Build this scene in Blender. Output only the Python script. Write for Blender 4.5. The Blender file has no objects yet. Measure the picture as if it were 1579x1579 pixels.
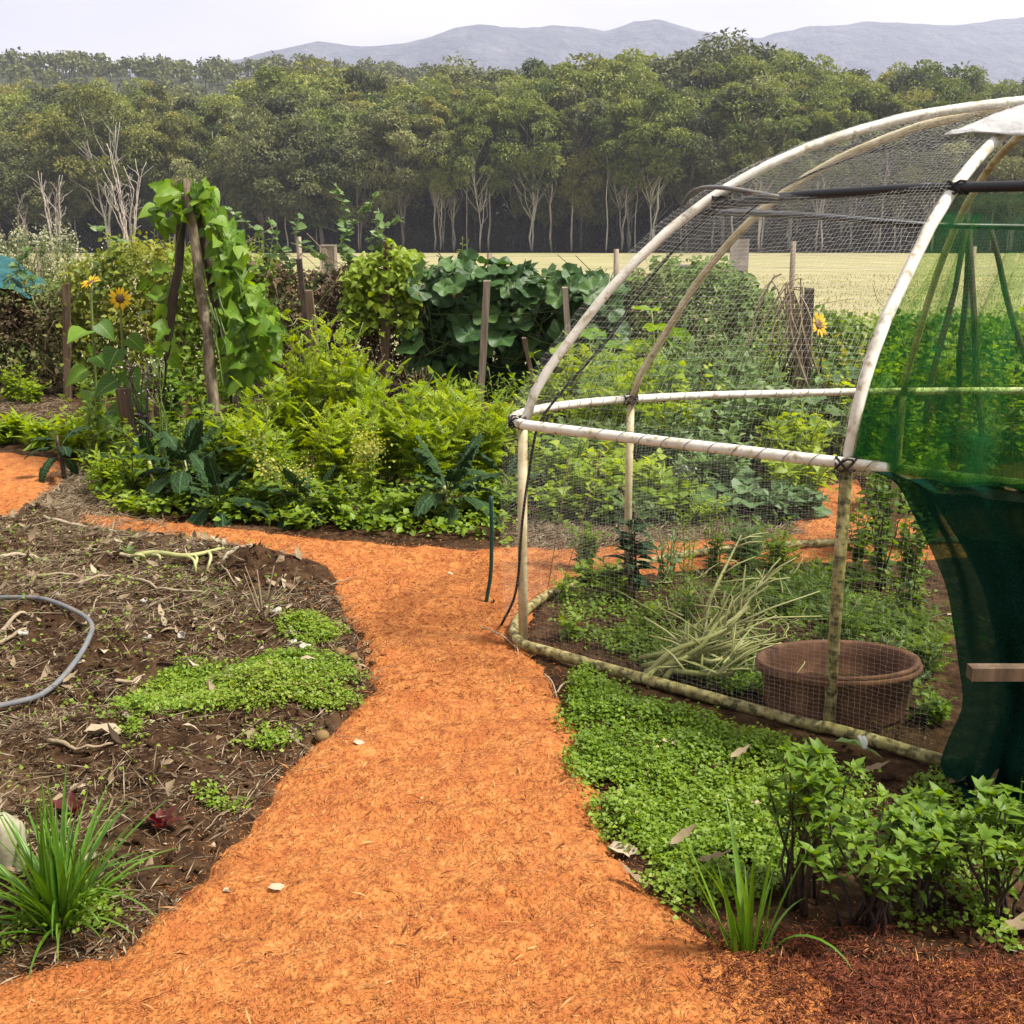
import bpy, math, random
import numpy as np
from mathutils import Matrix, Vector

rng = np.random.default_rng(7)
random.seed(7)
R = math.radians
scene = bpy.context.scene
COL = scene.collection

# ------------------------------------------------------------------ camera, world, sun, exposure
PITCH = R(13.9); CAMZ = 1.55; FPX = 1693.0
cam_d = bpy.data.cameras.new('camera'); cam = bpy.data.objects.new('camera', cam_d); COL.objects.link(cam)
cam.location = (0, 0, CAMZ); cam.rotation_euler = (R(90) - PITCH, 0, 0)
cam_d.sensor_fit = 'HORIZONTAL'; cam_d.angle = 2 * math.atan(789.5 / FPX)
cam_d.clip_start = 0.05; cam_d.clip_end = 6000
scene.camera = cam

SUN_EL, SUN_AZ = R(57), R(104)           # high, to the right (azimuth clockwise from +Y)
world = bpy.data.worlds.new('World'); scene.world = world; world.use_nodes = True
wn = world.node_tree.nodes; wl = world.node_tree.links
wn.clear()
w_out = wn.new('ShaderNodeOutputWorld'); w_bg = wn.new('ShaderNodeBackground'); w_bg.inputs['Strength'].default_value = 0.1
sky = wn.new('ShaderNodeTexSky'); sky.sky_type = 'NISHITA'; sky.sun_disc = False
sky.sun_elevation = SUN_EL; sky.sun_rotation = SUN_AZ; sky.altitude = 100; sky.air_density = 1.2; sky.dust_density = 2.0
w_tc = wn.new('ShaderNodeTexCoord'); w_map = wn.new('ShaderNodeMapping'); w_map.inputs['Scale'].default_value = (1.0, 1.0, 3.2)
w_map.inputs['Location'].default_value = (3.1, 0.4, 0.2)
w_noise = wn.new('ShaderNodeTexNoise'); w_noise.inputs['Scale'].default_value = 2.3; w_noise.inputs['Detail'].default_value = 5; w_noise.inputs['Roughness'].default_value = 0.5
w_ramp = wn.new('ShaderNodeValToRGB')
w_ramp.color_ramp.elements[0].position = 0.35; w_ramp.color_ramp.elements[0].color = (0.55, 0.56, 0.58, 1)
w_ramp.color_ramp.elements[1].position = 0.62; w_ramp.color_ramp.elements[1].color = (0.95, 0.88, 0.77, 1)
w_mul = wn.new('ShaderNodeVectorMath'); w_mul.operation = 'SCALE'; w_mul.inputs['Scale'].default_value = 4.8
w_mix = wn.new('ShaderNodeMix'); w_mix.data_type = 'RGBA'; w_mix.inputs['Factor'].default_value = 0.93
wl.new(w_tc.outputs['Generated'], w_map.inputs['Vector']); wl.new(w_map.outputs[0], w_noise.inputs['Vector'])
wl.new(w_noise.outputs['Fac'], w_ramp.inputs['Fac']); wl.new(w_ramp.outputs['Color'], w_mul.inputs[0])
wl.new(sky.outputs['Color'], w_mix.inputs['A']); wl.new(w_mul.outputs[0], w_mix.inputs['B'])
wl.new(w_mix.outputs['Result'], w_bg.inputs['Color']); wl.new(w_bg.outputs[0], w_out.inputs['Surface'])

sun_d = bpy.data.lights.new('sun', 'SUN'); sun_d.energy = 3.8; sun_d.angle = R(10); sun_d.color = (1.0, 0.95, 0.86)
sun = bpy.data.objects.new('sun', sun_d); COL.objects.link(sun)
sdir = Vector((math.sin(SUN_AZ) * math.cos(SUN_EL), math.cos(SUN_AZ) * math.cos(SUN_EL), math.sin(SUN_EL)))
sun.rotation_euler = sdir.to_track_quat('Z', 'Y').to_euler()
sun.location = (4, 6, 12)

vs = scene.view_settings
scene.display_settings.display_device = 'sRGB'
vs.view_transform = 'Standard'; vs.look = 'None'; vs.gamma = 1.0; vs.use_curve_mapping = False
vs.exposure = 1.40
cy = scene.cycles
cy.max_bounces = 8; cy.diffuse_bounces = 3; cy.glossy_bounces = 2; cy.transmission_bounces = 6; cy.transparent_max_bounces = 24; cy.volume_bounces = 1
cy.sample_clamp_indirect = 4.0
cy.use_denoising = True; cy.denoiser = 'OPENIMAGEDENOISE'; cy.denoising_input_passes = 'RGB_ALBEDO_NORMAL'; cy.denoising_prefilter = 'ACCURATE'

# ------------------------------------------------------------------ measuring helpers (photo pixels of the 1579 frame -> world)
CP, SP = math.cos(PITCH), math.sin(PITCH)
def ray(px, py):
    x = (px - 789.5) / FPX; y = (789.5 - py) / FPX
    return np.array([x, CP + y * SP, -SP + y * CP])
def G(px, py, z=0.0):
    d = ray(px, py); t = (z - CAMZ) / d[2]
    return np.array([0, 0, CAMZ]) + t * d
def AT(px, py, Y):
    d = ray(px, py); return np.array([0, 0, CAMZ]) + d * (Y / d[1])
def GXY(px, py): return tuple(G(px, py)[:2])
def XY(px, Y, py=700): return AT(px, py, Y)[0]

# ------------------------------------------------------------------ noise
def _hash(ix, iy, s):
    n = (ix.astype(np.int64) * 374761393 + iy.astype(np.int64) * 668265263 + s * 974634541) & 0x7fffffff
    n = ((n ^ (n >> 13)) * 1274126177) & 0x7fffffff
    return ((n ^ (n >> 16)) & 0xffff) / 65535.0
def vnoise(x, y, s=0):
    x = np.asarray(x, float); y = np.asarray(y, float)
    ix = np.floor(x); iy = np.floor(y); fx = x - ix; fy = y - iy
    fx = fx * fx * (3 - 2 * fx); fy = fy * fy * (3 - 2 * fy)
    a = _hash(ix, iy, s); b = _hash(ix + 1, iy, s); c = _hash(ix, iy + 1, s); d = _hash(ix + 1, iy + 1, s)
    return (a * (1 - fx) + b * fx) * (1 - fy) + (c * (1 - fx) + d * fx) * fy
def fbm(x, y, o=4, s=0):
    v = 0; amp = 0.5
    for i in range(o):
        v = v + amp * (vnoise(x * 2 ** i, y * 2 ** i, s + i) - 0.5); amp *= 0.55
    return v
def smooth(x, a, b):
    t = np.clip((np.asarray(x, float) - a) / (b - a), 0, 1); return t * t * (3 - 2 * t)
def sdf_in(poly, x, y):
    """signed distance, positive inside"""
    P = np.asarray(poly, float); x = np.asarray(x, float); y = np.asarray(y, float)
    d = np.full(x.shape, 1e9); ins = np.zeros(x.shape, bool); n = len(P)
    for i in range(n):
        ax, ay = P[i]; bx, by = P[(i + 1) % n]
        ex, ey = bx - ax, by - ay
        t = np.clip(((x - ax) * ex + (y - ay) * ey) / (ex * ex + ey * ey + 1e-12), 0, 1)
        d = np.minimum(d, np.hypot(x - ax - t * ex, y - ay - t * ey))
        c = ((ay > y) != (by > y)) & (x < (bx - ax) * (y - ay) / (by - ay + 1e-12) + ax)
        ins ^= c
    return np.where(ins, d, -d)
def in_poly(poly, n, r=None):
    P = np.asarray(poly); lo = P.min(0); hi = P.max(0); out = []
    k = 0
    while k < n:
        c = rng.uniform(lo, hi, (max(n, 200), 2)); c = c[sdf_in(poly, c[:, 0], c[:, 1]) > 0]
        out.append(c); k += len(c)
    return np.concatenate(out)[:n]

# ------------------------------------------------------------------ mesh builder
def norm(v): return v / (np.linalg.norm(v, axis=-1, keepdims=True) + 1e-12)
class MB:
    def __init__(self): self.V = []; self.F = []; self.T = []; self.U = []; self.n = 0
    def add(self, V, faces, tint=0.5, luv=None):
        V = np.asarray(V, float)
        self.V.append(V)
        for f in (faces if isinstance(faces, list) else [faces]):
            self.F.append(np.asarray(f, np.int64) + self.n)
        t = np.empty(len(V)); t[:] = tint; self.T.append(t)
        if luv is None: luv = np.tile([1.0, 0.5, 0.0], (len(V), 1))
        self.U.append(luv); self.n += len(V); return self
    def scatter(self, tpl, pos, rot, scale, tint=0.5):
        tV, tF, tU = tpl
        pos = np.asarray(pos, float); n = len(pos)
        if n == 0: return self
        scale = np.asarray(scale, float)
        if scale.ndim == 0: scale = np.full((n, 3), float(scale))
        elif scale.ndim == 1: scale = np.repeat(scale[:, None], 3, 1)
        P = np.einsum('nij,nkj->nki', rot, tV[None] * scale[:, None, :]) + pos[:, None, :]
        m = len(tV)
        fs = [(np.asarray(f)[None] + (np.arange(n) * m)[:, None, None]).reshape(-1, np.asarray(f).shape[1]) for f in tF]
        t = np.empty(n); t[:] = tint
        return self.add(P.reshape(-1, 3), fs, np.repeat(t, m), np.tile(tU, (n, 1)))
    def tube(self, pts, r, k=6, tint=0.5, cap=True):
        P = np.asarray(pts, float); n = len(P)
        r = np.broadcast_to(np.asarray(r, float), (n,))
        T = norm(np.gradient(P, axis=0))
        a = np.array([0, 0, 1.0]) if abs(T[0][2]) < 0.9 else np.array([1.0, 0, 0])
        u = norm(np.cross(T[0], a)); rows = []
        for i in range(n):
            u = norm(u - T[i] * np.dot(u, T[i])); w = np.cross(T[i], u)
            th = np.arange(k) * 2 * math.pi / k
            rows.append(P[i] + r[i] * (np.cos(th)[:, None] * u + np.sin(th)[:, None] * w))
        V = np.concatenate(rows)
        i, j = np.meshgrid(np.arange(n - 1), np.arange(k), indexing='ij')
        q = np.stack([i * k + j, i * k + (j + 1) % k, (i + 1) * k + (j + 1) % k, (i + 1) * k + j], -1).reshape(-1, 4)
        fs = [q]
        if cap: fs += [np.arange(k)[::-1][None], (np.arange(k) + (n - 1) * k)[None]]
        return self.add(V, fs, tint)
    def box(self, c, s, rot=None, tint=0.5, bev=0.0):
        s = np.asarray(s, float) / 2
        V = np.array([[x, y, z] for x in (-1, 1) for y in (-1, 1) for z in (-1, 1)], float) * s
        if rot is not None: V = V @ np.asarray(rot).T
        F = np.array([[0, 1, 3, 2], [4, 6, 7, 5], [0, 4, 5, 1], [2, 3, 7, 6], [0, 2, 6, 4], [1, 5, 7, 3]])
        return self.add(V + np.asarray(c), F, tint)
    def grid(self, P, tint=0.5, luv=None, wrap=False):
        a, b = P.shape[:2]
        i, j = np.meshgrid(np.arange(a - 1), np.arange(b if wrap else b - 1), indexing='ij')
        q = np.stack([i * b + j, i * b + (j + 1) % b, (i + 1) * b + (j + 1) % b, (i + 1) * b + j], -1).reshape(-1, 4)
        return self.add(P.reshape(-1, 3), q, tint if np.isscalar(tint) else np.asarray(tint).reshape(-1), luv)
    def lathe(self, prof, k=32, c=(0, 0, 0), tint=0.5):
        prof = np.asarray(prof, float); th = np.arange(k) * 2 * math.pi / k
        P = np.stack([prof[:, 0:1] * np.cos(th), prof[:, 0:1] * np.sin(th), np.repeat(prof[:, 1:2], k, 1)], -1) + np.asarray(c)
        return self.grid(P, tint, wrap=True)
    def mesh(self, name, mat=None, shade=False):
        me = bpy.data.meshes.new(name)
        V = np.concatenate(self.V).astype(np.float32)
        me.vertices.add(len(V)); me.vertices.foreach_set('co', V.ravel())
        tot = np.concatenate([np.full(len(f), f.shape[1]) for f in self.F]).astype(np.int32)
        loops = np.concatenate([f.ravel() for f in self.F]).astype(np.int32)
        st = np.concatenate([[0], np.cumsum(tot)[:-1]]).astype(np.int32)
        me.loops.add(len(loops)); me.loops.foreach_set('vertex_index', loops)
        me.polygons.add(len(tot)); me.polygons.foreach_set('loop_start', st)
        if shade: me.polygons.foreach_set('use_smooth', np.ones(len(tot), bool))
        else: me.polygons.foreach_set('use_smooth', np.zeros(len(tot), bool))
        a = me.attributes.new('tint', 'FLOAT', 'POINT'); a.data.foreach_set('value', np.concatenate(self.T).astype(np.float32))
        a = me.attributes.new('luv', 'FLOAT_VECTOR', 'POINT'); a.data.foreach_set('vector', np.concatenate(self.U).astype(np.float32).ravel())
        me.update(calc_edges=True); me.validate()
        if mat: me.materials.append(mat)
        return me

def obj(name, me, parent=None, loc=None, kind=None):
    o = bpy.data.objects.new(name, me); COL.objects.link(o)
    if parent: o.parent = parent
    if loc is not None: o.location = loc
    if kind: o['kind'] = kind
    return o
def part(name, mb, mat, parent, shade=True, kind=None, loc=None):
    if isinstance(mb, MB):
        if mb.n == 0: return None
        mb = mb.mesh(name, mat, shade)
    return obj(name, mb, parent, loc, kind)
def thing(name, label, cat, loc=(0, 0, 0), rz=0, group=None):
    o = bpy.data.objects.new(name, None); COL.objects.link(o); o.empty_display_size = 0.1
    o.location = loc; o.rotation_euler = (0, 0, rz); o['label'] = label; o['category'] = cat
    if group: o['group'] = group
    return o
def tag(o, label, cat, group=None):
    o['label'] = label; o['category'] = cat
    if group: o['group'] = group
    return o
def structure(name, mb, mat, shade=True):
    return obj(name, mb.mesh(name, mat, shade), kind='structure')
def stuff(name, mb, mat, label, cat, shade=False):
    o = obj(name, mb.mesh(name, mat, shade), kind='stuff'); tag(o, label, cat); return o
def dup(root, loc, rz=0, s=1.0, label=None, group=None):
    r = root.copy(); COL.objects.link(r); r.location = loc; r.rotation_euler = (0, 0, rz); r.scale = (s, s, s)
    if label: r['label'] = label
    if group: r['group'] = group
    for ch in root.children:
        c = ch.copy(); COL.objects.link(c); c.parent = r
        for g in ch.children:
            d = g.copy(); COL.objects.link(d); d.parent = c
    return r
def frames(d, up=None, roll=None):
    """rotation matrices whose y axis is d and whose z axis leans to up"""
    d = norm(np.asarray(d, float)); n = len(d)
    up = np.tile([0, 0, 1.0], (n, 1)) if up is None else np.broadcast_to(np.asarray(up, float), (n, 3))
    x = np.cross(d, up); bad = np.linalg.norm(x, axis=1) < 1e-4; x[bad] = [1, 0, 0]; x = norm(x); z = np.cross(x, d)
    if roll is not None:
        c = np.cos(roll)[:, None]; s = np.sin(roll)[:, None]; x, z = x * c + z * s, z * c - x * s
    return np.stack([x, d, z], -1)
def rdir(n, up=0.0):
    v = rng.normal(size=(n, 3)); v = norm(v); v[:, 2] += up; return norm(v)
def place(name, me, parent, pos, rot, s):
    o = bpy.data.objects.new(name, me); COL.objects.link(o); o.parent = parent
    M = Matrix(((rot[0][0], rot[0][1], rot[0][2]), (rot[1][0], rot[1][1], rot[1][2]), (rot[2][0], rot[2][1], rot[2][2]))).to_4x4()
    sv = (s, s, s) if np.isscalar(s) else s
    o.matrix_basis = Matrix.Translation(Vector(pos)) @ M @ Matrix.Diagonal(Vector((*sv, 1)))
    return o
def spline(pts, n, closed=False):
    P = np.asarray(pts, float); m = len(P)
    if closed: Q = np.concatenate([P[-1:], P, P[:2]])
    else: Q = np.concatenate([2 * P[:1] - P[1:2], P, 2 * P[-1:] - P[-2:-1]])
    out = []
    segs = m if closed else m - 1
    for s in range(segs):
        p0, p1, p2, p3 = Q[s:s + 4]
        t = np.linspace(0, 1, 24, endpoint=False)[:, None]
        out.append(0.5 * (2 * p1 + (p2 - p0) * t + (2 * p0 - 5 * p1 + 4 * p2 - p3) * t ** 2 + (3 * p1 - p0 - 3 * p2 + p3) * t ** 3))
    out = np.concatenate(out)
    out = np.concatenate([out, (out[:1] if closed else P[-1:])])
    L = np.concatenate([[0], np.cumsum(np.linalg.norm(np.diff(out, axis=0), axis=1))])
    s = np.linspace(0, L[-1], n + 1)[:-1] if closed else np.linspace(0, L[-1], n)
    return np.stack([np.interp(s, L, out[:, k]) for k in range(P.shape[1])], -1)

# ------------------------------------------------------------------ materials
def new_mat(name):
    m = bpy.data.materials.new(name); m.use_nodes = True
    nt = m.node_tree; nt.nodes.clear()
    out = nt.nodes.new('ShaderNodeOutputMaterial')
    return m, nt.nodes, nt.links, out
def ramp(N, cols, pos=None):
    r = N.new('ShaderNodeValToRGB'); e = r.color_ramp.elements
    pos = pos or [i / (len(cols) - 1) for i in range(len(cols))]
    while len(e) < len(cols): e.new(0.5)
    for i, c in enumerate(cols): e[i].position = pos[i]; e[i].color = (*c, 1)
    return r
def math_n(N, L, op, a, b=None, clamp=False):
    m = N.new('ShaderNodeMath'); m.operation = op; m.use_clamp = clamp
    for i, v in enumerate((a, b)):
        if v is None: continue
        if hasattr(v, 'links'): L.new(v, m.inputs[i])
        else: m.inputs[i].default_value = v
    return m.outputs[0]
def leaf_mat(name, cols, trans=0.35, rough=0.5, rib=None, objrand=0.0, spec=0.35, bump=0.0, bscale=60):
    m, N, L, out = new_mat(name)
    at = N.new('ShaderNodeAttribute'); at.attribute_name = 'tint'
    fac = at.outputs['Fac']
    if objrand:
        oi = N.new('ShaderNodeObjectInfo')
        r = math_n(N, L, 'MULTIPLY', math_n(N, L, 'SUBTRACT', oi.outputs['Random'], 0.5), objrand)
        fac = math_n(N, L, 'ADD', fac, r, True)
    rp = ramp(N, cols); L.new(fac, rp.inputs['Fac']); col = rp.outputs['Color']
    tc = N.new('ShaderNodeTexCoord')
    nz = N.new('ShaderNodeTexNoise'); nz.inputs['Scale'].default_value = bscale * 0.35; nz.inputs['Detail'].default_value = 3
    L.new(tc.outputs['Object'], nz.inputs['Vector'])
    mx = N.new('ShaderNodeMix'); mx.data_type = 'RGBA'; mx.blend_type = 'MULTIPLY'; mx.inputs['Factor'].default_value = 0.5
    r2 = ramp(N, [(0.55, 0.6, 0.5), (1.15, 1.1, 1.1)], [0.3, 0.7]); L.new(nz.outputs['Fac'], r2.inputs['Fac'])
    L.new(col, mx.inputs['A']); L.new(r2.outputs['Color'], mx.inputs['B']); col = mx.outputs['Result']
    if rib:
        lu = N.new('ShaderNodeAttribute'); lu.attribute_name = 'luv'
        sx = N.new('ShaderNodeSeparateXYZ'); L.new(lu.outputs['Vector'], sx.inputs[0])
        ax = math_n(N, L, 'ABSOLUTE', sx.outputs['X'])
        # side veins run out and up from the midrib
        vv = math_n(N, L, 'FRACT', math_n(N, L, 'SUBTRACT', math_n(N, L, 'MULTIPLY', sx.outputs['Y'], 6.0), math_n(N, L, 'MULTIPLY', ax, 2.2)))
        side = math_n(N, L, 'LESS_THAN', math_n(N, L, 'ABSOLUTE', math_n(N, L, 'SUBTRACT', vv, 0.5)), 0.06)
        mid = math_n(N, L, 'LESS_THAN', ax, 0.07)
        inside = math_n(N, L, 'LESS_THAN', ax, 0.99)
        f = math_n(N, L, 'MAXIMUM', mid, math_n(N, L, 'MULTIPLY', side, 0.45))
        f = math_n(N, L, 'MULTIPLY', math_n(N, L, 'MULTIPLY', f, inside), 0.75)
        m2 = N.new('ShaderNodeMix'); m2.data_type = 'RGBA'; L.new(f, m2.inputs['Factor']); L.new(col, m2.inputs['A']); m2.inputs['B'].default_value = (*rib, 1)
        col = m2.outputs['Result']
    b = N.new('ShaderNodeBsdfPrincipled'); b.inputs['Roughness'].default_value = rough; b.inputs['Specular IOR Level'].default_value = spec
    L.new(col, b.inputs['Base Color'])
    if bump:
        vz = N.new('ShaderNodeTexVoronoi'); vz.inputs['Scale'].default_value = bscale; L.new(tc.outputs['Object'], vz.inputs['Vector'])
        bp = N.new('ShaderNodeBump'); bp.inputs['Strength'].default_value = bump; bp.inputs['Distance'].default_value = 0.01
        L.new(vz.outputs['Distance'], bp.inputs['Height']); L.new(bp.outputs[0], b.inputs['Normal'])
    sh = b.outputs[0]
    if trans:
        t = N.new('ShaderNodeBsdfTranslucent')
        hs = N.new('ShaderNodeHueSaturation'); hs.inputs['Saturation'].default_value = 1.15; hs.inputs['Value'].default_value = 1.35; hs.inputs['Hue'].default_value = 0.485
        L.new(col, hs.inputs['Color']); L.new(hs.outputs[0], t.inputs['Color'])
        ms = N.new('ShaderNodeMixShader'); ms.inputs[0].default_value = trans; L.new(sh, ms.inputs[1]); L.new(t.outputs[0], ms.inputs[2]); sh = ms.outputs[0]
    L.new(sh, out.inputs['Surface']); return m
def rough_mat(name, cols, scale=8, stretch=(1, 1, 1), rough=0.85, bump=0.4, detail=6, pos=None, use_tint=0.0, bscale=None, bdist=0.01, objrand=0.0, scale2=None, cols2=None, pos2=None, spec=0.3):
    """mottled surface: noise -> ramp, second patchy noise laid over it, relief from the first"""
    m, N, L, out = new_mat(name)
    tc = N.new('ShaderNodeTexCoord'); mp = N.new('ShaderNodeMapping'); mp.inputs['Scale'].default_value = stretch
    L.new(tc.outputs['Object'], mp.inputs['Vector'])
    nz = N.new('ShaderNodeTexNoise'); nz.inputs['Scale'].default_value = scale; nz.inputs['Detail'].default_value = detail; nz.inputs['Roughness'].default_value = 0.65
    L.new(mp.outputs[0], nz.inputs['Vector']); fac = nz.outputs['Fac']
    if use_tint:
        at = N.new('ShaderNodeAttribute'); at.attribute_name = 'tint'
        fac = math_n(N, L, 'ADD', math_n(N, L, 'MULTIPLY', fac, 1 - use_tint), math_n(N, L, 'MULTIPLY', at.outputs['Fac'], use_tint))
    if objrand:
        oi = N.new('ShaderNodeObjectInfo'); fac = math_n(N, L, 'ADD', fac, math_n(N, L, 'MULTIPLY', math_n(N, L, 'SUBTRACT', oi.outputs['Random'], 0.5), objrand))
    rp = ramp(N, cols, pos or [0.3 + 0.4 * i / (len(cols) - 1) for i in range(len(cols))]); L.new(fac, rp.inputs['Fac']); col = rp.outputs['Color']
    if cols2:
        n2 = N.new('ShaderNodeTexNoise'); n2.inputs['Scale'].default_value = scale2; n2.inputs['Detail'].default_value = 4; L.new(tc.outputs['Object'], n2.inputs['Vector'])
        r2 = ramp(N, [(0, 0, 0), (1, 1, 1)], pos2 or [0.5, 0.62]); L.new(n2.outputs['Fac'], r2.inputs['Fac'])
        mx = N.new('ShaderNodeMix'); mx.data_type = 'RGBA'; L.new(r2.outputs['Color'], mx.inputs['Factor']); L.new(col, mx.inputs['A']); mx.inputs['B'].default_value = (*cols2, 1); col = mx.outputs['Result']
    b = N.new('ShaderNodeBsdfPrincipled'); b.inputs['Roughness'].default_value = rough; b.inputs['Specular IOR Level'].default_value = spec; L.new(col, b.inputs['Base Color'])
    if bump:
        h = nz.outputs['Fac']
        if bscale:
            nb = N.new('ShaderNodeTexNoise'); nb.inputs['Scale'].default_value = bscale; nb.inputs['Detail'].default_value = 5; L.new(mp.outputs[0], nb.inputs['Vector']); h = nb.outputs['Fac']
        bp = N.new('ShaderNodeBump'); bp.inputs['Strength'].default_value = bump; bp.inputs['Distance'].default_value = bdist; L.new(h, bp.inputs['Height']); L.new(bp.outputs[0], b.inputs['Normal'])
    L.new(b.outputs[0], out.inputs['Surface']); return m

M = {}
# foliage (albedo 0.03 .. 0.2)
M['fern'] = leaf_mat('fern_leaf', [(0.09, 0.17, 0.010), (0.24, 0.35, 0.018), (0.38, 0.46, 0.035)], 0.5, objrand=0.3)
M['mid'] = leaf_mat('mid_leaf', [(0.055, 0.11, 0.010), (0.16, 0.255, 0.018), (0.27, 0.365, 0.032)], 0.46, objrand=0.35)
M['bean'] = leaf_mat('bean_leaf', [(0.05, 0.125, 0.01), (0.13, 0.25, 0.016), (0.22, 0.34, 0.03)], 0.44, objrand=0.8, rib=(0.19, 0.31, 0.06))
M['pea'] = leaf_mat('pea_leaf', [(0.09, 0.17, 0.05), (0.15, 0.24, 0.08), (0.22, 0.30, 0.12)], 0.35)
M['pumpkin'] = leaf_mat('pumpkin_leaf', [(0.025, 0.07, 0.016), (0.05, 0.115, 0.026), (0.10, 0.18, 0.045)], 0.28, objrand=0.9, rib=(0.14, 0.22, 0.09))
M['squash'] = leaf_mat('squash_leaf', [(0.05, 0.11, 0.035), (0.08, 0.15, 0.05), (0.12, 0.19, 0.08)], 0.3, objrand=0.9, rib=(0.2, 0.28, 0.14))
M['kale'] = leaf_mat('kale_leaf', [(0.012, 0.032, 0.010), (0.022, 0.052, 0.016), (0.045, 0.09, 0.026)], 0.15, rough=0.7, spec=0.15, objrand=0.8, rib=(0.07, 0.12, 0.06), bump=0.9, bscale=26)
M['yellow'] = leaf_mat('yellow_leaf', [(0.12, 0.18, 0.02), (0.24, 0.26, 0.02), (0.36, 0.32, 0.03)], 0.4)
M['dry'] = leaf_mat('dry_leaf', [(0.05, 0.028, 0.016), (0.11, 0.07, 0.035), (0.15, 0.13, 0.05), (0.12, 0.17, 0.035), (0.10, 0.17, 0.03)], 0.2, rough=0.8)
M['plum'] = leaf_mat('plum_leaf', [(0.012, 0.008, 0.012), (0.03, 0.014, 0.02), (0.045, 0.035, 0.025)], 0.1)
M['weed'] = leaf_mat('weed_leaf', [(0.14, 0.15, 0.05), (0.19, 0.21, 0.08), (0.15, 0.23, 0.05)], 0.3)
M['cover'] = leaf_mat('chickweed_leaf', [(0.06, 0.12, 0.01), (0.13, 0.225, 0.015), (0.21, 0.32, 0.028), (0.32, 0.34, 0.08)], 0.38)
M['basil'] = leaf_mat('basil_leaf', [(0.055, 0.12, 0.01), (0.13, 0.23, 0.016), (0.23, 0.34, 0.03)], 0.44, objrand=0.7, rib=(0.15, 0.26, 0.05))
M['chive'] = leaf_mat('chive_leaf', [(0.045, 0.12, 0.01), (0.09, 0.20, 0.016), (0.17, 0.29, 0.05)], 0.32, objrand=0.9, rough=0.4)
M['lettuce'] = leaf_mat('red_lettuce_leaf', [(0.07, 0.012, 0.012), (0.11, 0.02, 0.016), (0.16, 0.05, 0.03)], 0.3, objrand=0.8)
M['pale'] = leaf_mat('pale_leaf', [(0.40, 0.42, 0.22), (0.48, 0.48, 0.28), (0.55, 0.52, 0.35)], 0.3, rib=(0.62, 0.6, 0.42))
M['gum2'] = leaf_mat('green_gum_leaf', [(0.035, 0.058, 0.012), (0.105, 0.145, 0.028), (0.20, 0.24, 0.05), (0.31, 0.33, 0.09)], 0.28, rough=0.6, objrand=0.5, bscale=2)
M['gum3'] = leaf_mat('grey_gum_leaf', [(0.045, 0.058, 0.022), (0.125, 0.14, 0.05), (0.21, 0.225, 0.085), (0.31, 0.315, 0.13)], 0.25, rough=0.6, objrand=0.5, bscale=2)
M['gum'] = leaf_mat('gum_leaf', [(0.042, 0.055, 0.014), (0.13, 0.145, 0.032), (0.22, 0.23, 0.052), (0.33, 0.31, 0.09)], 0.28, rough=0.6, objrand=0.6, bscale=2)
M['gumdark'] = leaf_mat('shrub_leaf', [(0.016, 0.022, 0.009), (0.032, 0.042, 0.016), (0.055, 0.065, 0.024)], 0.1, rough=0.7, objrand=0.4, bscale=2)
M['petal'] = leaf_mat('petal_yellow', [(0.65, 0.36, 0.01), (0.75, 0.48, 0.015), (0.8, 0.58, 0.03)], 0.3)
M['petal_orange'] = leaf_mat('petal_orange', [(0.7, 0.25, 0.01), (0.8, 0.36, 0.015)], 0.3)
M['bloom'] = leaf_mat('brassica_bloom', [(0.28, 0.32, 0.04), (0.42, 0.42, 0.07), (0.5, 0.46, 0.12)], 0.35)
M['white_bloom'] = leaf_mat('white_bloom', [(0.5, 0.5, 0.45), (0.65, 0.62, 0.58), (0.72, 0.70, 0.68)], 0.3)
M['stem'] = leaf_mat('green_stem', [(0.07, 0.11, 0.02), (0.12, 0.17, 0.04), (0.2, 0.24, 0.09)], 0.0)
M['palestem'] = leaf_mat('pale_stem', [(0.15, 0.16, 0.04), (0.27, 0.28, 0.09), (0.40, 0.39, 0.18)], 0.0, bscale=40)
M['darkstem'] = leaf_mat('dark_stem', [(0.02, 0.012, 0.014), (0.04, 0.025, 0.02), (0.07, 0.05, 0.03)], 0.0)
M['straw'] = leaf_mat('straw', [(0.05, 0.03, 0.018), (0.13, 0.085, 0.05), (0.26, 0.19, 0.115), (0.42, 0.35, 0.25)], 0.1, rough=0.85)
M['seed'] = leaf_mat('seed_head', [(0.08, 0.04, 0.015), (0.12, 0.06, 0.02), (0.2, 0.1, 0.02)], 0.0)
# ground and hard things
M['soil'] = rough_mat('soil', [(0.012, 0.006, 0.0035), (0.042, 0.022, 0.011), (0.085, 0.049, 0.026)], scale=16, bump=1.0, bscale=45, bdist=0.02, scale2=3.0, cols2=(0.10, 0.06, 0.033), pos2=[0.55, 0.75], spec=0.06)
M['path'] = rough_mat('mulch', [(0.22, 0.056, 0.012), (0.39, 0.132, 0.029), (0.48, 0.20, 0.055)], scale=30, bump=1.0, bscale=75, bdist=0.02, pos=[0.32, 0.5, 0.68], scale2=7, cols2=(0.31, 0.088, 0.019), pos2=[0.5, 0.75])
M['chip'] = leaf_mat('mulch_chip', [(0.15, 0.035, 0.009), (0.355, 0.113, 0.024), (0.455, 0.18, 0.045), (0.57, 0.31, 0.13)], 0.0, rough=0.9)
M['bark'] = leaf_mat('bark_chip', [(0.05, 0.014, 0.008), (0.13, 0.032, 0.014), (0.22, 0.06, 0.022), (0.36, 0.15, 0.06)], 0.0, rough=0.9)  # mulch chips darkened to stand for shade
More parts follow.
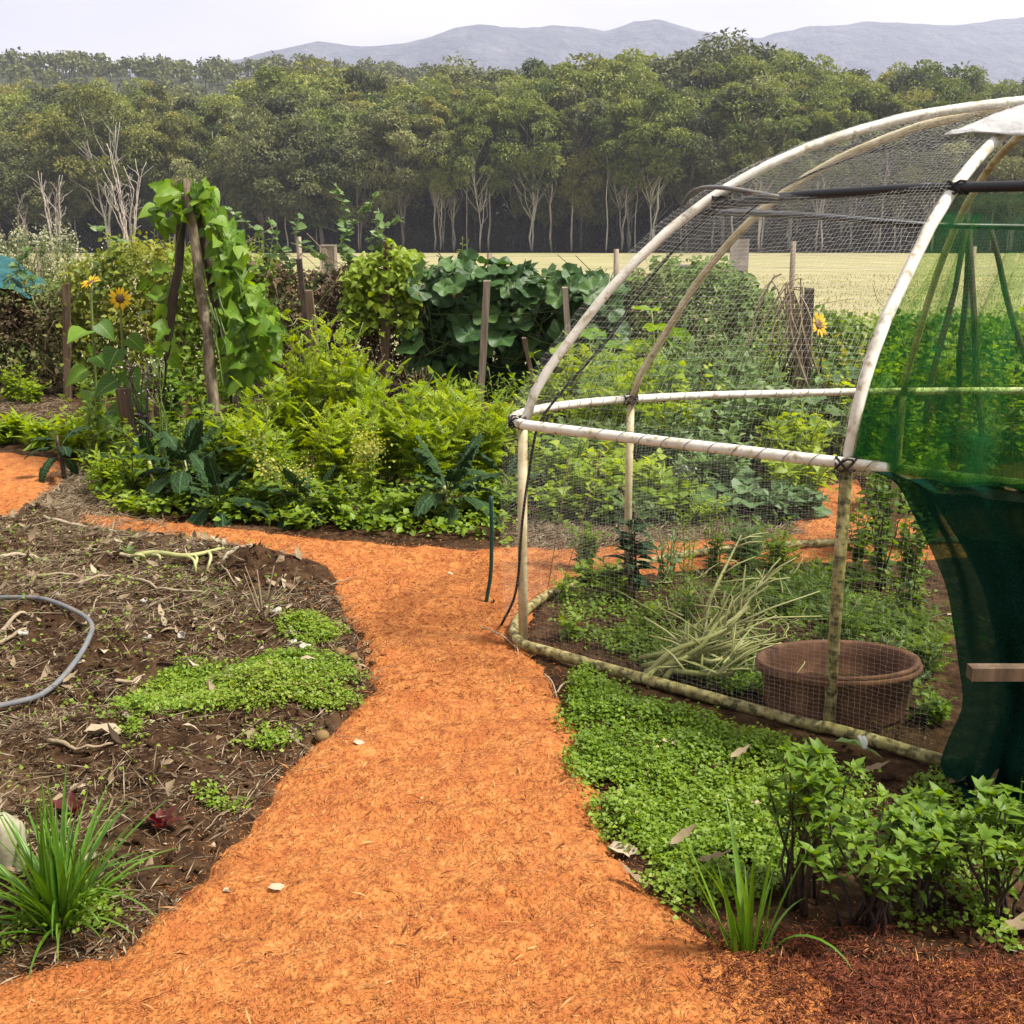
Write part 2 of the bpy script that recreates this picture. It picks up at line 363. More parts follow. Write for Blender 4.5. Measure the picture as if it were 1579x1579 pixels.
M['barkground'] = rough_mat('bark_mulch', [(0.05, 0.014, 0.007), (0.14, 0.036, 0.014), (0.21, 0.065, 0.024)], scale=28, bump=1.0, bscale=60, bdist=0.02)  # path mulch again, with shade put into its colour
M['field'] = rough_mat('field_grass', [(0.19, 0.175, 0.075), (0.265, 0.235, 0.11), (0.33, 0.29, 0.15)], scale=0.35, stretch=(0.35, 1.2, 1), bump=0.3, scale2=0.12, cols2=(0.185, 0.195, 0.07), pos2=[0.5, 0.75])
M['grass'] = leaf_mat('field_blade', [(0.15, 0.16, 0.05), (0.26, 0.24, 0.09), (0.34, 0.30, 0.14)], 0.3)
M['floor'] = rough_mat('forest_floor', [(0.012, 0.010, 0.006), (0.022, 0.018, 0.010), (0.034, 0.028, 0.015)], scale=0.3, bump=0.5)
M['ground'] = rough_mat('far_ground', [(0.06, 0.06, 0.025), (0.10, 0.095, 0.04)], scale=0.05, bump=0.2)
M['hill'] = rough_mat('hill_forest', [(0.02, 0.026, 0.013), (0.045, 0.05, 0.024), (0.07, 0.075, 0.035)], scale=0.12, bump=0.8, bdist=3)
M['mount'] = rough_mat('mountain_forest', [(0.006, 0.009, 0.010), (0.035, 0.042, 0.042), (0.095, 0.10, 0.092)], scale=0.012, detail=10, bump=1.0, bscale=0.03, bdist=40)
M['trunk'] = rough_mat('gum_bark', [(0.20, 0.175, 0.15), (0.38, 0.35, 0.31), (0.55, 0.52, 0.47)], scale=1.2, stretch=(1, 1, 0.3), bump=0.3, objrand=0.25)
M['trunkdark'] = rough_mat('dark_bark', [(0.09, 0.075, 0.06), (0.19, 0.165, 0.14), (0.31, 0.28, 0.24)], scale=1.2, stretch=(1, 1, 0.3), bump=0.3, objrand=0.3)
M['dead'] = rough_mat('dead_wood', [(0.22, 0.18, 0.15), (0.36, 0.31, 0.27), (0.48, 0.43, 0.38)], scale=3, bump=0.2)
M['wood'] = rough_mat('weathered_wood', [(0.10, 0.075, 0.055), (0.19, 0.145, 0.11), (0.30, 0.24, 0.19)], scale=22, stretch=(1, 1, 0.08), bump=0.6, bdist=0.006, objrand=0.2)
M['brownwood'] = rough_mat('brown_wood', [(0.05, 0.031, 0.019), (0.105, 0.068, 0.042), (0.19, 0.13, 0.085)], scale=22, stretch=(1, 1, 0.08), bump=0.6, bdist=0.006)
M['pole'] = rough_mat('mossy_pole', [(0.05, 0.035, 0.024), (0.14, 0.105, 0.07), (0.27, 0.22, 0.15)], scale=26, stretch=(1, 1, 0.3), bump=1.0, bdist=0.01, scale2=14, cols2=(0.26, 0.24, 0.16), pos2=[0.6, 0.7])
M['darkpole'] = rough_mat('dark_pole', [(0.02, 0.014, 0.01), (0.05, 0.034, 0.024), (0.09, 0.065, 0.045)], scale=22, stretch=(1, 1, 0.3), bump=0.8)
M['pvc'] = rough_mat('white_pipe', [(0.40, 0.35, 0.25), (0.64, 0.61, 0.54), (0.78, 0.77, 0.73)], scale=11, bump=0.1, rough=0.5, detail=9, pos=[0.3, 0.47, 0.68], scale2=34, cols2=(0.34, 0.28, 0.16), pos2=[0.56, 0.70])
M['pvcgrey'] = rough_mat('aged_pipe', [(0.26, 0.205, 0.10), (0.43, 0.365, 0.21), (0.58, 0.52, 0.37)], scale=9, bump=0.05, rough=0.55, scale2=34, cols2=(0.22, 0.17, 0.06), pos2=[0.58, 0.72])
M['pvcmoss'] = rough_mat('mossy_pipe', [(0.11, 0.09, 0.03), (0.26, 0.215, 0.08), (0.46, 0.40, 0.22)], scale=24, bump=0.35, rough=0.75, detail=9, scale2=38, cols2=(0.07, 0.06, 0.022), pos2=[0.47, 0.60])
M['blackpipe'] = rough_mat('black_pipe', [(0.012, 0.012, 0.016), (0.022, 0.022, 0.028)], scale=10, bump=0.05, rough=0.4)
M['net'] = rough_mat('net_thread', [(0.46, 0.45, 0.40), (0.64, 0.62, 0.57)], scale=4, bump=0, rough=0.6)
M['cord'] = rough_mat('black_cord', [(0.012, 0.011, 0.01), (0.03, 0.026, 0.022)], scale=80, bump=0.3)
M['cream_bloom'] = leaf_mat('cream_bloom', [(0.30, 0.32, 0.17), (0.40, 0.40, 0.26), (0.48, 0.46, 0.36)], 0.3)
M['lace'] = rough_mat('lacing', [(0.08, 0.07, 0.045), (0.16, 0.14, 0.09)], scale=60, bump=0)
M['hose'] = rough_mat('grey_hose', [(0.09, 0.095, 0.105), (0.15, 0.155, 0.165)], scale=12, bump=0.05, rough=0.5, scale2=20, cols2=(0.16, 0.14, 0.12))
M['greenstake'] = rough_mat('green_stake', [(0.006, 0.035, 0.03), (0.012, 0.06, 0.05)], scale=20, bump=0.1, rough=0.45)
M['tub'] = rough_mat('rusty_tub', [(0.05, 0.022, 0.013), (0.105, 0.045, 0.025), (0.16, 0.075, 0.042)], scale=10, stretch=(1, 1, 0.4), bump=0.2, rough=0.8, detail=9, scale2=9, cols2=(0.20, 0.10, 0.055), pos2=[0.55, 0.75])
M['tubdark'] = rough_mat('dark_tub', [(0.02, 0.010, 0.007), (0.045, 0.02, 0.012), (0.08, 0.035, 0.02)], scale=10, bump=0.2, rough=0.8)
M['tealnet'] = rough_mat('teal_net', [(0.005, 0.04, 0.045), (0.012, 0.07, 0.075), (0.03, 0.11, 0.11)], scale=14, bump=0.4)
M['white'] = rough_mat('white_sheet', [(0.30, 0.295, 0.29), (0.42, 0.415, 0.41)], scale=9, bump=0.6, bscale=14, bdist=0.03, rough=0.6)
M['stone'] = rough_mat('cream_stone', [(0.17, 0.155, 0.10), (0.27, 0.25, 0.17), (0.35, 0.33, 0.25)], scale=12, bump=0.5, scale2=7, cols2=(0.30, 0.33, 0.16), pos2=[0.5, 0.75])
M['clip'] = rough_mat('white_clip', [(0.6, 0.6, 0.58), (0.75, 0.75, 0.73)], scale=6, bump=0, rough=0.4)
M['peel'] = rough_mat('white_shell', [(0.32, 0.29, 0.25), (0.50, 0.47, 0.43)], scale=20, bump=0.2)
M['onion'] = rough_mat('brown_onion', [(0.12, 0.07, 0.025), (0.22, 0.145, 0.055)], scale=20, bump=0.2)
def cloth_mat(name, col, alpha, trans_tint, mott):
    m, N, L, out = new_mat(name)
    tc = N.new('ShaderNodeTexCoord'); nz = N.new('ShaderNodeTexNoise'); nz.inputs['Scale'].default_value = 170; nz.inputs['Detail'].default_value = 2; L.new(tc.outputs['Object'], nz.inputs['Vector'])
    rp = ramp(N, [tuple(c * 0.65 for c in col), tuple(c * 1.35 for c in col)], [0.3, 0.7]); L.new(nz.outputs['Fac'], rp.inputs['Fac'])
    d = N.new('ShaderNodeBsdfDiffuse'); t = N.new('ShaderNodeBsdfTranslucent'); L.new(rp.outputs['Color'], d.inputs['Color']); L.new(rp.outputs['Color'], t.inputs['Color'])
    a = N.new('ShaderNodeMixShader'); a.inputs[0].default_value = 0.55; L.new(d.outputs[0], a.inputs[1]); L.new(t.outputs[0], a.inputs[2])
    tr = N.new('ShaderNodeBsdfTransparent'); tr.inputs['Color'].default_value = (*trans_tint, 1)
    b = N.new('ShaderNodeMixShader'); L.new(tr.outputs[0], b.inputs[1]); L.new(a.outputs[0], b.inputs[2])
    # woven cloth closes up when it is seen at a slant
    lw = N.new('ShaderNodeLayerWeight'); lw.inputs['Blend'].default_value = 0.35
    f = math_n(N, L, 'ADD', alpha, math_n(N, L, 'MULTIPLY', lw.outputs['Facing'], 0.5))
    # uneven weave: denser and thinner patches
    n2 = N.new('ShaderNodeTexNoise'); n2.inputs['Scale'].default_value = 9; n2.inputs['Detail'].default_value = 8; n2.inputs['Roughness'].default_value = 0.75; L.new(tc.outputs['Object'], n2.inputs['Vector'])
    f = math_n(N, L, 'ADD', f, math_n(N, L, 'MULTIPLY', math_n(N, L, 'SUBTRACT', n2.outputs['Fac'], 0.5), mott))
    f = math_n(N, L, 'ADD', f, math_n(N, L, 'MULTIPLY', math_n(N, L, 'SUBTRACT', nz.outputs['Fac'], 0.5), mott * 1.4), True); L.new(f, b.inputs[0])
    L.new(b.outputs[0], out.inputs['Surface']); return m
M['shade'] = cloth_mat('green_shade_cloth', (0.03, 0.165, 0.066), 0.13, (0.92, 0.98, 0.80), 0.6)
M['shade2'] = cloth_mat('dark_shade_cloth', (0.006, 0.036, 0.024), 0.76, (0.3, 0.55, 0.4), 0.35)  # doubled cloth, with the dark inside the dome put into its colour

# ------------------------------------------------------------------ leaf templates: (verts, [faces], luv), leaf along +y, face up +z
def tpl_diamond(w=0.5, f=0.1):
    V = np.array([[0, 0, 0], [w / 2, 0.45, f], [0, 1, -f], [-w / 2, 0.45, f]], float)
    return V, [np.array([[0, 1, 2], [0, 2, 3]])], np.tile([1.0, 0.5, 0], (4, 1))
def tpl_strip(shape, segs=5, fold=0.15, curl=0.3, wave=0.0, stalk=0.0):
    V = []; U = []
    for i in range(segs + 1):
        y = i / segs; h = max(shape(y), 0.004); z = -curl * y * y
        for sx in (-1, 0, 1):
            V.append([sx * h, y + stalk, z + (fold * h if sx else 0) + (wave * math.sin(y * 17 + sx) * h if sx else 0)]); U.append([sx * 0.95, y, 0])
    F = []
    for i in range(segs):
        a = i * 3
        F += [[a, a + 1, a + 4, a + 3], [a + 1, a + 2, a + 5, a + 4]]
    V = np.array(V, float)
    if stalk:
        V = np.concatenate([V, [[-0.02, 0, 0], [0.02, 0, 0], [0.02, stalk, 0], [-0.02, stalk, 0]]]); n = len(U); F.append([n, n + 1, n + 2, n + 3]); U += [[1, 0, 0]] * 4
    return V, [np.array(F)], np.array(U, float)
T_dia = tpl_diamond(0.5); T_thin = tpl_diamond(0.28, 0.05); T_round = tpl_diamond(0.85, 0.12)
T_ov = tpl_strip(lambda y: 0.26 * math.sin(math.pi * y ** 0.75), 5, 0.3, 0.25)
T_heart = tpl_strip(lambda y: 0.46 * math.sin(math.pi * min(1, (y + 0.06)) ** 0.5) ** 0.8 if y < 0.98 else 0, 6, 0.25, 0.3)
T_basil = tpl_strip(lambda y: 0.25 * math.sin(math.pi * y ** 0.8), 5, 0.35, 0.35, 0.12)
T_long = tpl_strip(lambda y: 0.14 * math.sin(math.pi * y ** 0.7), 6, 0.3, 0.4)
def tpl_palm(lobes=5, seed=0, cup=0.12, n=26, lobed=0.10):
    r = np.random.default_rng(seed); th = np.linspace(-math.pi * 0.93, math.pi * 0.93, n) + math.pi / 2
    rad = 0.5 * (1 + lobed * np.cos((th - math.pi / 2) * lobes) + r.normal(0, 0.025, n)); c = np.array([0, 0.42, 0])
    V = [c]; U = [[0, 0.3, 0]]
    for k, s in ((1, 0.55), (2, 1.0)):
        for i in range(n):
            V.append(c + [rad[i] * s * math.cos(th[i]), rad[i] * s * math.sin(th[i]), cup * s * s + 0.06 * s * math.sin(th[i] * 5 + seed) - (0.0 if k == 1 else 0.05)])
            ang = (th[i] - math.pi / 2) * lobes / 2 / math.pi; fr = abs(ang - round(ang)) * 2
            U.append([min(0.95, fr * 0.95 + 0.02), s, 0])
    F3 = [[0, 1 + i, 2 + i] for i in range(n - 1)]; F4 = [[1 + i, 1 + n + i, 2 + n + i, 2 + i] for i in range(n - 1)]
    return np.array(V, float), [np.array(F3), np.array(F4)], np.array(U, float)
T_palm = [tpl_palm(5, s) for s in range(4)]
def tpl_fern(pairs=4, w=0.75):
    V = []; F = []
    def leaflet(b, d, l, ww):
        d = np.array(d, float) / np.linalg.norm(d); s = np.array([d[1], -d[0], 0]); n = len(V)
        V.extend([b, b + d * l * 0.45 + s * ww + [0, 0, 0.03], b + d * l - [0, 0, 0.06], b + d * l * 0.45 - s * ww + [0, 0, 0.03]]); F.append([n, n + 1, n + 2, n + 3])
    for i in range(pairs):
        y = 0.22 + 0.62 * i / pairs; l = w * 0.5 * (1 - 0.55 * i / pairs)
        b = np.array([0, y, -0.12 * y * y])
        leaflet(b, (0.85, 0.55, 0), l, l * 0.24); leaflet(b, (-0.85, 0.55, 0), l, l * 0.24)
        leaflet(b + [0.5 * l, 0.2 * l, 0], (0.35, 0.95, 0), l * 0.5, l * 0.16); leaflet(b + [-0.5 * l, 0.2 * l, 0], (-0.35, 0.95, 0), l * 0.5, l * 0.16)
    leaflet(np.array([0, 0.75, -0.07]), (0, 1, 0), 0.3, 0.07)
    n = len(V); V.extend([np.array([-0.012, 0, 0]), np.array([0.012, 0, 0]), np.array([0.006, 0.85, -0.1]), np.array([-0.006, 0.85, -0.1])]); F.append([n, n + 1, n + 2, n + 3])
    return np.array(V, float), [np.array(F)], np.tile([1.0, 0.5, 0], (len(V), 1))
T_fern = tpl_fern(); T_fern2 = tpl_fern(5, 0.5)
def tpl_kale(seed=0, w=0.15, droop=0.5, rows=12):
    r = np.random.default_rng(seed); V = []; U = []; cols = np.array([-1, -0.55, -0.08, 0.08, 0.55, 1])
    for i in range(rows + 1):
        y = i / rows; h = 0.012 if y < 0.2 else w * (0.35 + 0.65 * math.sin(math.pi * ((y - 0.2) / 0.8) ** 0.8)) * (1 if y < 0.97 else 0.5)
        a = droop * y * 1.6; yy = math.sin(a) / (droop * 1.6) if droop else y; zz = -(1 - math.cos(a)) / (droop * 1.6) if droop else 0
        for cxx in cols:
            ruff = (0.035 * r.normal() + 0.25 * h * math.sin(y * 40 + cxx * 2)) * abs(cxx) if y > 0.2 else 0
            V.append([cxx * h * (1 - 0.25 * abs(cxx) * 0), yy, zz + ruff * 0.8 - 0.35 * h * cxx * cxx]); U.append([cxx if y > 0.2 else 0.0, y, 0])
    m = len(cols); F = [[i * m + j, i * m + j + 1, (i + 1) * m + j + 1, (i + 1) * m + j] for i in range(rows) for j in range(m - 1)]
    return np.array(V, float), [np.array(F)], np.array(U, float)
def tpl_blade(droop=0.8, w=0.012, n=9, twist=0.0, fold=0.5):
    V = []; U = []
    for i in range(n + 1):
        y = i / n; a = droop * y ** 1.5; h = w * (1 - y ** 3) + 0.0006
        if i == 0: p = np.zeros(2)
        else: p = p + np.array([math.cos(a), -math.sin(a)]) / n
        for sx in (-1, 0, 1): V.append([sx * h, p[0], p[1] + (fold * h if sx else 0)]); U.append([sx, y, 0])
    F = []
    for i in range(n):
        b = i * 3; F += [[b, b + 1, b + 4, b + 3], [b + 1, b + 2, b + 5, b + 4]]
    return np.array(V, float), [np.array(F)], np.array(U, float)
def tmesh(name, tpl, mat, shade=True, tint=0.5):
    b = MB(); b.add(tpl[0], [f for f in tpl[1]], tint, tpl[2]); return b.mesh(name, mat, shade)
# ------------------------------------------------------------------ ground layout
PATH_PX = [(0, 1520), (70, 1505), (190, 1478), (240, 1425), (305, 1370), (395, 1275), (440, 1190), (520, 1130), (583, 1066), (572, 1000), (520, 930), (505, 888),
           (425, 850), (300, 828), (130, 812), (112, 803), (130, 799), (250, 805), (400, 823), (540, 835), (640, 846), (740, 850), (850, 848), (1000, 843), (1150, 838), (1290, 815), (1420, 795), (1800, 770),
           (1800, 830), (1430, 862), (1290, 866), (1150, 866), (1010, 878), (890, 893), (838, 925), (806, 962), (800, 1002), (850, 1060), (872, 1115), (872, 1170), (892, 1215), (930, 1292), (985, 1375), (1062, 1442), (1130, 1476), (1330, 1490), (1579, 1500)]
PATH = [(-3.5, 1.95)] + [GXY(*p) for p in PATH_PX] + [(3.5, 1.95), (3.5, -1.2), (-3.5, -1.2)]
PATH_L = [GXY(*p) for p in [(-700, 690), (0, 703), (60, 705), (92, 716), (97, 735), (40, 778), (8, 802), (-700, 840)]]
PATH_R = [GXY(*p) for p in [(1215, 818), (1255, 752), (1320, 742), (1350, 800), (1350, 815)]]
BED = [GXY(*p) for p in [(-500, 1500), (0, 1518), (200, 1470), (300, 1370), (440, 1190), (583, 1066), (572, 1000), (515, 925), (425, 852), (130, 815), (100, 770), (0, 808), (-500, 850)]]
SHADE_PATCH = [GXY(*p) for p in [(1090, 1462), (1140, 1482), (1330, 1488), (1579, 1498)]] + [(1.6, 2.0), (1.6, 1.5), (0.80, 1.70), (0.60, 1.95)]
def path_d(x, y):
    x = np.asarray(x, float); y = np.asarray(y, float)
    d = np.maximum(np.maximum(sdf_in(PATH, x, y), sdf_in(PATH_L, x, y)), sdf_in(PATH_R, x, y))
    return d + 0.05 * fbm(x * 9, y * 9, 3, 5)
MOUNDS = [(470, 905, 0.11, 0.16), (395, 900, 0.09, 0.13), (330, 880, 0.05, 0.10), (505, 935, 0.05, 0.09), (235, 1000, 0.05, 0.14), (60, 985, 0.05, 0.12), (410, 1000, 0.04, 0.10)]
def mound(x, y):
    m = 0 * np.asarray(x, float)
    for px_, py_, h_, r_ in MOUNDS:
        c_ = GXY(px_, py_); m = m + h_ * np.exp(-(((x - c_[0]) / (r_ * 1.3)) ** 2 + ((y - c_[1]) / r_) ** 2)) * (0.75 + 0.9 * fbm(x * 12, y * 12, 3, 55))
    return m
def soil_z(x, y):
    b = smooth(sdf_in(BED, x, y), 0.0, 0.30)
    clod = smooth(vnoise(x * 2.6, y * 2.6, 14), 0.35, 0.75) * (0.5 - np.abs(fbm(x * 9, y * 9, 3, 9))) * 0.105 * (0.3 + b)
    z = 0.03 * fbm(x * 2.2, y * 2.2, 3, 1) + b * (0.045 + 0.085 * fbm(x * 5.0, y * 5.0, 4, 3) + 0.03 * np.abs(fbm(x * 17, y * 17, 3, 9)))
    return z + mound(x, y) + clod + 0.02 * fbm(x * 15, y * 15, 3, 12)
def gz(x, y):
    x = np.asarray(x, float); y = np.asarray(y, float)
    z = soil_z(x, y); d = path_d(x, y)
    return np.where(d > -0.05, np.maximum(path_z(x, y, d), z - 0.06 * smooth(d, -0.03, 0.03)), z)
def path_z(x, y, d):
    return -0.022 + 0.042 * smooth(d, -0.06, 0.05) + 0.055 * fbm(x * 3.0, y * 5.5, 3, 21) + 0.045 * fbm(x * 10, y * 14, 4, 22)
def gz1(x, y): return float(gz(np.array([x]), np.array([y]))[0])

xs = np.arange(-6.5, 7.01, 0.04)
ys = np.concatenate([np.arange(-1.5, 1.0, 0.3), np.arange(1.0, 6.6, 0.03), np.arange(6.6, 13.6, 0.10)])
X, Y = np.meshgrid(xs, ys, indexing='ij'); D = path_d(X, Y)
Z = soil_z(X, Y) - 0.06 * smooth(D, -0.03, 0.03)
edge = np.minimum(np.minimum(X + 6.5, 7.0 - X), np.minimum(13.5 - Y, Y + 1.5)); Z = Z - 0.12 * (1 - smooth(edge, 0, 0.4))
structure('garden_soil', MB().grid(np.stack([X, Y, Z], -1)), M['soil'])
# mulch path: a raised sheet with an uneven edge
xs = np.arange(-6.0, 6.0, 0.024); ys = np.arange(-1.2, 9.0, 0.024)
X, Y = np.meshgrid(xs, ys, indexing='ij'); D = path_d(X, Y); Z = path_z(X, Y, D)
b = MB(); idx = -np.ones(X.shape, np.int64); keep = D > -0.08
cells = keep[:-1, :-1] & keep[1:, :-1] & keep[1:, 1:] & keep[:-1, 1:]
i, j = np.nonzero(cells); n2 = X.shape[1]; q = np.stack([i * n2 + j, (i + 1) * n2 + j, (i + 1) * n2 + j + 1, i * n2 + j + 1], -1)
u, inv = np.unique(q.ravel(), return_inverse=True)
b.add(np.stack([X.ravel()[u], Y.ravel()[u], Z.ravel()[u]], -1), inv.reshape(-1, 4))
structure('mulch_path', b, M['path'])
# path mulch under the herb bushes, coloured darker to stand for shade
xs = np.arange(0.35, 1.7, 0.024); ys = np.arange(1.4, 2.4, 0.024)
X, Y = np.meshgrid(xs, ys, indexing='ij'); D = sdf_in(SHADE_PATCH, X, Y) + 0.26 * fbm(X * 6, Y * 6, 4, 31)
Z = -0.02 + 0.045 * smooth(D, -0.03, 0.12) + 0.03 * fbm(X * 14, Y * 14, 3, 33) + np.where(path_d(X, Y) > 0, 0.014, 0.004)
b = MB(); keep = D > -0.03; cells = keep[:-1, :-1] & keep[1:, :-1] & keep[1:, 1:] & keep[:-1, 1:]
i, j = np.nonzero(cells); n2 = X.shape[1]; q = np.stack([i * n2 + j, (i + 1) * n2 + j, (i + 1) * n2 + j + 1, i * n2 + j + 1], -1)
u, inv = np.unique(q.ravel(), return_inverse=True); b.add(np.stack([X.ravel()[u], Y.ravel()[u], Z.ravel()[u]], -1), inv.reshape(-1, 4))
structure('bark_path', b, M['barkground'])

def sheet(name, x0, x1, y0, y1, nx, ny, zf, mat):
    X, Y = np.meshgrid(np.linspace(x0, x1, nx), np.linspace(y0, y1, ny), indexing='ij')
    return structure(name, MB().grid(np.stack([X, Y, zf(X, Y)], -1)), mat)
sheet('ground', -2880, 2880, -300, 3370, 40, 40, lambda x, y: 0 * x - 0.30, M['ground'])
sheet('field', -170, 170, 13.2, 151, 120, 110, lambda x, y: -0.05 + 0.05 * fbm(x * 0.3, y * 0.3, 3, 41), M['field'])
sheet('forest_floor', -190, 190, 147, 262, 60, 40, lambda x, y: 0.05 + 0.5 * fbm(x * 0.05, y * 0.05, 2, 42) * smooth(y, 147, 165) + 0.25, M['floor'])

# wooded hill behind the forest, lower to the right
def top_z(px, py, Y): return AT(px, py, Y)[2]
hp = np.array([(-900, 70), (-300, 76), (0, 79), (60, 76), (150, 78), (250, 84), (330, 86), (400, 84), (470, 82), (540, 88), (700, 96), (900, 108), (1200, 118), (1579, 125), (2500, 125)], float)
HY = 450.0
def hill_z(x, y):
    px = 789.5 + FPX * x / np.maximum(y, 1) * 1.05
    t = np.interp(px, hp[:, 0], hp[:, 1]); yy = (789.5 - t) / FPX
    H = CAMZ + HY * ((-SP + yy * CP) / (CP + yy * SP)) - 8.5
    s = np.where(y < HY, smooth(y, 255, HY), 1 - 0.6 * smooth(y, HY, 600))
    return -0.5 + H * s + 5 * fbm(x * 0.02, y * 0.02, 3, 51) * s
sheet('hillside', -420, 420, 255, 600, 150, 70, hill_z, M['hill'])
# mountains
mp = np.array([(-1300, 60), (-500, 110), (100, 120), (330, 105), (440, 80), (500, 67), (560, 76), (620, 72), (665, 60), (700, 46), (740, 41), (800, 47), (850, 43), (890, 45), (930, 51), (970, 38), (1005, 34), (1060, 48), (1120, 60), (1170, 62), (1205, 50), (1250, 43), (1330, 38), (1430, 43), (1500, 36), (1579, 26), (1750, 30), (2000, 60), (2600, 50)], float)
MY = 2600.0
mx_ = (mp[:, 0] - 789.5) / FPX; my_ = (789.5 - mp[:, 1]) / FPX
m_h = CAMZ + MY * ((-SP + my_ * CP) / (CP + my_ * SP)); m_x = mx_ * MY / (CP + my_ * SP)
def mount_z(x, y):
    H = np.interp(x + 50 * fbm(y * 0.005, x * 0.002, 2, 61), m_x, m_h)
    s = np.where(y < MY, smooth(y, 1700, MY) ** 0.8, 1 - 0.5 * smooth(y, MY, 3300))
    spur = fbm(x * 0.006 + y * 0.002, y * 0.002, 4, 62)
    return -2 + H * s + 150 * spur * s * np.abs(1 - s) * 2 + 9 * fbm(x * 0.025, y * 0.025, 3, 63) * s
sheet('mountain_range', -2800, 2800, 1700, 3300, 440, 100, mount_z, M['mount'])

# ------------------------------------------------------------------ forest
def limb(b, p0, p1, r0, r1, wob=0.05, k=5, n=6):
    p0 = np.asarray(p0, float); p1 = np.asarray(p1, float); L = np.linalg.norm(p1 - p0)
    t = np.linspace(0, 1, n)[:, None]; P = p0 + (p1 - p0) * t; P[1:-1] += rng.normal(0, wob * L, (n - 2, 3)) * [1, 1, 0.3]
    P[:, 2] += (np.sin(t[:, 0] * math.pi) * L * 0.05)
    b.tube(P, np.linspace(r0, r1, n), k); return P
def make_gum(H, Rr, zb, nclump, forks, mat, leafmat, dens=230, tr=0.2, leaf=0.56, pale_vis=False):
    tr_b = MB(); cr = MB()
    stems = []
    base = np.array([0, 0, -0.3])
    for f in range(forks):
        a = rng.uniform(0, 6.28); sp = Rr * (0.16 if forks == 1 else 0.38)
        zt = H * rng.uniform(0.72, 0.86)
        P = np.array([base, base + [0.1 * math.cos(a) * sp, 0.1 * math.sin(a) * sp, zt * 0.25], [0.45 * math.cos(a) * sp, 0.45 * math.sin(a) * sp, zt * 0.55], [math.cos(a) * sp, math.sin(a) * sp, zt]])
        P = spline(P, 9); P[1:-1, :2] += rng.normal(0, 0.12, (7, 2)); tr_b.tube(P, np.linspace(tr, tr * 0.28, 9) * (1 if forks == 1 else 0.8), 6); stems.append(P)
    cents = []
    while len(cents) < nclump:
        v = rng.normal(size=3); v = v / np.linalg.norm(v) * rng.uniform(0.45, 1.0) ** 0.6
        z = (zb + H) / 2 + v[2] * (H - zb) / 2 * 0.9
        taper = 1.0 - 0.35 * max(0, v[2]) ** 2
        cents.append([v[0] * Rr * taper, v[1] * Rr * taper, z])
    cents = np.array(cents)
    for k, c in enumerate(cents):
        if k % 2 == 0:
            P = stems[k % forks]; ih = int(np.clip(np.interp(c[2] - 0.28 * H, P[:, 2], np.arange(len(P))), 2, len(P) - 2))
            limb(tr_b, P[ih], c, tr * 0.38, tr * 0.08, 0.05, 4, 5)
        rc = Rr * rng.uniform(0.17, 0.36); n = int(dens * rng.uniform(0.7, 1.2))
        d = rdir(n, 0.25); rad = rc * rng.uniform(0.25, 1.0, n) ** 0.45
        p = c + d * rad[:, None] * [1, 1, 0.72]; p[:, 2] -= 0.12 * rad * rng.uniform(0, 1.5, n)
        ld = norm(d * [0.6, 0.6, 0.15] + rng.normal(0, 0.5, (n, 3)) - [0, 0, 0.35])
        rot = frames(ld, norm(d + [0, 0, 0.6]), rng.normal(0, 0.7, n))
        s = leaf * rng.uniform(0.6, 1.25, n)
        cr.scatter(T_dia, p, rot, np.stack([s * 0.9, s, s], -1), np.clip(rng.normal(0.42, 0.16, n) + rng.normal(0, 0.17) + 0.12 * d[:, 2], 0, 1))  # lit and shaded clumps put into the leaf tint, lighter upwards
    return tr_b.mesh('trunk', mat, True), cr.mesh('crown', leafmat, False)
protos = []
for k in range(4): protos.append(make_gum(24, 5.2 + 0.5 * k, 6.5 + 1.3 * k, 46, 1 + k % 2, M['trunk' if k % 2 else 'trunkdark'], M[('gum', 'gum2', 'gum3', 'gum2')[k]], tr=0.16))            # tall trunks
for k in range(3): protos.append(make_gum(20, 5.6 + 0.5 * k, 2.0 + k, 60, 2, M['trunkdark'], M[('gum2', 'gum', 'gum3')[k]]))                   # crown to the ground
hero = [make_gum(25, 5.5, 9, 46, 3, M['trunk'], M['gum2'], tr=0.17), make_gum(22, 6.6, 7.5, 44, 3, M['trunk'], M['gum'], dens=160, tr=0.2)]
slim = []
for k in range(4):
    pr_ = make_gum(24, 3.2 + 0.4 * k, 13.5 + k, 20, 1, M['trunk'], M[('gum', 'gum3', 'gum2', 'gum')[k]], tr=0.15); slim.append(pr_)
tprof = np.array([(-400, 100), (0, 112), (60, 108), (150, 97), (220, 104), (300, 118), (400, 104), (500, 92), (600, 93), (700, 87), (800, 92), (860, 84), (920, 78), (950, 64), (1010, 74), (1080, 60), (1150, 60), (1200, 66), (1262, 84), (1300, 90), (1400, 88), (1460, 104), (1579, 128), (2000, 135)], float)
G_FRONT = 'eucalypts in the front rank along the field'; G_MID = 'eucalypts in the middle ranks of the forest'; G_BACK = 'eucalypts that form the forest skyline'
ANCH = [(-60, 'the left edge of the garden'), (40, 'the teal net mound'), (105, 'the square brown stake'), (185, 'the pair of grey posts'), (290, 'the bean teepee'), (400, 'the pea shoots beside the beans'), (470, 'the tapered stake'), (507, 'the numbered post'), (600, 'the brown creeper post'), (715, 'the yellow leaved shoots'), (760, 'the square grey stake'),
        (870, 'the right end of the pumpkin leaves'), (940, 'the foot of the front hoop'), (1040, 'the bent pipe on the dome'), (1110, 'the end of the black pipe'), (1215, 'the dead stalks'), (1330, 'the middle of the black pipe'), (1480, 'the shade cloth top'), (1560, 'the white sheet'), (1700, 'the far end of the dome')]
used_lab = set()
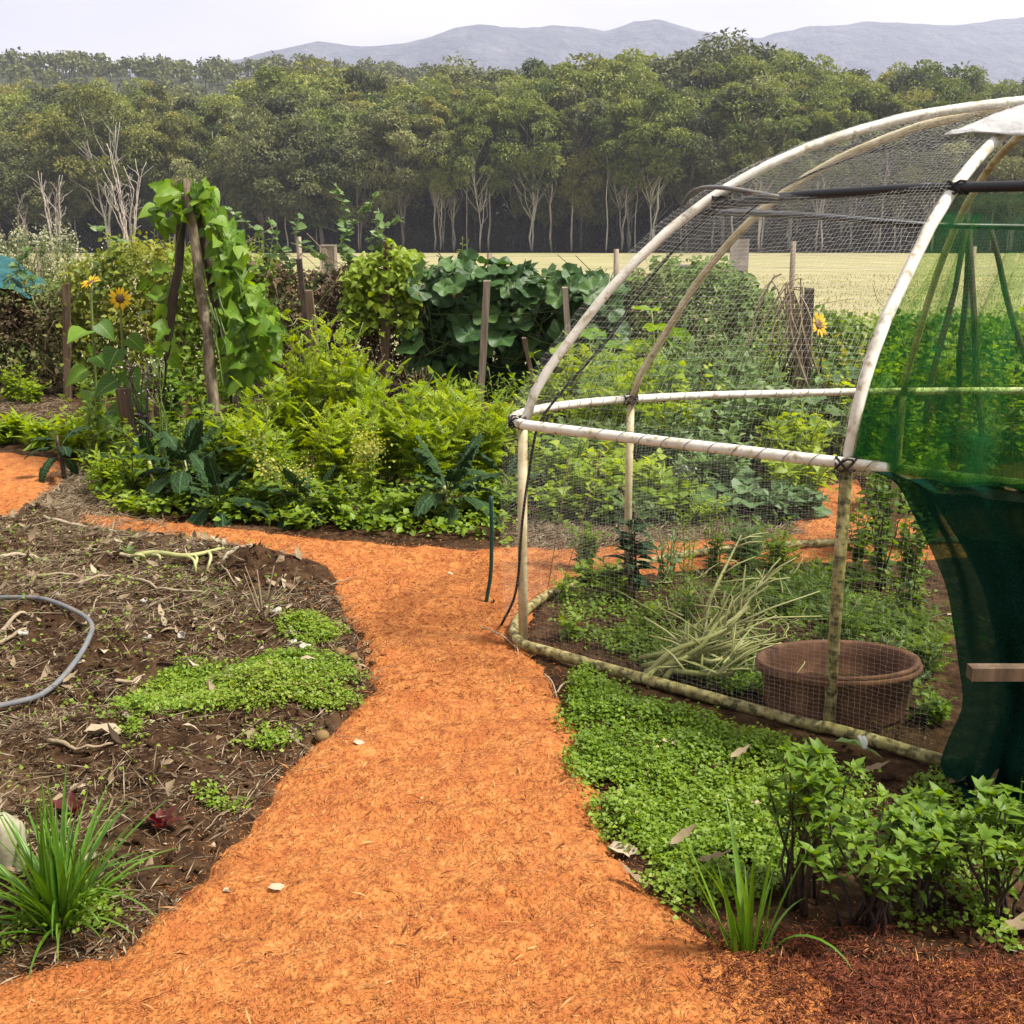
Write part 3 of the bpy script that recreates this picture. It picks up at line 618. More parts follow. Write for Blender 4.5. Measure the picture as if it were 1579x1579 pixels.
def anchor_label(g, px, dense):
    if g == G_MID: return None
    for ax, nm_ in sorted(ANCH, key=lambda q: abs(q[0] - px))[:3]:
        side = 'above' if abs(px - ax) < 14 else 'just right of' if px > ax else 'just left of'
        for w in ((('bushy' if dense else 'tall trunked') + ' front rank eucalypt ') if g == G_FRONT else 'skyline eucalypt crown ',):
            l = w + side + ' ' + nm_
            if l not in used_lab: used_lab.add(l); return l
    return None
n_tree = 0
def tree(pr, px, Y, top_py, H0, label, group, rz=None, lean=0):
    x = XY(px, Y, 380); h = AT(px, top_py, Y)[2]; s = h / H0
    t = thing('eucalypt_tree', label, 'tree', (x, Y, 0.1), rng.uniform(0, 6.28) if rz is None else rz, group); kx = rng.uniform(0.85, 1.35); t.scale = (s * kx, s * kx, s)
    obj('trunk', pr[0], t); obj('crown', pr[1], t); return t
rows = [(150, 0, G_FRONT), (157, 0.25, G_MID), (165, 0.5, G_MID), (174, 0.75, G_MID), (185, 1.0, G_BACK), (197, 1.0, G_BACK)]
for Y, f, g in rows:
    px = -160 + rng.uniform(0, 30)
    while px < 1750:
        prof = np.interp(px, tprof[:, 0], tprof[:, 1]); low = np.interp(px, [0, 300, 600, 900, 1300, 1579], [200, 185, 165, 150, 130, 165])
        top = (1 - f) * low + f * prof + rng.uniform(-10, 34) * (1.0 if f < 0.9 else 0.85)
        dense = f < 0.4 and (px < 620) or rng.random() < 0.15
        pr = protos[4 + rng.integers(3)] if dense else protos[rng.integers(4)]
        lab_ = anchor_label(g, px, dense)
        lab = lab_ or {G_FRONT: 'eucalypt with olive crown in the front rank at the field edge', G_MID: 'eucalypt standing inside the forest behind the front rank', G_BACK: 'tall eucalypt whose crown top forms the forest skyline'}[g]
        if not (f == 0 and (abs(px - 820) < 45 or abs(px - 165) < 50)):
            tree(pr, px, Y + rng.uniform(-2.5, 2.5), top, 20 if dense else 24, lab, g)
        px += rng.uniform(40, 68) * (1.12 if f > 0.9 else 1)
for k, px in enumerate(np.concatenate([np.linspace(330, 1560, 30) + rng.uniform(-14, 14, 30), rng.uniform(-60, 300, 7)])):
    if abs(px - 820) > 22: tree(slim[k % 4], px, rng.uniform(148.5, 154), np.interp(px, [0, 600, 900, 1300, 1579], [190, 165, 150, 130, 165]) + rng.uniform(-25, 35), 24, 'slender eucalypt with a thin pale bare trunk at the edge of the forest', 'slender pale trunked eucalypts at the forest edge')
tree(hero[0], 820, 148.5, 130, 25, 'pale twin trunked eucalypt at the field edge above the pumpkin vines', None, 0.3)
tree(hero[1], 168, 147.5, 128, 22, 'broad eucalypt with pale forked limbs behind the teal net mound', None, 1.0)
tree(hero[0], 1215, 156, 118, 25, 'tall eucalypt with long pale trunk seen above the dome netting', None, 2.0)
tree(hero[0], 970, 153, 150, 25, 'pale slender eucalypt between twin trunked tree and dome frame', None, 4.0)
tree(hero[0], 700, 152.5, 160, 25, 'pale trunked eucalypt behind the yellow leaved shoots on the vine fence', None, 5.2)
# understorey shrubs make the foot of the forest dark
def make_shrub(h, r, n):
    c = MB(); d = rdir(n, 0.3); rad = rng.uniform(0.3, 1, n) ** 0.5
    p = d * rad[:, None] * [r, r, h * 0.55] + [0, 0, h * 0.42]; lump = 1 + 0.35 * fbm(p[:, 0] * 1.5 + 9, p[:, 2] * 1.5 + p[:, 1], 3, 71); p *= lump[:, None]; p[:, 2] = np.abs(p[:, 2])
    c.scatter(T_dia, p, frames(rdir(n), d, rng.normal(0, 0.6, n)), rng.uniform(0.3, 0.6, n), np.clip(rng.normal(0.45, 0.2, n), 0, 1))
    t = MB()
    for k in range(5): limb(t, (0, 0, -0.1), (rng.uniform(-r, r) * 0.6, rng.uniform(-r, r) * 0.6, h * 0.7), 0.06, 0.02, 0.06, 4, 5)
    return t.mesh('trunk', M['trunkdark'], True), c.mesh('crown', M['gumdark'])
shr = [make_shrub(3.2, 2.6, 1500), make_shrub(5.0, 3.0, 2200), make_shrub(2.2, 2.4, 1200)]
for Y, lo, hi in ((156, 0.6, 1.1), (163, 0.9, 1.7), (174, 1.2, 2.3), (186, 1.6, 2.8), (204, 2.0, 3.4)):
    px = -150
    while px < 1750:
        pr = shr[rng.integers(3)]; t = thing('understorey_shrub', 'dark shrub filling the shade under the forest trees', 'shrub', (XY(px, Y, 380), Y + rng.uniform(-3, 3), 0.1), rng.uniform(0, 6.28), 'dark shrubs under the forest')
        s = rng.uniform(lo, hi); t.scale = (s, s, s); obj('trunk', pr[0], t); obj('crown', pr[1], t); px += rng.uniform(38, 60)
# bare pale saplings before the forest at the left
def bare_tree(px, Y, top_py, nst, spread, label, seed):
    x = XY(px, Y, 380); h = AT(px, top_py, Y)[2]; t = thing('bare_tree', label, 'tree', (x, Y, 0), 0)
    for k in range(nst):
        b = MB(); a = rng.uniform(0, 6.28); sp = spread * rng.uniform(0.3, 1); hh = h * rng.uniform(0.6, 1.0)
        P = spline([[math.cos(a) * 0.3, math.sin(a) * 0.3, -0.2], [math.cos(a) * sp * 0.45, math.sin(a) * sp * 0.3, hh * 0.4], [math.cos(a) * sp * 0.8 + rng.normal(0, 0.3), math.sin(a) * sp * 0.4, hh * 0.75], [math.cos(a) * sp + rng.normal(0, 0.4), math.sin(a) * sp * 0.5, hh]], 12)
        P[1:, 0] += rng.normal(0, 0.09, 11); b.tube(P, np.linspace(0.13, 0.035, 12), 5)
        for q in range(6):
            i = rng.integers(3, 10); b2 = P[i] + [rng.normal(0, 0.8), rng.normal(0, 0.5), rng.uniform(0.6, 2.0)]; limb(b, P[i], b2, 0.05, 0.015, 0.06, 4, 4)
        part('stem', b, M['dead'], t)
    return t
bare_tree(85, 141, 250, 8, 2.2, 'cluster of bare pale saplings behind the flowering weeds', 1)
bare_tree(200, 138, 215, 10, 2.6, 'bare grey many stemmed sapling just left of the bean teepee', 2)
bare_tree(40, 143, 285, 4, 1.2, 'short bare stems beside the teal net mound', 3)
# far wooded hill: one mass of trees
b = MB(); n = 2100
hx = rng.uniform(-300, 300, n); hy = 270 + (HY + 25 - 270) * rng.uniform(0, 1, n) ** 0.6
k2 = 260; hx[:k2] = np.linspace(-300, 300, k2) + rng.normal(0, 1, k2); hy[:k2] = HY + rng.normal(0, 5, k2)
hz = hill_z(hx, hy)
for i in range(n):
    m = 46; r = rng.uniform(1.8, 3.6); hh = rng.uniform(2.5, 6.0); d = rdir(m, 0.25); p = np.array([hx[i], hy[i], hz[i] + hh]) + d * r * rng.uniform(0.5, 1, (m, 1)) * [1, 1, 0.85]
    b.scatter(T_round, p, frames(rdir(m), d), rng.uniform(0.9, 1.7, m), np.clip(rng.normal(0.4, 0.18, m), 0, 1))
    b.add(np.array([[hx[i] - 0.2, hy[i], hz[i] - 1], [hx[i] + 0.2, hy[i], hz[i] - 1], [hx[i] + 0.12, hy[i], hz[i] + hh], [hx[i] - 0.12, hy[i], hz[i] + hh], [hx[i], hy[i] + 0.2, hz[i] - 1]]), [np.array([[0, 1, 2, 3]]), np.array([[1, 4, 2], [4, 0, 3]])], 0.3)
stuff('hillside_forest', b, M['gum'], 'far hazy forest covering the hill behind the eucalypts', 'forest')

# ------------------------------------------------------------------ netted dome
PLAN = np.array([(1.02, 3.28), (1.32, 3.03), (1.75, 2.80), (2.4, 2.66), (3.2, 2.80), (3.9, 3.45), (4.12, 4.35), (3.8, 5.1), (2.9, 5.46), (1.8, 5.45), (1.05, 5.30), (0.55, 5.03), (0.25, 4.72), (0.075, 4.38), (0.04, 4.05), (0.22, 3.86)], float)
NP = 600
ring = spline(PLAN, NP, True); APEX = np.array([2.1, 4.2]); ZA = 2.055
def near_u(p): return int(np.argmin(np.hypot(ring[:, 0] - p[0], ring[:, 1] - p[1])))
U0, U10, U13 = near_u(PLAN[0]), near_u(PLAN[11]), near_u(PLAN[14])
rail_z = 0.895 - 0.08 * np.clip((ring[:, 1] - 4.1) / 1.3, 0, 1)
F1 = np.array([(0, 0), (0.02, 0.08), (0.05, 0.16), (0.097, 0.268), (0.145, 0.39), (0.2, 0.5), (0.262, 0.605), (0.333, 0.702), (0.415, 0.785), (0.5, 0.852), (0.585, 0.9), (0.67, 0.94), (0.78, 0.968), (0.88, 0.986), (1, 1)]); F3 = np.array([(0, 0), (0.015, 0.1), (0.0546, 0.25), (0.11, 0.37), (0.18, 0.483), (0.255, 0.60), (0.339, 0.70), (0.44, 0.79), (0.549, 0.86), (0.7, 0.93), (0.85, 0.975), (1, 1)])
uu = np.arange(NP); du = np.abs((uu - near_u(PLAN[1]) + NP / 2) % NP - NP / 2) / NP
w3 = 1 - smooth(du, 0.05, 0.20)
def dome_pt(ui, s, off=0.0):
    """point on the dome above plan position ui (array) at 0..1 from rail to apex"""
    ui = np.asarray(ui) % NP; s = np.asarray(s, float)
    f = np.interp(s, F1[:, 0], F1[:, 1]) * (1 - w3[ui]) + np.interp(s, F3[:, 0], F3[:, 1]) * w3[ui]
    xy = ring[ui] + (APEX - ring[ui]) * s[..., None]
    out = norm(ring[ui] - APEX) * (off * (1 - s))[..., None]
    return np.concatenate([xy + out, (rail_z[ui] + (ZA - rail_z[ui]) * f + off * s)[..., None]], -1)
dome = thing('netted_dome', 'dome frame of white pipe covered in bird netting beside the orange path', 'netted dome', (APEX[0], APEX[1], 0))
OFF = np.array([APEX[0], APEX[1], 0.0])
def dpart(name, b, mat, parent=dome, shade=True, kind=None):
    me = b if not isinstance(b, MB) else b.mesh(name, mat, shade)
    return obj(name, me, parent, tuple(-OFF) if parent is dome else None, kind)
ss = np.concatenate([np.linspace(0, 0.2, 10), np.linspace(0.22, 1, 24)])
UO = near_u((4.12, 4.35)); U4 = near_u((1.95, 5.46)); U5 = near_u((2.9, 2.82)); U6 = near_u((2.75, 5.4))
for (ua, ub, r, mat) in ((U13, UO, 0.0178, 'pvc'), (U10, U5, 0.0165, 'pvcgrey'), (U0, U6, 0.0192, 'pvc'), (U4, near_u((2.2, 2.7)), 0.016, 'pvcgrey')):
    A = dome_pt(np.full(len(ss), ua), ss); B = dome_pt(np.full(len(ss), ub), ss)[::-1]
    P = np.concatenate([A, B[1:]]); P[0, 2] -= 0.02; dpart('hoop', MB().tube(P, r, 10), M[mat])
for ui, mat, r in ((U13, 'pvcgrey', 0.019), (U10, 'pvcgrey', 0.018), (U0, 'pvcmoss', 0.019), (U4, 'pvcgrey', 0.018), (UO, 'pvcgrey', 0.019), (U5, 'pvcgrey', 0.019), (U6, 'pvcgrey', 0.019)):
    p = ring[ui]; dpart('post', MB().tube([[p[0] + 0.005, p[1], -0.06], [p[0], p[1], 0.4], [p[0], p[1], rail_z[ui] - 0.02]], r, 10), M[mat])
RZ = np.concatenate([np.stack([ring[:, 0], ring[:, 1], rail_z], -1)] * 2)
rr = np.concatenate([RZ[:NP], RZ[:1]]); o_n = norm(np.concatenate([ring, ring[:1]]) - APEX)
dpart('rail', MB().tube(rr + np.c_[o_n * 0.024, np.zeros(NP + 1)], 0.0185, 10), M['pvc'])
bz = np.array([float(v) for v in soil_z(ring[:, 0], ring[:, 1])]); kk = 150; bz = np.convolve(np.concatenate([bz[-kk:], bz, bz[:kk]]), np.ones(kk) / kk, 'same')[kk:-kk]; bz = np.maximum(bz, 0) + 0.028 + 0.005 * np.sin(uu * 0.05)
br = np.stack([ring[:, 0], ring[:, 1], bz], -1); br = np.concatenate([br, br[:1]])
dpart('base_pipe', MB().tube(br + np.c_[o_n * 0.022, np.zeros(NP + 1)], 0.0205, 10), M['pvcmoss'])
# lacing wound round the rail
th = np.linspace(0, NP, NP * 8); ph = th / NP * 2 * math.pi * 130
ci = np.stack([np.interp(th, np.arange(NP + 1), rr[:, k]) for k in range(3)], -1); cn = np.stack([np.interp(th, np.arange(NP + 1), o_n[:, k]) for k in range(2)], -1)
P = ci + np.c_[cn * (0.024 + 0.022 * np.cos(ph))[:, None], 0.022 * np.sin(ph)]
dpart('lacing', MB().tube(P, 0.0012, 3, cap=False), M['lace'])
# black poly pipe across the hoops and the thinner one behind
P = spline([AT(1108, 317, 4.07), AT(1200, 305, 3.93), AT(1320, 296, 3.74), AT(1476, 289, 3.57), (1.95, 3.12, 1.70), (2.6, 2.85, 1.68)], 30)
dpart('black_pipe', MB().tube(P, 0.0165, 9), M['blackpipe'])
P = spline([AT(1085, 326, 4.09), AT(1200, 330, 4.55), AT(1320, 338, 4.85), AT(1440, 347, 5.0), AT(1579, 350, 5.05), (2.6, 5.0, 1.6)], 30)
dpart('rear_pipe', MB().tube(P, 0.0135, 8), M['blackpipe'])
P = spline([AT(1052, 318, 4.2), AT(1070, 294, 4.1), AT(1110, 289, 4.03), AT(1180, 300, 3.95), AT(1200, 304, 3.91)], 16); dpart('bent_pipe', MB().tube(P, 0.008, 8), M['hose'])
# ties where pipes cross
for p in (RZ[U13] + [-0.02, -0.01, 0.0], RZ[U0] + [-0.01, -0.025, 0.0], RZ[U10], AT(1112, 312, 4.05), AT(1478, 289, 3.58)):
    b = MB(); a = np.linspace(0, 6.28 * 3.2, 46); b.tube(np.asarray(p) + np.stack([0.032 * np.cos(a), 0.032 * np.sin(a), 0.02 * np.sin(a * 1.7)], -1), 0.004, 4); dpart('tie', b, M['cord'])
# netting: real threads on the walls and over the hoops
tw = np.linspace(0.02, 0.98, 56); td = np.linspace(0.0, 0.93, 128)
wallp = []
for t in tw:
    w = norm(ring - APEX) * (0.05 + 0.025 * math.sin(t * math.pi) + 0.012 * fbm(uu * 0.06, np.full(NP, t * 6), 2, 81))[:, None]
    wallp.append(np.c_[ring + w, bz + (rail_z - bz) * t])
for s in td:
    p = dome_pt(uu, np.full(NP, s), 0.045 - 0.02 * s); sag = 0.03 * math.sin(min(1, s * 2.2) * math.pi) * np.cos(uu / NP * 2 * math.pi * 7) - 0.01
    p[:, 2] += sag * 0.6; wallp.append(p)
GR = np.array(wallp); GR += rng.normal(0, 0.0014, GR.shape)
nr = len(GR); door = np.zeros(NP, bool); ub = near_u((2.7, 2.72)); door[U0 + 1:ub] = True; door2 = np.zeros(NP, bool); door2[near_u((1.28, 3.06)):ub] = True
tu = norm(np.roll(GR, -1, 1) - GR); tv = norm(np.gradient(GR, axis=0)); hw_row = np.where(np.arange(nr) < 56, 0.00018, 0.00026)
nb = MB()
def ribbons(A, B, w, mask):
    a = A[mask]; bb = B[mask]; ww = w[mask] * hw_row[ii[mask]][:, None]; n = len(a)
    V = np.stack([a - ww, a + ww, bb + ww, bb - ww], 1).reshape(-1, 3); nb.add(V, np.arange(4 * n).reshape(-1, 4))
jj, ii = np.meshgrid(np.arange(NP), np.arange(nr)); free = ~(door[jj] & (ii < 56 + 66) & (ii >= 56)) & ~(door2[jj] & (ii < 56))
ribbons(GR, np.roll(GR, -1, 1), tv, free)
shrink = np.where(ii < 56, 1, 1 - np.concatenate([np.zeros(56), td])[ii]); step = np.where(shrink > 0.55, 1, np.where(shrink > 0.28, 2, np.where(shrink > 0.14, 4, 8)))
mask = free & (jj % step == 0); mask[-1] = False
ribbons(GR, np.roll(GR, -1, 0), tu, mask)
dpart('netting', nb, M['net'], shade=False, kind='stuff')
# a few repair strings inside the near wall
for a, c in (((905, 700), (1240, 1090)), ((930, 690), (850, 960)), ((880, 690), (845, 905)), ((1090, 990), (1290, 1120))):
    pa = AT(*a, 4.3); pc = AT(*c, 3.75 if c[0] > 1000 else 4.25); dpart('repair_string', MB().tube([pa, (pa + pc) / 2 + [0, 0, -0.01], pc], 0.0016, 4), M['straw'])

# cord along the left hoop and down to the ground
P = [dome_pt(np.array([U13]), np.array([s]), 0.03)[0] for s in (0.42,)] + [AT(1020, 408, 4.05), AT(940, 520, 4.02), AT(870, 600, 3.98), AT(834, 648, 3.97), AT(822, 690, 3.94), AT(806, 800, 3.95), AT(796, 910, 4.05), G(772, 966, 0.01)]
tag(obj('black_cord', MB().tube(spline(P, 60), 0.0055, 5).mesh('black_cord', M['cord'], True)), 'thin black cord tied along the dome hoop and hanging to the path', 'cord')
P = [AT(1440, 213, 3.9), AT(1330, 238, 3.95), AT(1215, 285, 4.0), AT(1130, 345, 4.03)]
tag(obj('tie_cord', MB().tube(spline(P, 30), 0.004, 5).mesh('tie_cord', M['cord'], True)), 'short dark cord knotted under the white sheet at the dome top', 'cord')
# white sheet over the top: it lies on the hoops between the second and the third
def proj(P): 
    q = P - np.array([0, 0, CAMZ]); dep = q[..., 1] * CP - q[..., 2] * SP; return 789.5 + FPX * q[..., 0] / dep, 789.5 - FPX * (q[..., 1] * SP + q[..., 2] * CP) / dep, dep
su, ss_ = np.meshgrid(np.arange(0, NP, 2), np.linspace(0.3, 1.0, 160), indexing='ij'); SPt = dome_pt(su.ravel(), ss_.ravel(), 0.05); spx, spy, sdep = proj(SPt)
front_ = (SPt[:, 1] < 4.2 + 0.12 * (SPt[:, 0] - 2.1)); SPt = SPt[front_]; spx = spx[front_]; spy = spy[front_]
ga, gb = 34, 12; Pg = np.zeros((ga, gb, 3))
for i_ in range(ga):
    x_ = 1456 + 330 * (i_ / (ga - 1)) ** 1.2; yt = np.interp(x_, [1456, 1500, 1535, 1579, 1680, 1790], [207, 190, 174, 160, 146, 140]); yb = np.interp(x_, [1456, 1475, 1500, 1579, 1680, 1790], [208, 206, 203, 208, 222, 250])
    for j_ in range(gb):
        y_ = yt + (yb - yt) * j_ / (gb - 1); dd = (spx - x_) ** 2 + (spy - y_) ** 2; k_ = np.argsort(dd)[:6]; w_ = 1 / (dd[k_] + 2.0); Pg[i_, j_] = (SPt[k_] * w_[:, None]).sum(0) / w_.sum()
for _ in range(3): Pg[1:-1, 1:-1] = (Pg[:-2, 1:-1] + Pg[2:, 1:-1] + Pg[1:-1, :-2] + Pg[1:-1, 2:]) / 4
Pg[:, :, 2] += 0.006 * np.sin(np.arange(ga) * 0.8)[:, None] * np.sin(np.arange(gb) * 0.6)[None, :]
me = MB().grid(Pg).mesh('white_sheet', M['white'], True); o = obj('white_sheet', me); tag(o, 'greyish white sheet stretched over the very top of the dome', 'sheet')
sm = o.modifiers.new('thick', 'SOLIDIFY'); sm.thickness = 0.003

# ------------------------------------------------------------------ green shade cloth over the doorway
shade = thing('shade_cloth', 'green shade cloth hanging in folds over the dome doorway', 'shade cloth', (1.6, 2.9, 0))
nu_, nv_ = 90, 60; Pc = np.zeros((nv_, nu_, 3))
u_idx = U0 + np.linspace(0, 1, nu_) * (near_u((2.75, 2.74)) - U0)
for a in range(nv_):
    v = a / (nv_ - 1)                        # 0 top, 1 rail
    s = 0.335 * (1 - v)
    for c in range(nu_):
        f = c / (nu_ - 1); ui_ = int(u_idx[c]); p = dome_pt(np.array([ui_]), np.array([s + 0.05 * f * (1 - v)]), -0.03 + 0.10 * v ** 3 * min(1, f * 9))[0]
        fold = (0.020 * math.sin(f * 70 + 1.2 * math.sin(v * 2.1)) * (0.15 + 0.85 * v) + 0.026 * math.sin(f * 27 + v * 2 + 1.0) * v) * min(1, f * 12)
        nn = norm(np.array([p[0] - APEX[0], p[1] - APEX[1], 0.0])); Pc[a, c] = p + nn * fold + [0, 0, -0.01 * math.sin(f * 9) * (1 - v)]
sh_o = -np.array([1.6, 2.9, 0.0])
part('upper_panel', MB().grid(Pc + sh_o), M['shade'], shade)
o3 = norm(Pc[:, :, :2] - APEX); o3 = np.concatenate([o3, np.zeros(o3.shape[:2] + (1,))], -1)
part('doubled_edge', MB().grid((Pc + o3 * 0.010)[8:, :10] + sh_o), M['shade'], shade)
for k_, v0_ in enumerate((0.64, 0.77, 0.86, 0.93)):
    cc = np.arange(nu_); vt = v0_ + 0.012 * np.sin(cc * (0.13 + 0.04 * k_) + k_) + 0.008 * np.sin(cc * 0.4 + 2 * k_); rows_ = vt[None] + (1 - vt)[None] * np.linspace(0, 1, 14)[:, None]
    H_ = np.stack([np.array([np.interp(rows_[:, c] * (nv_ - 1), np.arange(nv_), (Pc + o3 * (0.008 + 0.006 * k_))[:, c, q]) for c in cc]).T for q in range(3)], -1)
    part('doubled_hem', MB().grid(H_ + sh_o), M['shade'], shade)
# lower drape gathers to the right of the post
edge_px = [(1340, 722), (1385, 742), (1412, 790), (1442, 850), (1464, 905), (1474, 960), (1482, 1020), (1488, 1080), (1472, 1120), (1460, 1160), (1470, 1195), (1500, 1232), (1530, 1246)]
A0 = np.array([1.03, 3.17]); A1 = np.array([2.2, 2.45]); dl = norm(A1 - A0)
def on_wall(px, py, off=0.0):
    d = ray(px, py); n2 = np.array([dl[1], -dl[0]]); n2 = n2 if n2[1] < 0 else -n2
    o2 = A0 + n2 * off; t = (o2 @ n2) / (d[:2] @ n2); return np.array([0, 0, CAMZ]) + d * t
ed = spline([(w_ if w_[2] > 0.02 else G(*p, 0.014)) for p in edge_px for w_ in [on_wall(*p, 0.02)]], 50)
for name, wave0, ph0, off, mat, r0_ in (('lower_drape', 0.036, 0.0, 0.03, 'shade2', 0), ('inner_drape', 0.022, 2.0, -0.01, 'shade2', 5), ('inner_drape', 0.025, 3.1, -0.04, 'shade2', 11), ('inner_drape', 0.025, 4.4, -0.07, 'shade2', 17)):  # inner layers added to darken the drape towards the ground
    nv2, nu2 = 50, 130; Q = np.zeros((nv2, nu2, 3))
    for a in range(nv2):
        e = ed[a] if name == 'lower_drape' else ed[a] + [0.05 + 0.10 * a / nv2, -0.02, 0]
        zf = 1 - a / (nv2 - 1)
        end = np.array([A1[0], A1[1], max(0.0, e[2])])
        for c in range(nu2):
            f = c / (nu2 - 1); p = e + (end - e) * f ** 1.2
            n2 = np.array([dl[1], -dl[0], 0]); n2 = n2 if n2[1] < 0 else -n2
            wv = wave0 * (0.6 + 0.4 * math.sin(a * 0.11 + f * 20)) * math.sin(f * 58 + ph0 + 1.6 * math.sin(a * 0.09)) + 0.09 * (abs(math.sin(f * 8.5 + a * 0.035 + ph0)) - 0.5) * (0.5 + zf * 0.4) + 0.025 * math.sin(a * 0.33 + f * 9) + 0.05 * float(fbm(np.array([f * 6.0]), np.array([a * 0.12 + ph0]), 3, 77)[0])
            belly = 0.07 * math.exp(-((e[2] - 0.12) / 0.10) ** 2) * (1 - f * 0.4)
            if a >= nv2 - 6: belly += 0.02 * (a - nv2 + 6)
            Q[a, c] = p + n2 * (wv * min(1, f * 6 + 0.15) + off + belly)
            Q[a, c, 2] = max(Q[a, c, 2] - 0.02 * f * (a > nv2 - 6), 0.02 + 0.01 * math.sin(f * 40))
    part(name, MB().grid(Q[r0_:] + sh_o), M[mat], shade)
# pleats: doubled cloth that widens downwards
for f0, w0, w1, v0 in ((0.055, 0.004, 0.012, 0.30), (0.10, 0.004, 0.022, 0.15), (0.165, 0.003, 0.03, 0.35), (0.225, 0.006, 0.034, 0.05), (0.30, 0.004, 0.03, 0.10), (0.38, 0.01, 0.05, 0.0), (0.52, 0.01, 0.06, 0.1)):
    rows_ = np.arange(int(v0 * nv_), nv_); Q = []
    for a in rows_:
        v = a / (nv_ - 1); w = w0 + (w1 - w0) * v ** 1.5; fx = f0 + 0.02 * math.sin(v * 3 + f0 * 40) + np.array([-1, -0.33, 0.33, 1]) * w
        q = np.stack([np.interp(np.clip(fx, 0, 1) * (nu_ - 1), np.arange(nu_), Pc[a, :, k]) for k in range(3)], -1); q[1:3, :2] += norm(q[1:3, :2] - APEX) * 0.012; Q.append(q + np.c_[norm(q[:, :2] - APEX) * 0.006, np.zeros(4)])
    part('pleat', MB().grid(np.array(Q) + sh_o), M['shade'], shade)

# ------------------------------------------------------------------ plants
def P3(px, Y): x = XY(px, Y); return np.array([x, Y, gz1(x, Y)])
def top_h(px, py, Y): return AT(px, py, Y)[2]
def stalk_path(h, lean, az, n=8, wob=0.02, bend=1.6):
    t = np.linspace(0, 1, n); r = lean * h * t ** bend
    P = np.stack([r * math.cos(az), r * math.sin(az), h * t * (1 - 0.12 * lean * t)], -1); P[1:] += rng.normal(0, wob * h * 0.5, (n - 1, 3)) * [1, 1, 0.3]
    return P
def leafy(name, label, cat, loc, h, spread, tpl, mat, nst, npl, size, t0=0.15, lift=0.35, group=None, stem='stem', stem_r=0.005, top_small=0.5, blooms=None, bloom_n=26, bloom_r=0.05, tint=0.5, dark_low=0.0, lean=(0.1, 0.6), wide=1.0, bloom_size=0.016, hvar=0.35, wob=0.02):
    """a plant of several stems with leaves set in a spiral up each: stems, foliage and (if any) blossom are its parts"""
    t = thing(name, label, cat, tuple(loc), rng.uniform(0, 6.28), group)
    sb = MB(); pos = []; dr = []; sz = []; tn = []; bp = []
    for s in range(nst):
        az = s * 2.4 + rng.uniform(0, 1.2); ln = rng.uniform(*lean); hh = h * (1 - hvar * rng.random())
        P = stalk_path(hh, ln * spread / max(h, 0.05) * 1.6, az, 8, wob); P[:, :2] += rng.normal(0, spread * 0.10, 2)
        sb.tube(P, np.linspace(stem_r, stem_r * 0.4, 8), 4, rng.uniform(0.2, 0.8))
        for k in range(npl):
            f = t0 + (1 - t0) * (k + rng.uniform(0, 1)) / npl; q = f * 7; i = min(6, int(q)); p = P[i] + (P[i + 1] - P[i]) * (q - i)
            a = k * 2.4 + s * 1.3 + rng.normal(0, 0.4); el = lift + rng.normal(0, 0.25) + 0.5 * (f - 0.5)
            pos.append(p); dr.append([math.cos(a) * math.cos(el), math.sin(a) * math.cos(el), math.sin(el)])
            sz.append(size * rng.uniform(0.65, 1.15) * (1 - (1 - top_small) * f ** 2)); tn.append(tint + rng.normal(0, 0.16) + 0.16 * (f - 0.6))
        if blooms is not None:
            m = bloom_n; d = rdir(m, 0.6); bp.append(P[-1] + [0, 0, -bloom_r * 0.6] + d * (bloom_r * rng.uniform(0.3, 1.3, (m, 1))) * [1, 1, 1.5])
            for q in range(min(m, 10)): sb.tube([P[-2], bp[-1][q]], [0.0018, 0.001], 3, 0.7, cap=False)
    pos = np.array(pos); sz = np.array(sz); up = np.tile([0, 0, 1.0], (len(pos), 1)) + rng.normal(0, 0.35, (len(pos), 3))
    rot = frames(np.array(dr), up); fb = MB()
    tl = tpl if isinstance(tpl, list) else [tpl]; which = rng.integers(0, len(tl), len(pos)); tn = np.clip(np.array(tn), 0, 1)
    for w, tp in enumerate(tl):
        mk = which == w; fb.scatter(tp, pos[mk], rot[mk], np.stack([sz[mk] * wide, sz[mk], sz[mk]], -1), tn[mk])
    part('stem', sb, M[stem], t); part('foliage', fb, M[mat], t, kind='stuff', shade=True)
    if blooms is not None:
        bp = np.concatenate(bp); m = len(bp); f = MB(); f.scatter(T_round, bp, frames(rdir(m, 0.3), rdir(m, 1.0)), rng.uniform(0.6, 1.4, m) * bloom_size, np.clip(rng.normal(0.5, 0.25, m), 0, 1)); part('blossom', f, M[blooms], t, kind='stuff')
    return t

FERN = [T_fern, T_fern2]
# --- the big light green feathery plants in the bed
ferns = [(430, 7.05, 600, 0.32, 'feathery light green bush to the right of the bean teepee foot'), (495, 7.35, 492, 0.36, 'tallest feathery light green bush beside the tapered wooden stake'), (548, 7.15, 522, 0.34, 'yellow green feathery bush in front of the dark plum plant'),
         (600, 6.9, 590, 0.34, 'feathery light green bush in the middle of the bed'), (655, 6.75, 640, 0.34, 'low feathery light green bush left of the big dark kale'), (455, 7.5, 560, 0.3, 'feathery bush close behind the tapered stake'),
         (735, 6.9, 625, 0.32, 'feathery pale green bush beside the dome corner'), (520, 6.55, 640, 0.32, 'feathery green bush just behind the yellow flowering brassicas'), (395, 6.6, 650, 0.26, 'small feathery bush between kale and yellow flowering brassica'),
         (690, 7.4, 600, 0.32, 'feathery bush under the pumpkin vines near the square stake'), (790, 7.1, 640, 0.26, 'feathery bush right beside the netting corner outside the dome')]
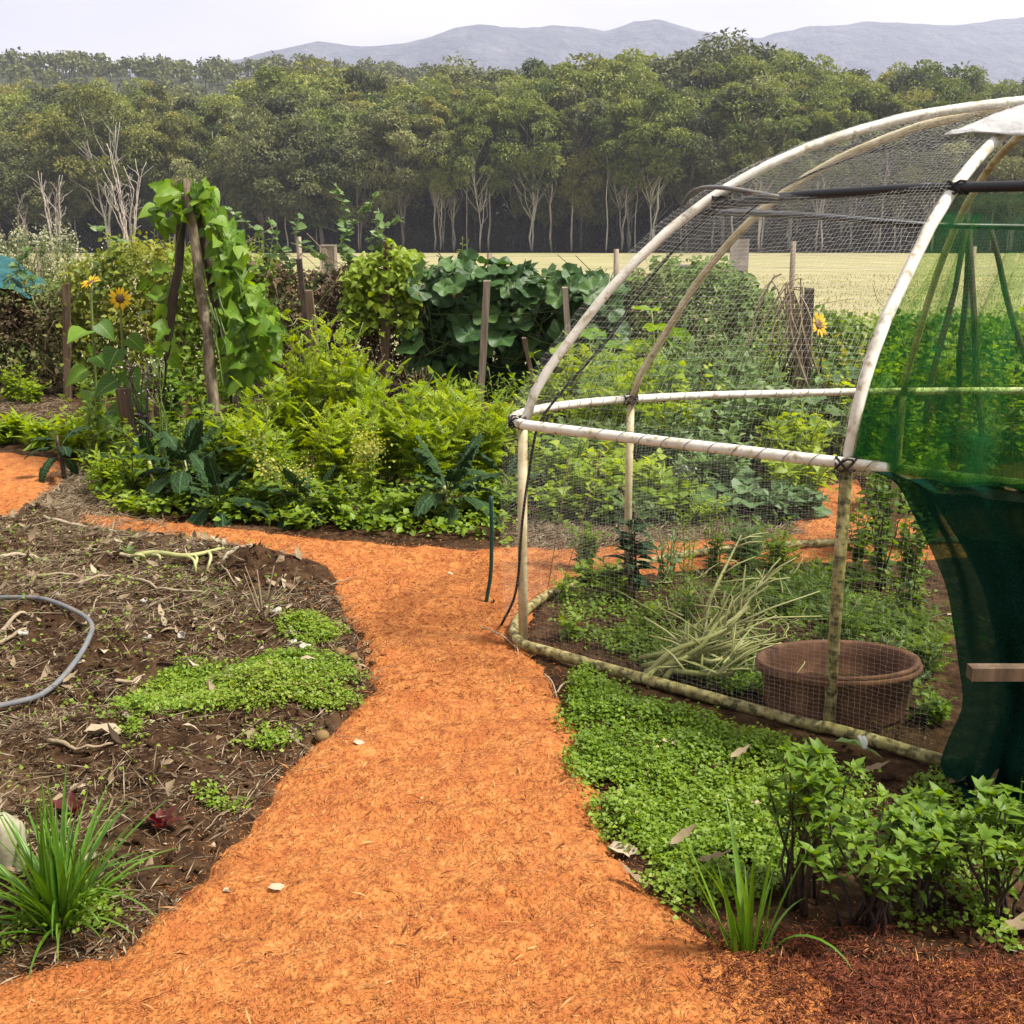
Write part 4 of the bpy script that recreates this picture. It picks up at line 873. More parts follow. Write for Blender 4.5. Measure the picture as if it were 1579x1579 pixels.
for px, Y, py, sp, lab in ferns:
    leafy('feathery_bush', lab, 'bush', P3(px, Y), top_h(px, py - 22, Y), sp, FERN, 'fern', 20, 16, 0.165, 0.2, 0.45, 'feathery light green bushes', tint=0.64, top_small=0.75, wide=0.85, hvar=0.45)
# --- mid green weeds and leafy fillers
fills = [(505, 6.0, 735, 'bright leafy weed at the bed edge below the yellow blooms'), (620, 5.98, 745, 'leafy weed at the bed edge left of the big kale'), (390, 6.2, 725, 'leafy weed at the bed edge right of the dark kale'), (465, 5.95, 770, 'low leafy weed on the bed edge in the middle'),
         (745, 6.1, 745, 'leafy weed at the bed edge between big kale and dome'), (545, 5.92, 780, 'low clump of round leaved weed at the path corner'), (340, 6.05, 760, 'low leafy weed under the dark kale by the path'), (660, 6.0, 770, 'small weed at the foot of the big kale'), (790, 6.2, 730, 'leafy weed close to the dome netting'),
         (300, 7.2, 600, 'leafy climber between the bean poles'), (255, 7.25, 610, 'leafy plant at the foot of the dark bean pole'), (205, 7.2, 640, 'leafy plant under the sunflowers'), (355, 7.1, 600, 'broad leaved plant under the hanging bean leaves'), (400, 7.6, 560, 'leafy plant right of the bean teepee'),
         (150, 7.5, 600, 'leafy plant at the foot of the sunflowers'), (700, 7.9, 580, 'leafy plant below the pumpkin vines'), (760, 8.0, 565, 'leafy plant at the foot of the square stake'), (830, 8.0, 570, 'dark leafy plant behind the dome corner'), (640, 8.2, 570, 'leafy plant behind the feathery bushes'), (330, 6.6, 650, 'leafy plant behind the dark kale'), (440, 6.4, 690, 'leafy plant behind the yellow flowering brassica')]
for px, Y, py, lab in fills:
    leafy('leafy_plant', lab, 'plant', P3(px, Y), max(0.12, top_h(px, py, Y)), 0.24, [T_ov, T_heart], 'mid', 12, 13, 0.085, 0.1, 0.3, 'leafy green plants in the bed', tint=rng.uniform(0.35, 0.65), hvar=0.5)
for px, Y, py, mat, tp, sz, lab in ((150, 9.2, 560, 'mid', [T_ov], 0.09, 'leafy plant between sunflowers and dry hedge'), (215, 8.8, 540, 'mid', [T_ov, T_heart], 0.1, 'leafy plant behind the dark seedhead plant'), (270, 8.8, 520, 'bean', [T_heart], 0.11, 'broad leaved plant behind the bean poles'), (315, 8.6, 540, 'mid', [T_ov, T_heart], 0.1, 'leafy plant seen between the two front bean poles'), (370, 9.2, 520, 'mid', [T_ov], 0.09, 'leafy plant behind the hanging bean mass'), (430, 9.2, 530, 'dry', [T_ov], 0.08, 'half dried plant left of the tapered stake'), (120, 8.6, 620, 'fern', [T_ov], 0.09, 'bright plant at the foot of the square left stake'), (180, 8.0, 600, 'fern', [T_ov, T_heart], 0.1, 'bright leafy plant under the lower sunflower'), (560, 9.4, 520, 'dry', [T_ov, T_thin], 0.08, 'dry brown plant behind the yellow green bush'), (650, 9.4, 540, 'dry', [T_ov, T_thin], 0.08, 'dry brown plant left of the square grey stake'), (720, 9.2, 560, 'mid', [T_ov], 0.09, 'leafy plant left of the square grey stake foot'), (810, 9.0, 560, 'mid', [T_ov], 0.09, 'leafy plant right of the square grey stake foot'), (860, 8.8, 570, 'fern', [T_ov, T_heart], 0.11, 'bright leafy plant at the left hoop'), (290, 6.35, 730, 'mid', [T_ov], 0.09, 'leafy filler plant left of the drooping kale'), (210, 6.15, 770, 'fern', [T_ov], 0.08, 'yellowing low plant at the left bed edge'), (420, 6.35, 640, 'fern', [T_ov], 0.09, 'light leafy plant right of the front bean pole'), (350, 6.8, 610, 'mid', [T_heart, T_ov], 0.12, 'large leaved plant at the foot of the front bean pole')):
    leafy('leafy_plant', lab, 'plant', P3(px, Y), max(0.15, top_h(px, py, Y)), 0.32, tp, mat, 14, 15, sz, 0.1, 0.3, 'leafy green plants in the bed', tint=0.5 if mat != 'dry' else 0.35, hvar=0.5, stem='stem' if mat != 'dry' else 'straw')
# --- yellow flowering brassicas
for px, Y, py, lab in ((440, 6.05, 705, 'brassica with pale yellow flower spray by the path, left one'), (572, 6.15, 672, 'brassica with the largest yellow flower spray beside the big kale'), (398, 6.2, 620, 'thin tall brassica with a few yellow flowers in front of the bean poles')):
    leafy('flowering_brassica', lab, 'plant', P3(px, Y), top_h(px, py, Y), 0.16, T_ov, 'mid', 6 if px > 400 else 2, 12, 0.10, 0.08, 0.25, 'yellow flowering brassicas', blooms='bloom', bloom_n=75 if px > 400 else 25, bloom_r=0.075, tint=0.6, top_small=0.3)
# --- mustard clumps, leggy, at the left end of the bed
for px, Y, py, lab in ((165, 6.75, 690, 'leggy yellow green mustard at the left end of the bed'), (205, 6.5, 680, 'leggy mustard with dark stems beside the orange side path'), (250, 6.45, 720, 'small leggy mustard left of the dark kale'), (225, 6.9, 655, 'tall leggy mustard in front of the sunflower stems')):
    leafy('mustard_plant', lab, 'plant', P3(px, Y), top_h(px, py, Y), 0.2, T_long, 'fern', 7, 12, 0.13, 0.2, 0.5, 'leggy mustards', stem='darkstem', tint=0.45, top_small=0.6)
# --- low leafy rows at the far left
for px, Y, lab in ((-20, 8.4, 'low green leafy crop at the left edge beyond the side path'), (25, 8.5, 'low green leafy crop beyond the side path'), (70, 8.3, 'low green leafy crop left of the bare stemmed kale'), (125, 8.0, 'low leafy crop behind the bare stemmed kale')):
    leafy('leaf_crop', lab, 'plant', P3(px, Y), 0.22, 0.25, T_long, 'fern', 14, 9, 0.2, 0.1, 0.6, 'low leaf crop row', tint=0.5)
for px, Y, py, lab in ((30, 10.7, 545, 'bright low bush in front of the dry vine fence at the left'), (60, 10.6, 575, 'small bright bush beside the square left stake'), (-20, 10.8, 550, 'bright low bush at the left edge by the fence')):
    leafy('low_bush', lab, 'bush', P3(px, Y), top_h(px, py, Y) * 0.9, 0.3, T_ov, 'fern', 14, 12, 0.09, 0.1, 0.3, 'low bushes by the fence', tint=0.4)
# --- dark plum plants
leafy('plum_basil', 'dark purple leaved plant behind the feathery bushes', 'plant', P3(605, 7.9), top_h(605, 525, 7.9), 0.13, T_ov, 'plum', 7, 22, 0.05, 0.3, 0.2, stem='darkstem')
leafy('dark_seedhead_plant', 'dark brown plant with small whitish flowers left of the bean poles', 'plant', P3(222, 7.05), top_h(222, 535, 7.05), 0.17, T_ov, 'plum', 8, 18, 0.05, 0.35, 0.3, stem='darkstem', blooms='white_bloom', bloom_n=4, bloom_r=0.06, bloom_size=0.014)
leafy('white_flower_stalks', 'thin stalks with small white flowers between the bean poles', 'plant', P3(255, 6.95), top_h(255, 545, 6.95), 0.13, T_thin, 'mid', 5, 14, 0.06, 0.3, 0.4, blooms='white_bloom', bloom_n=7, bloom_r=0.04, bloom_size=0.013)
# --- strappy plant and grey herb
leafy('strappy_leek', 'upright strappy leaved plant in front of the pumpkin vines', 'plant', P3(680, 7.6), top_h(680, 585, 7.6), 0.12, T_long, 'fern', 5, 9, 0.3, 0.0, 1.1, tint=0.35)
leafy('grey_herb', 'greyish green herb beside the dark plum plant', 'plant', P3(640, 7.6), top_h(640, 610, 7.6), 0.18, T_ov, 'pea', 10, 14, 0.05, 0.2, 0.3, tint=0.2)

# --- kale: each leaf a part
KT = [tmesh('kale_leaf', tpl_kale(s, 0.15, dr, 16), M['kale']) for s, dr in ((1, 0.25), (2, 0.5), (3, 0.85), (4, 1.15))]
def kale(px, Y, py, nl, size, label, stem_h=0.12, spread=0.9):
    loc = P3(px, Y); h = top_h(px, py, Y); t = thing('kale', label, 'kale', tuple(loc), rng.uniform(0, 6.28), 'dark crinkled kales')
    sh = max(stem_h, h - size * 0.85); part('stem', MB().tube(stalk_path(sh, 0.12, 1.0, 6), np.linspace(0.016, 0.011, 6), 7, 0.6), M['palestem' if stem_h < 0.2 else 'darkstem'], t)
    for k in range(nl):
        a = k * 2.4 + rng.normal(0, 0.2); f = k / nl; el = 0.25 + 1.1 * f * spread + rng.normal(0, 0.12)
        d = np.array([[math.cos(a) * math.cos(el), math.sin(a) * math.cos(el), math.sin(el)]]); z = sh * (0.45 + 0.55 * f)
        m = KT[3 if f < 0.25 else 2 if f < 0.5 else 1 if f < 0.8 else 0]
        place('leaf', m, t, (0.01 * math.cos(a), 0.01 * math.sin(a), z), frames(d)[0], size * rng.uniform(0.75, 1.1) * (1 - 0.25 * f))
kale(690, 6.05, 650, 18, 0.44, 'biggest dark crinkled kale with spreading leaves beside the path junction')
kale(285, 6.4, 612, 17, 0.46, 'dark crinkled kale in front of the bean teepee')
kale(335, 6.1, 670, 15, 0.42, 'dark crinkled kale drooping over the bed edge')
kale(782, 6.45, 650, 8, 0.42, 'dark kale with one tall paddle leaf beside the dome corner', spread=1.1)
kale(96, 7.15, 640, 8, 0.30, 'kale on a bare dark stem at the left side path', stem_h=0.3, spread=0.5)
kale(822, 8.0, 575, 9, 0.36, 'dark kale behind the dome corner under the pumpkin vines')
kale(235, 6.7, 630, 11, 0.38, 'dark kale under the dark bean pole')
kale(475, 6.1, 690, 11, 0.36, 'dark kale half hidden behind the yellow flowering brassica')

# ------------------------------------------------------------------ bean teepee
BY = 7.55
tee = thing('bean_teepee', 'tall tripod of rough wooden poles for climbing beans', 'teepee', (XY(300, BY), BY, 0))
to = np.array([XY(300, BY), BY, 0.0])
apx = AT(292, 300, BY)
def pole(b, p0, p1, r0, r1, mat, parent, off, name='pole'):
    p0 = np.asarray(p0, float); p1 = np.asarray(p1, float); P = p0 + (p1 - p0) * np.linspace(0, 1, 9)[:, None]; P[1:-1] += rng.normal(0, 0.007, (7, 3))
    rr_ = np.linspace(r0, r1, 9) * rng.uniform(0.92, 1.08, 9); part(name, MB().tube(P - off, rr_, 9), mat, parent)
g = lambda px, py, Y: AT(px, py, Y)
pole(None, [g(340, 660, 7.2)[0], 7.2, 0], g(288, 276, 7.42), 0.040, 0.030, M['pole'], tee, to)
pole(None, [g(228, 660, 7.5)[0], 7.5, 0], g(286, 300, 7.5), 0.036, 0.028, M['darkpole'], tee, to)
pole(None, [g(372, 600, 7.9)[0], 7.9, 0], g(300, 292, 7.55), 0.034, 0.026, M['darkpole'], tee, to)
b = MB(); a = np.linspace(0, 6.28 * 4, 50); b.tube(apx - to + np.stack([0.055 * np.cos(a), 0.05 * np.sin(a), np.linspace(-0.04, 0.0, 50)], -1), 0.004, 4); part('tie', b, M['straw'], tee)
BL = [tmesh('bean_leaf', T_heart, M['bean'], tint=0.5), tmesh('bean_leaf', tpl_strip(lambda y: 0.42 * math.sin(math.pi * min(1, y + 0.05) ** 0.5) ** 0.8 if y < 0.98 else 0, 7, 0.5, 0.55, 0.5), M['bean'], tint=0.4), tmesh('bean_leaf', tpl_strip(lambda y: 0.40 * math.sin(math.pi * y ** 0.55), 6, -0.1, 0.15), M['bean'], tint=0.6)]
vine = thing('bean_vine', 'climbing bean with broad bright leaves smothering the right of the teepee', 'vine', tuple(to))
vs_ = MB(); hang = []
outline = [(298, 285, 7.5), (325, 320, 7.5), (352, 375, 7.5), (372, 440, 7.5), (388, 500, 7.5), (396, 560, 7.5)]
for k in range(9):
    pts = [AT(px + rng.normal(0, 8) - k * 5 * (i / 5), py + rng.normal(0, 8), YY + 0.05 * k * (i / 5) - 0.1) for i, (px, py, YY) in enumerate(outline)]
    S = spline(pts + [pts[-1] * [1, 1, 0] + [rng.normal(0, 0.05), 0, 0.3]], 40); hang.append(S); vs_.tube(S - to, 0.003, 4)
S = spline([AT(345, 600, 7.15), AT(326, 480, 7.25), AT(300, 380, 7.35), AT(290, 275, 7.45), AT(280, 262, 7.45), AT(268, 270, 7.4)], 30); vs_.tube(S - to, 0.003, 4)
S = spline([AT(236, 600, 7.42), AT(258, 450, 7.42), AT(272, 380, 7.45), AT(285, 310, 7.42), AT(262, 300, 7.36)], 30); vs_.tube(S - to, 0.003, 4)
part('vines', vs_, M['stem'], vine)
RIGHTV = [(292, 285), (318, 285), (338, 320), (362, 350), (392, 420), (416, 470), (428, 540), (405, 575), (350, 590), (345, 520), (338, 440), (322, 370), (304, 330)]
TOPV = [(236, 318), (252, 288), (280, 272), (306, 272), (322, 292), (300, 318), (278, 322), (262, 345), (246, 346)]
LEFTV = [(226, 420), (262, 400), (280, 470), (262, 560), (236, 560)]
for poly, n, szr in ((RIGHTV, 225, (0.07, 0.165)), (TOPV, 42, (0.07, 0.165)), (LEFTV, 30, (0.07, 0.13))):
    for q in in_poly(poly, n):
        dep = rng.uniform(0, 1); p = AT(q[0], q[1], 7.28 + 0.42 * dep) - to
        d = np.array([[rng.normal(0.1, 0.65), rng.normal(-0.4, 0.4), rng.normal(-0.5, 0.5)]]); rot = frames(d, np.array([[rng.normal(0.1, 0.6), rng.normal(-0.6, 0.4), 0.7]]))[0]
        place('leaf', BL[rng.integers(3)], vine, p, rot, rng.uniform(*szr))
for k in range(7):
    b = MB(); p = AT(338 + rng.normal(0, 10), 470 + rng.normal(0, 30), 7.22) - to; b.tube(spline([p, p + [0.01, 0, -0.06], p + [0.035, -0.01, -0.13]], 7), [0.002, 0.005, 0.006, 0.006, 0.005, 0.004, 0.001], 5, 0.8); part('pod', b, M['pea'], vine)

# ------------------------------------------------------------------ pumpkin vines, dry vines: the green and brown fence
def wall_slab(name, label, px0, px1, Y, tops, thick, n, mat, tpls, size, stemmat, twigs=80, tint=(0.5, 0.25), group=None, low=0.0, front_px=None):
    n = int(n * 1.9); size = size * 1.12; t = thing(name, label, 'vine', (XY((px0 + px1) / 2, Y), Y, 0), 0, group); off = np.array([XY((px0 + px1) / 2, Y), Y, 0.0])
    px = rng.uniform(px0, px1, n); tp = np.interp(px, [q[0] for q in tops], [q[1] for q in tops]); yy = Y + rng.normal(0, thick, n)
    n0 = n; d0 = (789.5 - tp) / FPX; ztop = CAMZ + Y * ((-SP + d0 * CP) / (CP + d0 * SP)) + 0.12 * (vnoise(px * 0.08, px * 0.01, 3) - 0.5) * 2 + 0.08 * (vnoise(px * 0.3, px * 0.01, 4) - 0.5)
    z = ztop * (low + (1 - low) * rng.uniform(0.0, 1, n) ** 0.75); x = (px - 789.5) / FPX * Y / 0.985
    pos = np.stack([x, yy, z], -1); d = norm(np.stack([rng.normal(0, 0.7, n), rng.normal(-0.45, 0.4, n), rng.normal(-0.25, 0.5, n)], -1)); up = np.stack([rng.normal(0, 0.3, n), rng.normal(-0.6, 0.3, n), rng.uniform(0.3, 1, n)], -1)
    fb = MB(); wv = rng.integers(0, len(tpls), n); patch = vnoise(x * 2.2, z * 2.5, 17)
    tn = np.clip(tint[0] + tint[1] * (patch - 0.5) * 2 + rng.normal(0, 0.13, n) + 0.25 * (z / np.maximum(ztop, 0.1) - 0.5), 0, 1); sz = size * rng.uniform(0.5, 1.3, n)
    for w, tp_ in enumerate(tpls):
        mk = wv == w; fb.scatter(tp_, pos[mk] - off, frames(d[mk], up[mk]), sz[mk], tn[mk])
    tb = MB()
    for k in range(twigs):
        i = rng.integers(n); p = pos[i] - off; q = p + [rng.normal(0, 0.22), rng.normal(0, 0.08), rng.normal(-0.1, 0.2)]; mid = (p + q) / 2 + rng.normal(0, 0.05, 3); q[2] = max(q[2], 0.0)
        tb.tube(spline([p, mid, q], 7), rng.uniform(0.0025, 0.005), 4, rng.uniform(0.2, 1))
    part('vines', tb, M[stemmat], t, kind='stuff'); part('foliage', fb, M[mat], t, kind='stuff'); return t, off
FY = 11.4
dry1, _ = wall_slab('vine_hedge', 'brownish half dead vine hedge at the left behind the square stake', -80, 135, FY, [(-80, 436), (30, 436), (90, 440), (135, 432)], 0.18, 7000, 'dry', [T_ov, T_thin, T_round], 0.045, 'straw', 260, (0.42, 0.4))
wall_slab('vine_hedge', 'yellow green vine hedge behind the sunflowers and bean poles', 135, 300, FY, [(135, 415), (170, 395), (205, 372), (225, 385), (262, 372), (300, 390)], 0.20, 3600, 'yellow', [T_ov, T_thin, T_round], 0.055, 'straw', 100, (0.25, 0.3))
wall_slab('vine_hedge', 'green vine hedge behind the hanging beans', 290, 440, FY, [(290, 400), (360, 380), (440, 395)], 0.16, 2400, 'mid', [T_ov, T_round], 0.06, 'straw', 100, (0.6, 0.3))
wall_slab('vine_hedge', 'dried brown vine tangle between tapered stake and pumpkin leaves', 425, 660, FY, [(425, 392), (458, 400), (468, 425), (522, 425), (532, 398), (560, 400), (600, 405), (660, 420)], 0.18, 4200, 'dry', [T_ov, T_thin], 0.055, 'straw', 520, (0.22, 0.3))
wall_slab('vine_hedge', 'green creeper hanging over the dried vines by the brown post', 540, 650, 11.05, [(540, 420), (590, 378), (640, 382), (650, 400)], 0.10, 800, 'mid', [T_ov, T_heart], 0.07, 'stem', 40, (0.75, 0.2), low=0.45)
wall_slab('pumpkin_hedge', 'dark tangle of vines behind the big pumpkin leaves', 640, 960, FY, [(640, 430), (700, 415), (800, 420), (900, 432), (960, 440)], 0.14, 3600, 'pumpkin', [T_ov, T_heart], 0.085, 'darkstem', 160, (0.3, 0.3))
wall_slab('vine_hedge', 'pale flecked bushes along the fence inside the netting view', 960, 1190, FY, [(960, 430), (1010, 410), (1080, 395), (1130, 415), (1190, 470)], 0.18, 3600, 'dry', [T_ov, T_round], 0.06, 'straw', 160, (0.8, 0.25))
wall_slab('vine_hedge', 'low green vine hedge before the golden field to the right', 1190, 1800, FY, [(1190, 480), (1260, 482), (1400, 490), (1600, 480), (1800, 480)], 0.2, 5200, 'mid', [T_ov, T_round], 0.07, 'straw', 200, (0.5, 0.35))
# big pumpkin leaves
PL = [tmesh('pumpkin_leaf', T_palm[k], M['pumpkin'], tint=0.45) for k in range(4)]
SQ = [tmesh('squash_leaf', T_palm[k], M['squash'], tint=0.5) for k in range(4)]
pv = thing('pumpkin_vine', 'pumpkin vine with big dark round leaves draped over the fence', 'vine', (XY(780, 11.1), 11.1, 0)); po = np.array([XY(780, 11.1), 11.1, 0.0])
vb = MB()
for k in range(12):
    xs_ = np.sort(rng.uniform(640, 950, 5)); S = spline([AT(x_, rng.uniform(405, 560), 11.1 + rng.normal(0, 0.1)) for x_ in xs_], 24); vb.tube(S - po, 0.006, 5)
part('vines', vb, M['stem'], pv)
for k in range(120):
    px = rng.uniform(635, 950); top = np.interp(px, [635, 700, 950], [415, 398, 425]); py = top + (580 - top) * rng.uniform(0, 1) ** 1.5; p = AT(px, py, 11.0 + rng.normal(0, 0.12)) - po
    d = np.array([[rng.normal(0, 0.6), rng.normal(-0.45, 0.3), rng.normal(-0.35, 0.4)]]); rot = frames(d, np.array([[rng.normal(0, 0.3), -0.75, 0.55]]))[0]
    place('leaf', PL[rng.integers(4)], pv, p, rot, rng.uniform(0.17, 0.30))
def flower(parent, p, d, r, np_, petalmat, centre=None, name='flower'):
    fr = frames(np.array([d]))[0]; pm = tmesh('petal', tpl_strip(lambda y: 0.2 * math.sin(math.pi * y ** 0.7), 3, 0.3, 0.1), M[petalmat])
    hub = MB(); prof = [(0.001, r * 0.1), (r * 0.3, r * 0.06), (r * 0.42, -0.0), (r * 0.3, -r * 0.1), (0.001, -r * 0.14)]; hub.lathe(prof, 12)
    me = hub.mesh('disc', M[centre or 'seed'], True); rot = np.stack([fr[:, 0], -fr[:, 2], fr[:, 1]], -1)
    h = place(name, me, parent, p, rot, 1.0)
    for k in range(np_):
        a = k / np_ * 6.28 + rng.normal(0, 0.08); dd = np.array([[math.cos(a), math.sin(a), 0.15 + rng.normal(0, 0.12)]]); place('petal', pm, h, (dd[0] * r * 0.36) * [1, 1, 0], frames(dd)[0], r * rng.uniform(0.6, 0.85))
    return h
flower(pv, AT(702, 446, 10.85) - po, (0.1, -0.9, 0.5), 0.085, 5, 'petal_orange', 'petal_orange')
# shoots that stand above the hedges
def pea_shoot(px, py, Y, basepy, label, n=18, size=0.05, bends=0.1, mat='pea'):
    b0 = AT(px, basepy, Y); t = thing('pea_shoot', label, 'vine', tuple(b0 * [1, 1, 0]), 0, 'pale pea shoots above the hedge'); h = top_h(px, py, Y)
    P = [[0, 0, b0[2] * 0.5]]
    for k in range(1, 6): P.append([rng.normal(0, bends * k / 5), rng.normal(0, 0.04), b0[2] * 0.5 + (h - b0[2] * 0.5) * k / 5])
    P = spline(P, 40); sb = MB().tube(P, np.linspace(0.009, 0.005, 40), 4, 0.8); pos = []; dr = []
    for k in range(n):
        i = int(8 + 31 * (k + rng.random()) / n); p = P[min(i, 39)]; a = rng.uniform(0, 6.28)
        for s in (0, math.pi): pos.append(p); dr.append([math.cos(a + s), math.sin(a + s) * 0.7, rng.normal(0.3, 0.3)])
        if k % 3 == 0: q = p + [rng.normal(0, 0.12), 0, rng.uniform(0.02, 0.14)]; sb.tube(spline([p, (p + q) / 2 + [0, 0, 0.02], q], 5), 0.0016, 3, 0.9)
    fb = MB(); m = len(pos); fb.scatter(T_ov, pos, frames(np.array(dr), rng.normal(0, 0.4, (m, 3)) + [0, -0.5, 0.8]), rng.uniform(0.6, 1.4, m)[:, None] * size * np.array([1.5, 1, 1]), np.clip(rng.normal(0.5, 0.2, m), 0, 1))
    part('stem', sb, M['pea'], t); part('foliage', fb, M['pea'], t, kind='stuff')
for px, py, bp, lab in ((530, 282, 400, 'tallest pale pea shoot beside the numbered post'), (548, 300, 400, 'pale pea shoot arching right beside the tallest one'), (578, 320, 400, 'branching pale pea shoot left of the brown post'), (605, 335, 400, 'short pale pea shoot over the brown post'),
                    (392, 318, 430, 'pale pea shoot just right of the hanging beans'), (425, 335, 430, 'pale pea shoot in the gap right of the beans'), (480, 330, 440, 'pale pea shoot climbing the thin dark stake'), (148, 345, 430, 'pale pea shoot left of the two grey posts'), (50, 380, 440, 'pale pea shoot in front of the teal net'), (370, 345, 430, 'pea shoot touching the bean leaves')):
    pea_shoot(px, py, 11.2, bp, lab, 26 if py < 310 else 20, 0.08, 0.16)
# weeds and yellow bushes rising behind the fence
for px, Y, py, mat, lab, bl in ((15, 13.6, 352, 'weed', 'tall pale flowering weed behind the teal net at the left edge', 'cream_bloom'), (60, 13.8, 345, 'weed', 'tallest pale flowering weed behind the teal net', 'cream_bloom'), (105, 13.6, 355, 'weed', 'pale flowering weed right of the teal net', 'cream_bloom'), (-40, 13.7, 355, 'weed', 'pale flowering weed past the left edge', 'cream_bloom'), (140, 13.2, 385, 'weed', 'pale weed near the pair of grey posts', None), (85, 12.8, 390, 'weed', 'lower weed between teal net and grey posts', None),
                            (405, 13.0, 362, 'fern', 'soft yellow green bush behind the fence right of the beans', None), (375, 13.2, 375, 'fern', 'soft green bush behind the hanging beans', None), (440, 13.0, 385, 'fern', 'soft yellow green bush left of the numbered post', None), (225, 12.9, 345, 'yellow', 'yellow leaved shrub behind the sunflowers', None), (265, 12.8, 352, 'yellow', 'yellow leaved shrub behind the dark bean pole', None),
                            (715, 12.2, 362, 'yellow', 'bright yellow leaved shoots above the pumpkin leaves', None), (575, 12.2, 372, 'yellow', 'yellow leaved shoots beside the brown post', None), (1060, 12.6, 382, 'weed', 'pale bush behind the wooden frame in the netting view', None), (905, 12.0, 412, 'yellow', 'yellow tinged vine tips at the dome hoop', None)):
    leafy('tall_weed', lab, 'weed', (XY(px, Y, 400), Y, 0), top_h(px, py, Y), 0.42 if mat != 'yellow' else 0.2, T_ov if mat != 'fern' else FERN, mat, 24 if mat != 'yellow' else 7, 30, 0.085 if mat == 'weed' else 0.1, 0.35, 0.4, 'tall weeds behind the fence', blooms=bl, bloom_n=22, bloom_r=0.10, bloom_size=0.03, hvar=0.3, lean=(0.1, 0.7), tint=0.5 if mat != 'yellow' else 0.35)
# teal net mound
tn = thing('net_mound', 'teal net pulled over a low mound at the left edge', 'net cover', (XY(0, 11.6), 11.6, 0))
xs_ = np.linspace(-1.2, 0.70, 44); ys_ = np.linspace(-0.5, 0.6, 18); XX, YY = np.meshgrid(xs_, ys_, indexing='ij')
ridge = np.interp(XX, [-1.2, -0.3, 0.05, 0.35, 0.55, 0.70], [0.50, 0.58, 0.54, 0.36, 0.16, 0.03]); ZZ = 0.98 + ridge * np.cos(np.clip(YY / 0.6, -1, 1) * 1.35) + 0.05 * fbm(XX * 5, YY * 4, 3, 91) + 0.02 * np.sin(XX * 22 + YY * 9)
part('cover', MB().grid(np.stack([XX, YY, ZZ], -1)), M['tealnet'], tn)
b = MB()
for x_ in (-0.9, -0.2, 0.4):
    b.tube([[x_, 0, 0], [x_, 0, 0.95 + float(np.interp(x_, [-1.2, -0.3, 0.05, 0.35, 0.70], [0.5, 0.58, 0.54, 0.36, 0.03])) - 0.06]], 0.02, 6)
part('support', b, M['darkpole'], tn)

# ------------------------------------------------------------------ stakes and posts
def stake(px0, py0, px1, py1, Y, w, d, mat, label, name='wooden_stake', point=False, group=None, z0=None):
    top = AT(px0, py0, Y); bot = AT(px1, py1, Y); dirv = (bot - top) / (top[2] - bot[2]); base = top + dirv * top[2]; base[2] = -0.05
    t = np.linspace(0, 1, 7)[:, None]; C = base + (top - base) * t; b = MB(); rows = []
    for i, c in enumerate(C):
        k = 1.0 if not point else 1.25 - 0.45 * i / 6
        jw = rng.normal(0, 0.015, 4) * w; rows.append([c + [sx * w / 2 * k + jw[q], sy * d / 2, 0.004 * q if i == 6 else 0] for q, (sx, sy) in enumerate(((-1, -1), (1, -1), (1, 1), (-1, 1)))])
    b.grid(np.array(rows), wrap=True); b.add(np.array(rows[-1]), np.array([[0, 1, 2, 3]])); off = base * [1, 1, 0]
    b.V = [v - off for v in b.V]; o = obj(name, b.mesh(name, M[mat], False), loc=tuple(off)); tag(o, label, 'stake', group); return o
GS = 'wooden stakes in the vegetable bed'
stake(102, 438, 104, 608, 11.0, 0.065, 0.06, 'brownwood', 'square brown stake in front of the dry hedge at the left', group=GS)
stake(188, 370, 188, 432, 11.7, 0.075, 0.06, 'wood', 'grey post behind the two sunflowers, left of a pair', group=GS)
stake(246, 385, 247, 440, 11.7, 0.06, 0.05, 'wood', 'grey post beside the dark bean pole, right of a pair', group=GS)
stake(476, 449, 488, 552, 8.0, 0.062, 0.05, 'brownwood', 'tapered sawn stake standing out of the feathery bushes', point=True, group=GS)
stake(461, 400, 467, 455, 10.9, 0.05, 0.04, 'darkpole', 'thin dark stake behind the tapered stake', group=GS)
stake(599, 372, 596, 470, 11.0, 0.085, 0.07, 'brownwood', 'brown post wrapped in creeper beside the yellow shoots', group=GS)
stake(751, 434, 743, 572, 10.4, 0.065, 0.05, 'wood', 'grey square stake in front of the pumpkin leaves', group=GS)
stake(871, 444, 878, 545, 10.6, 0.055, 0.05, 'wood', 'grey stake just left of the dome hoop', group=GS)
stake(808, 522, 826, 600, 9.0, 0.035, 0.03, 'brownwood', 'short reddish stick leaning before the pumpkin vines', group=GS)
stake(1248, 446, 1240, 640, 8.0, 0.06, 0.05, 'darkpole', 'dark stake holding the dead stalks inside the netting view', group=GS)
stake(188, 600, 206, 690, 7.6, 0.08, 0.06, 'brownwood', 'broad broken plank stake under the sunflowers', group=GS)
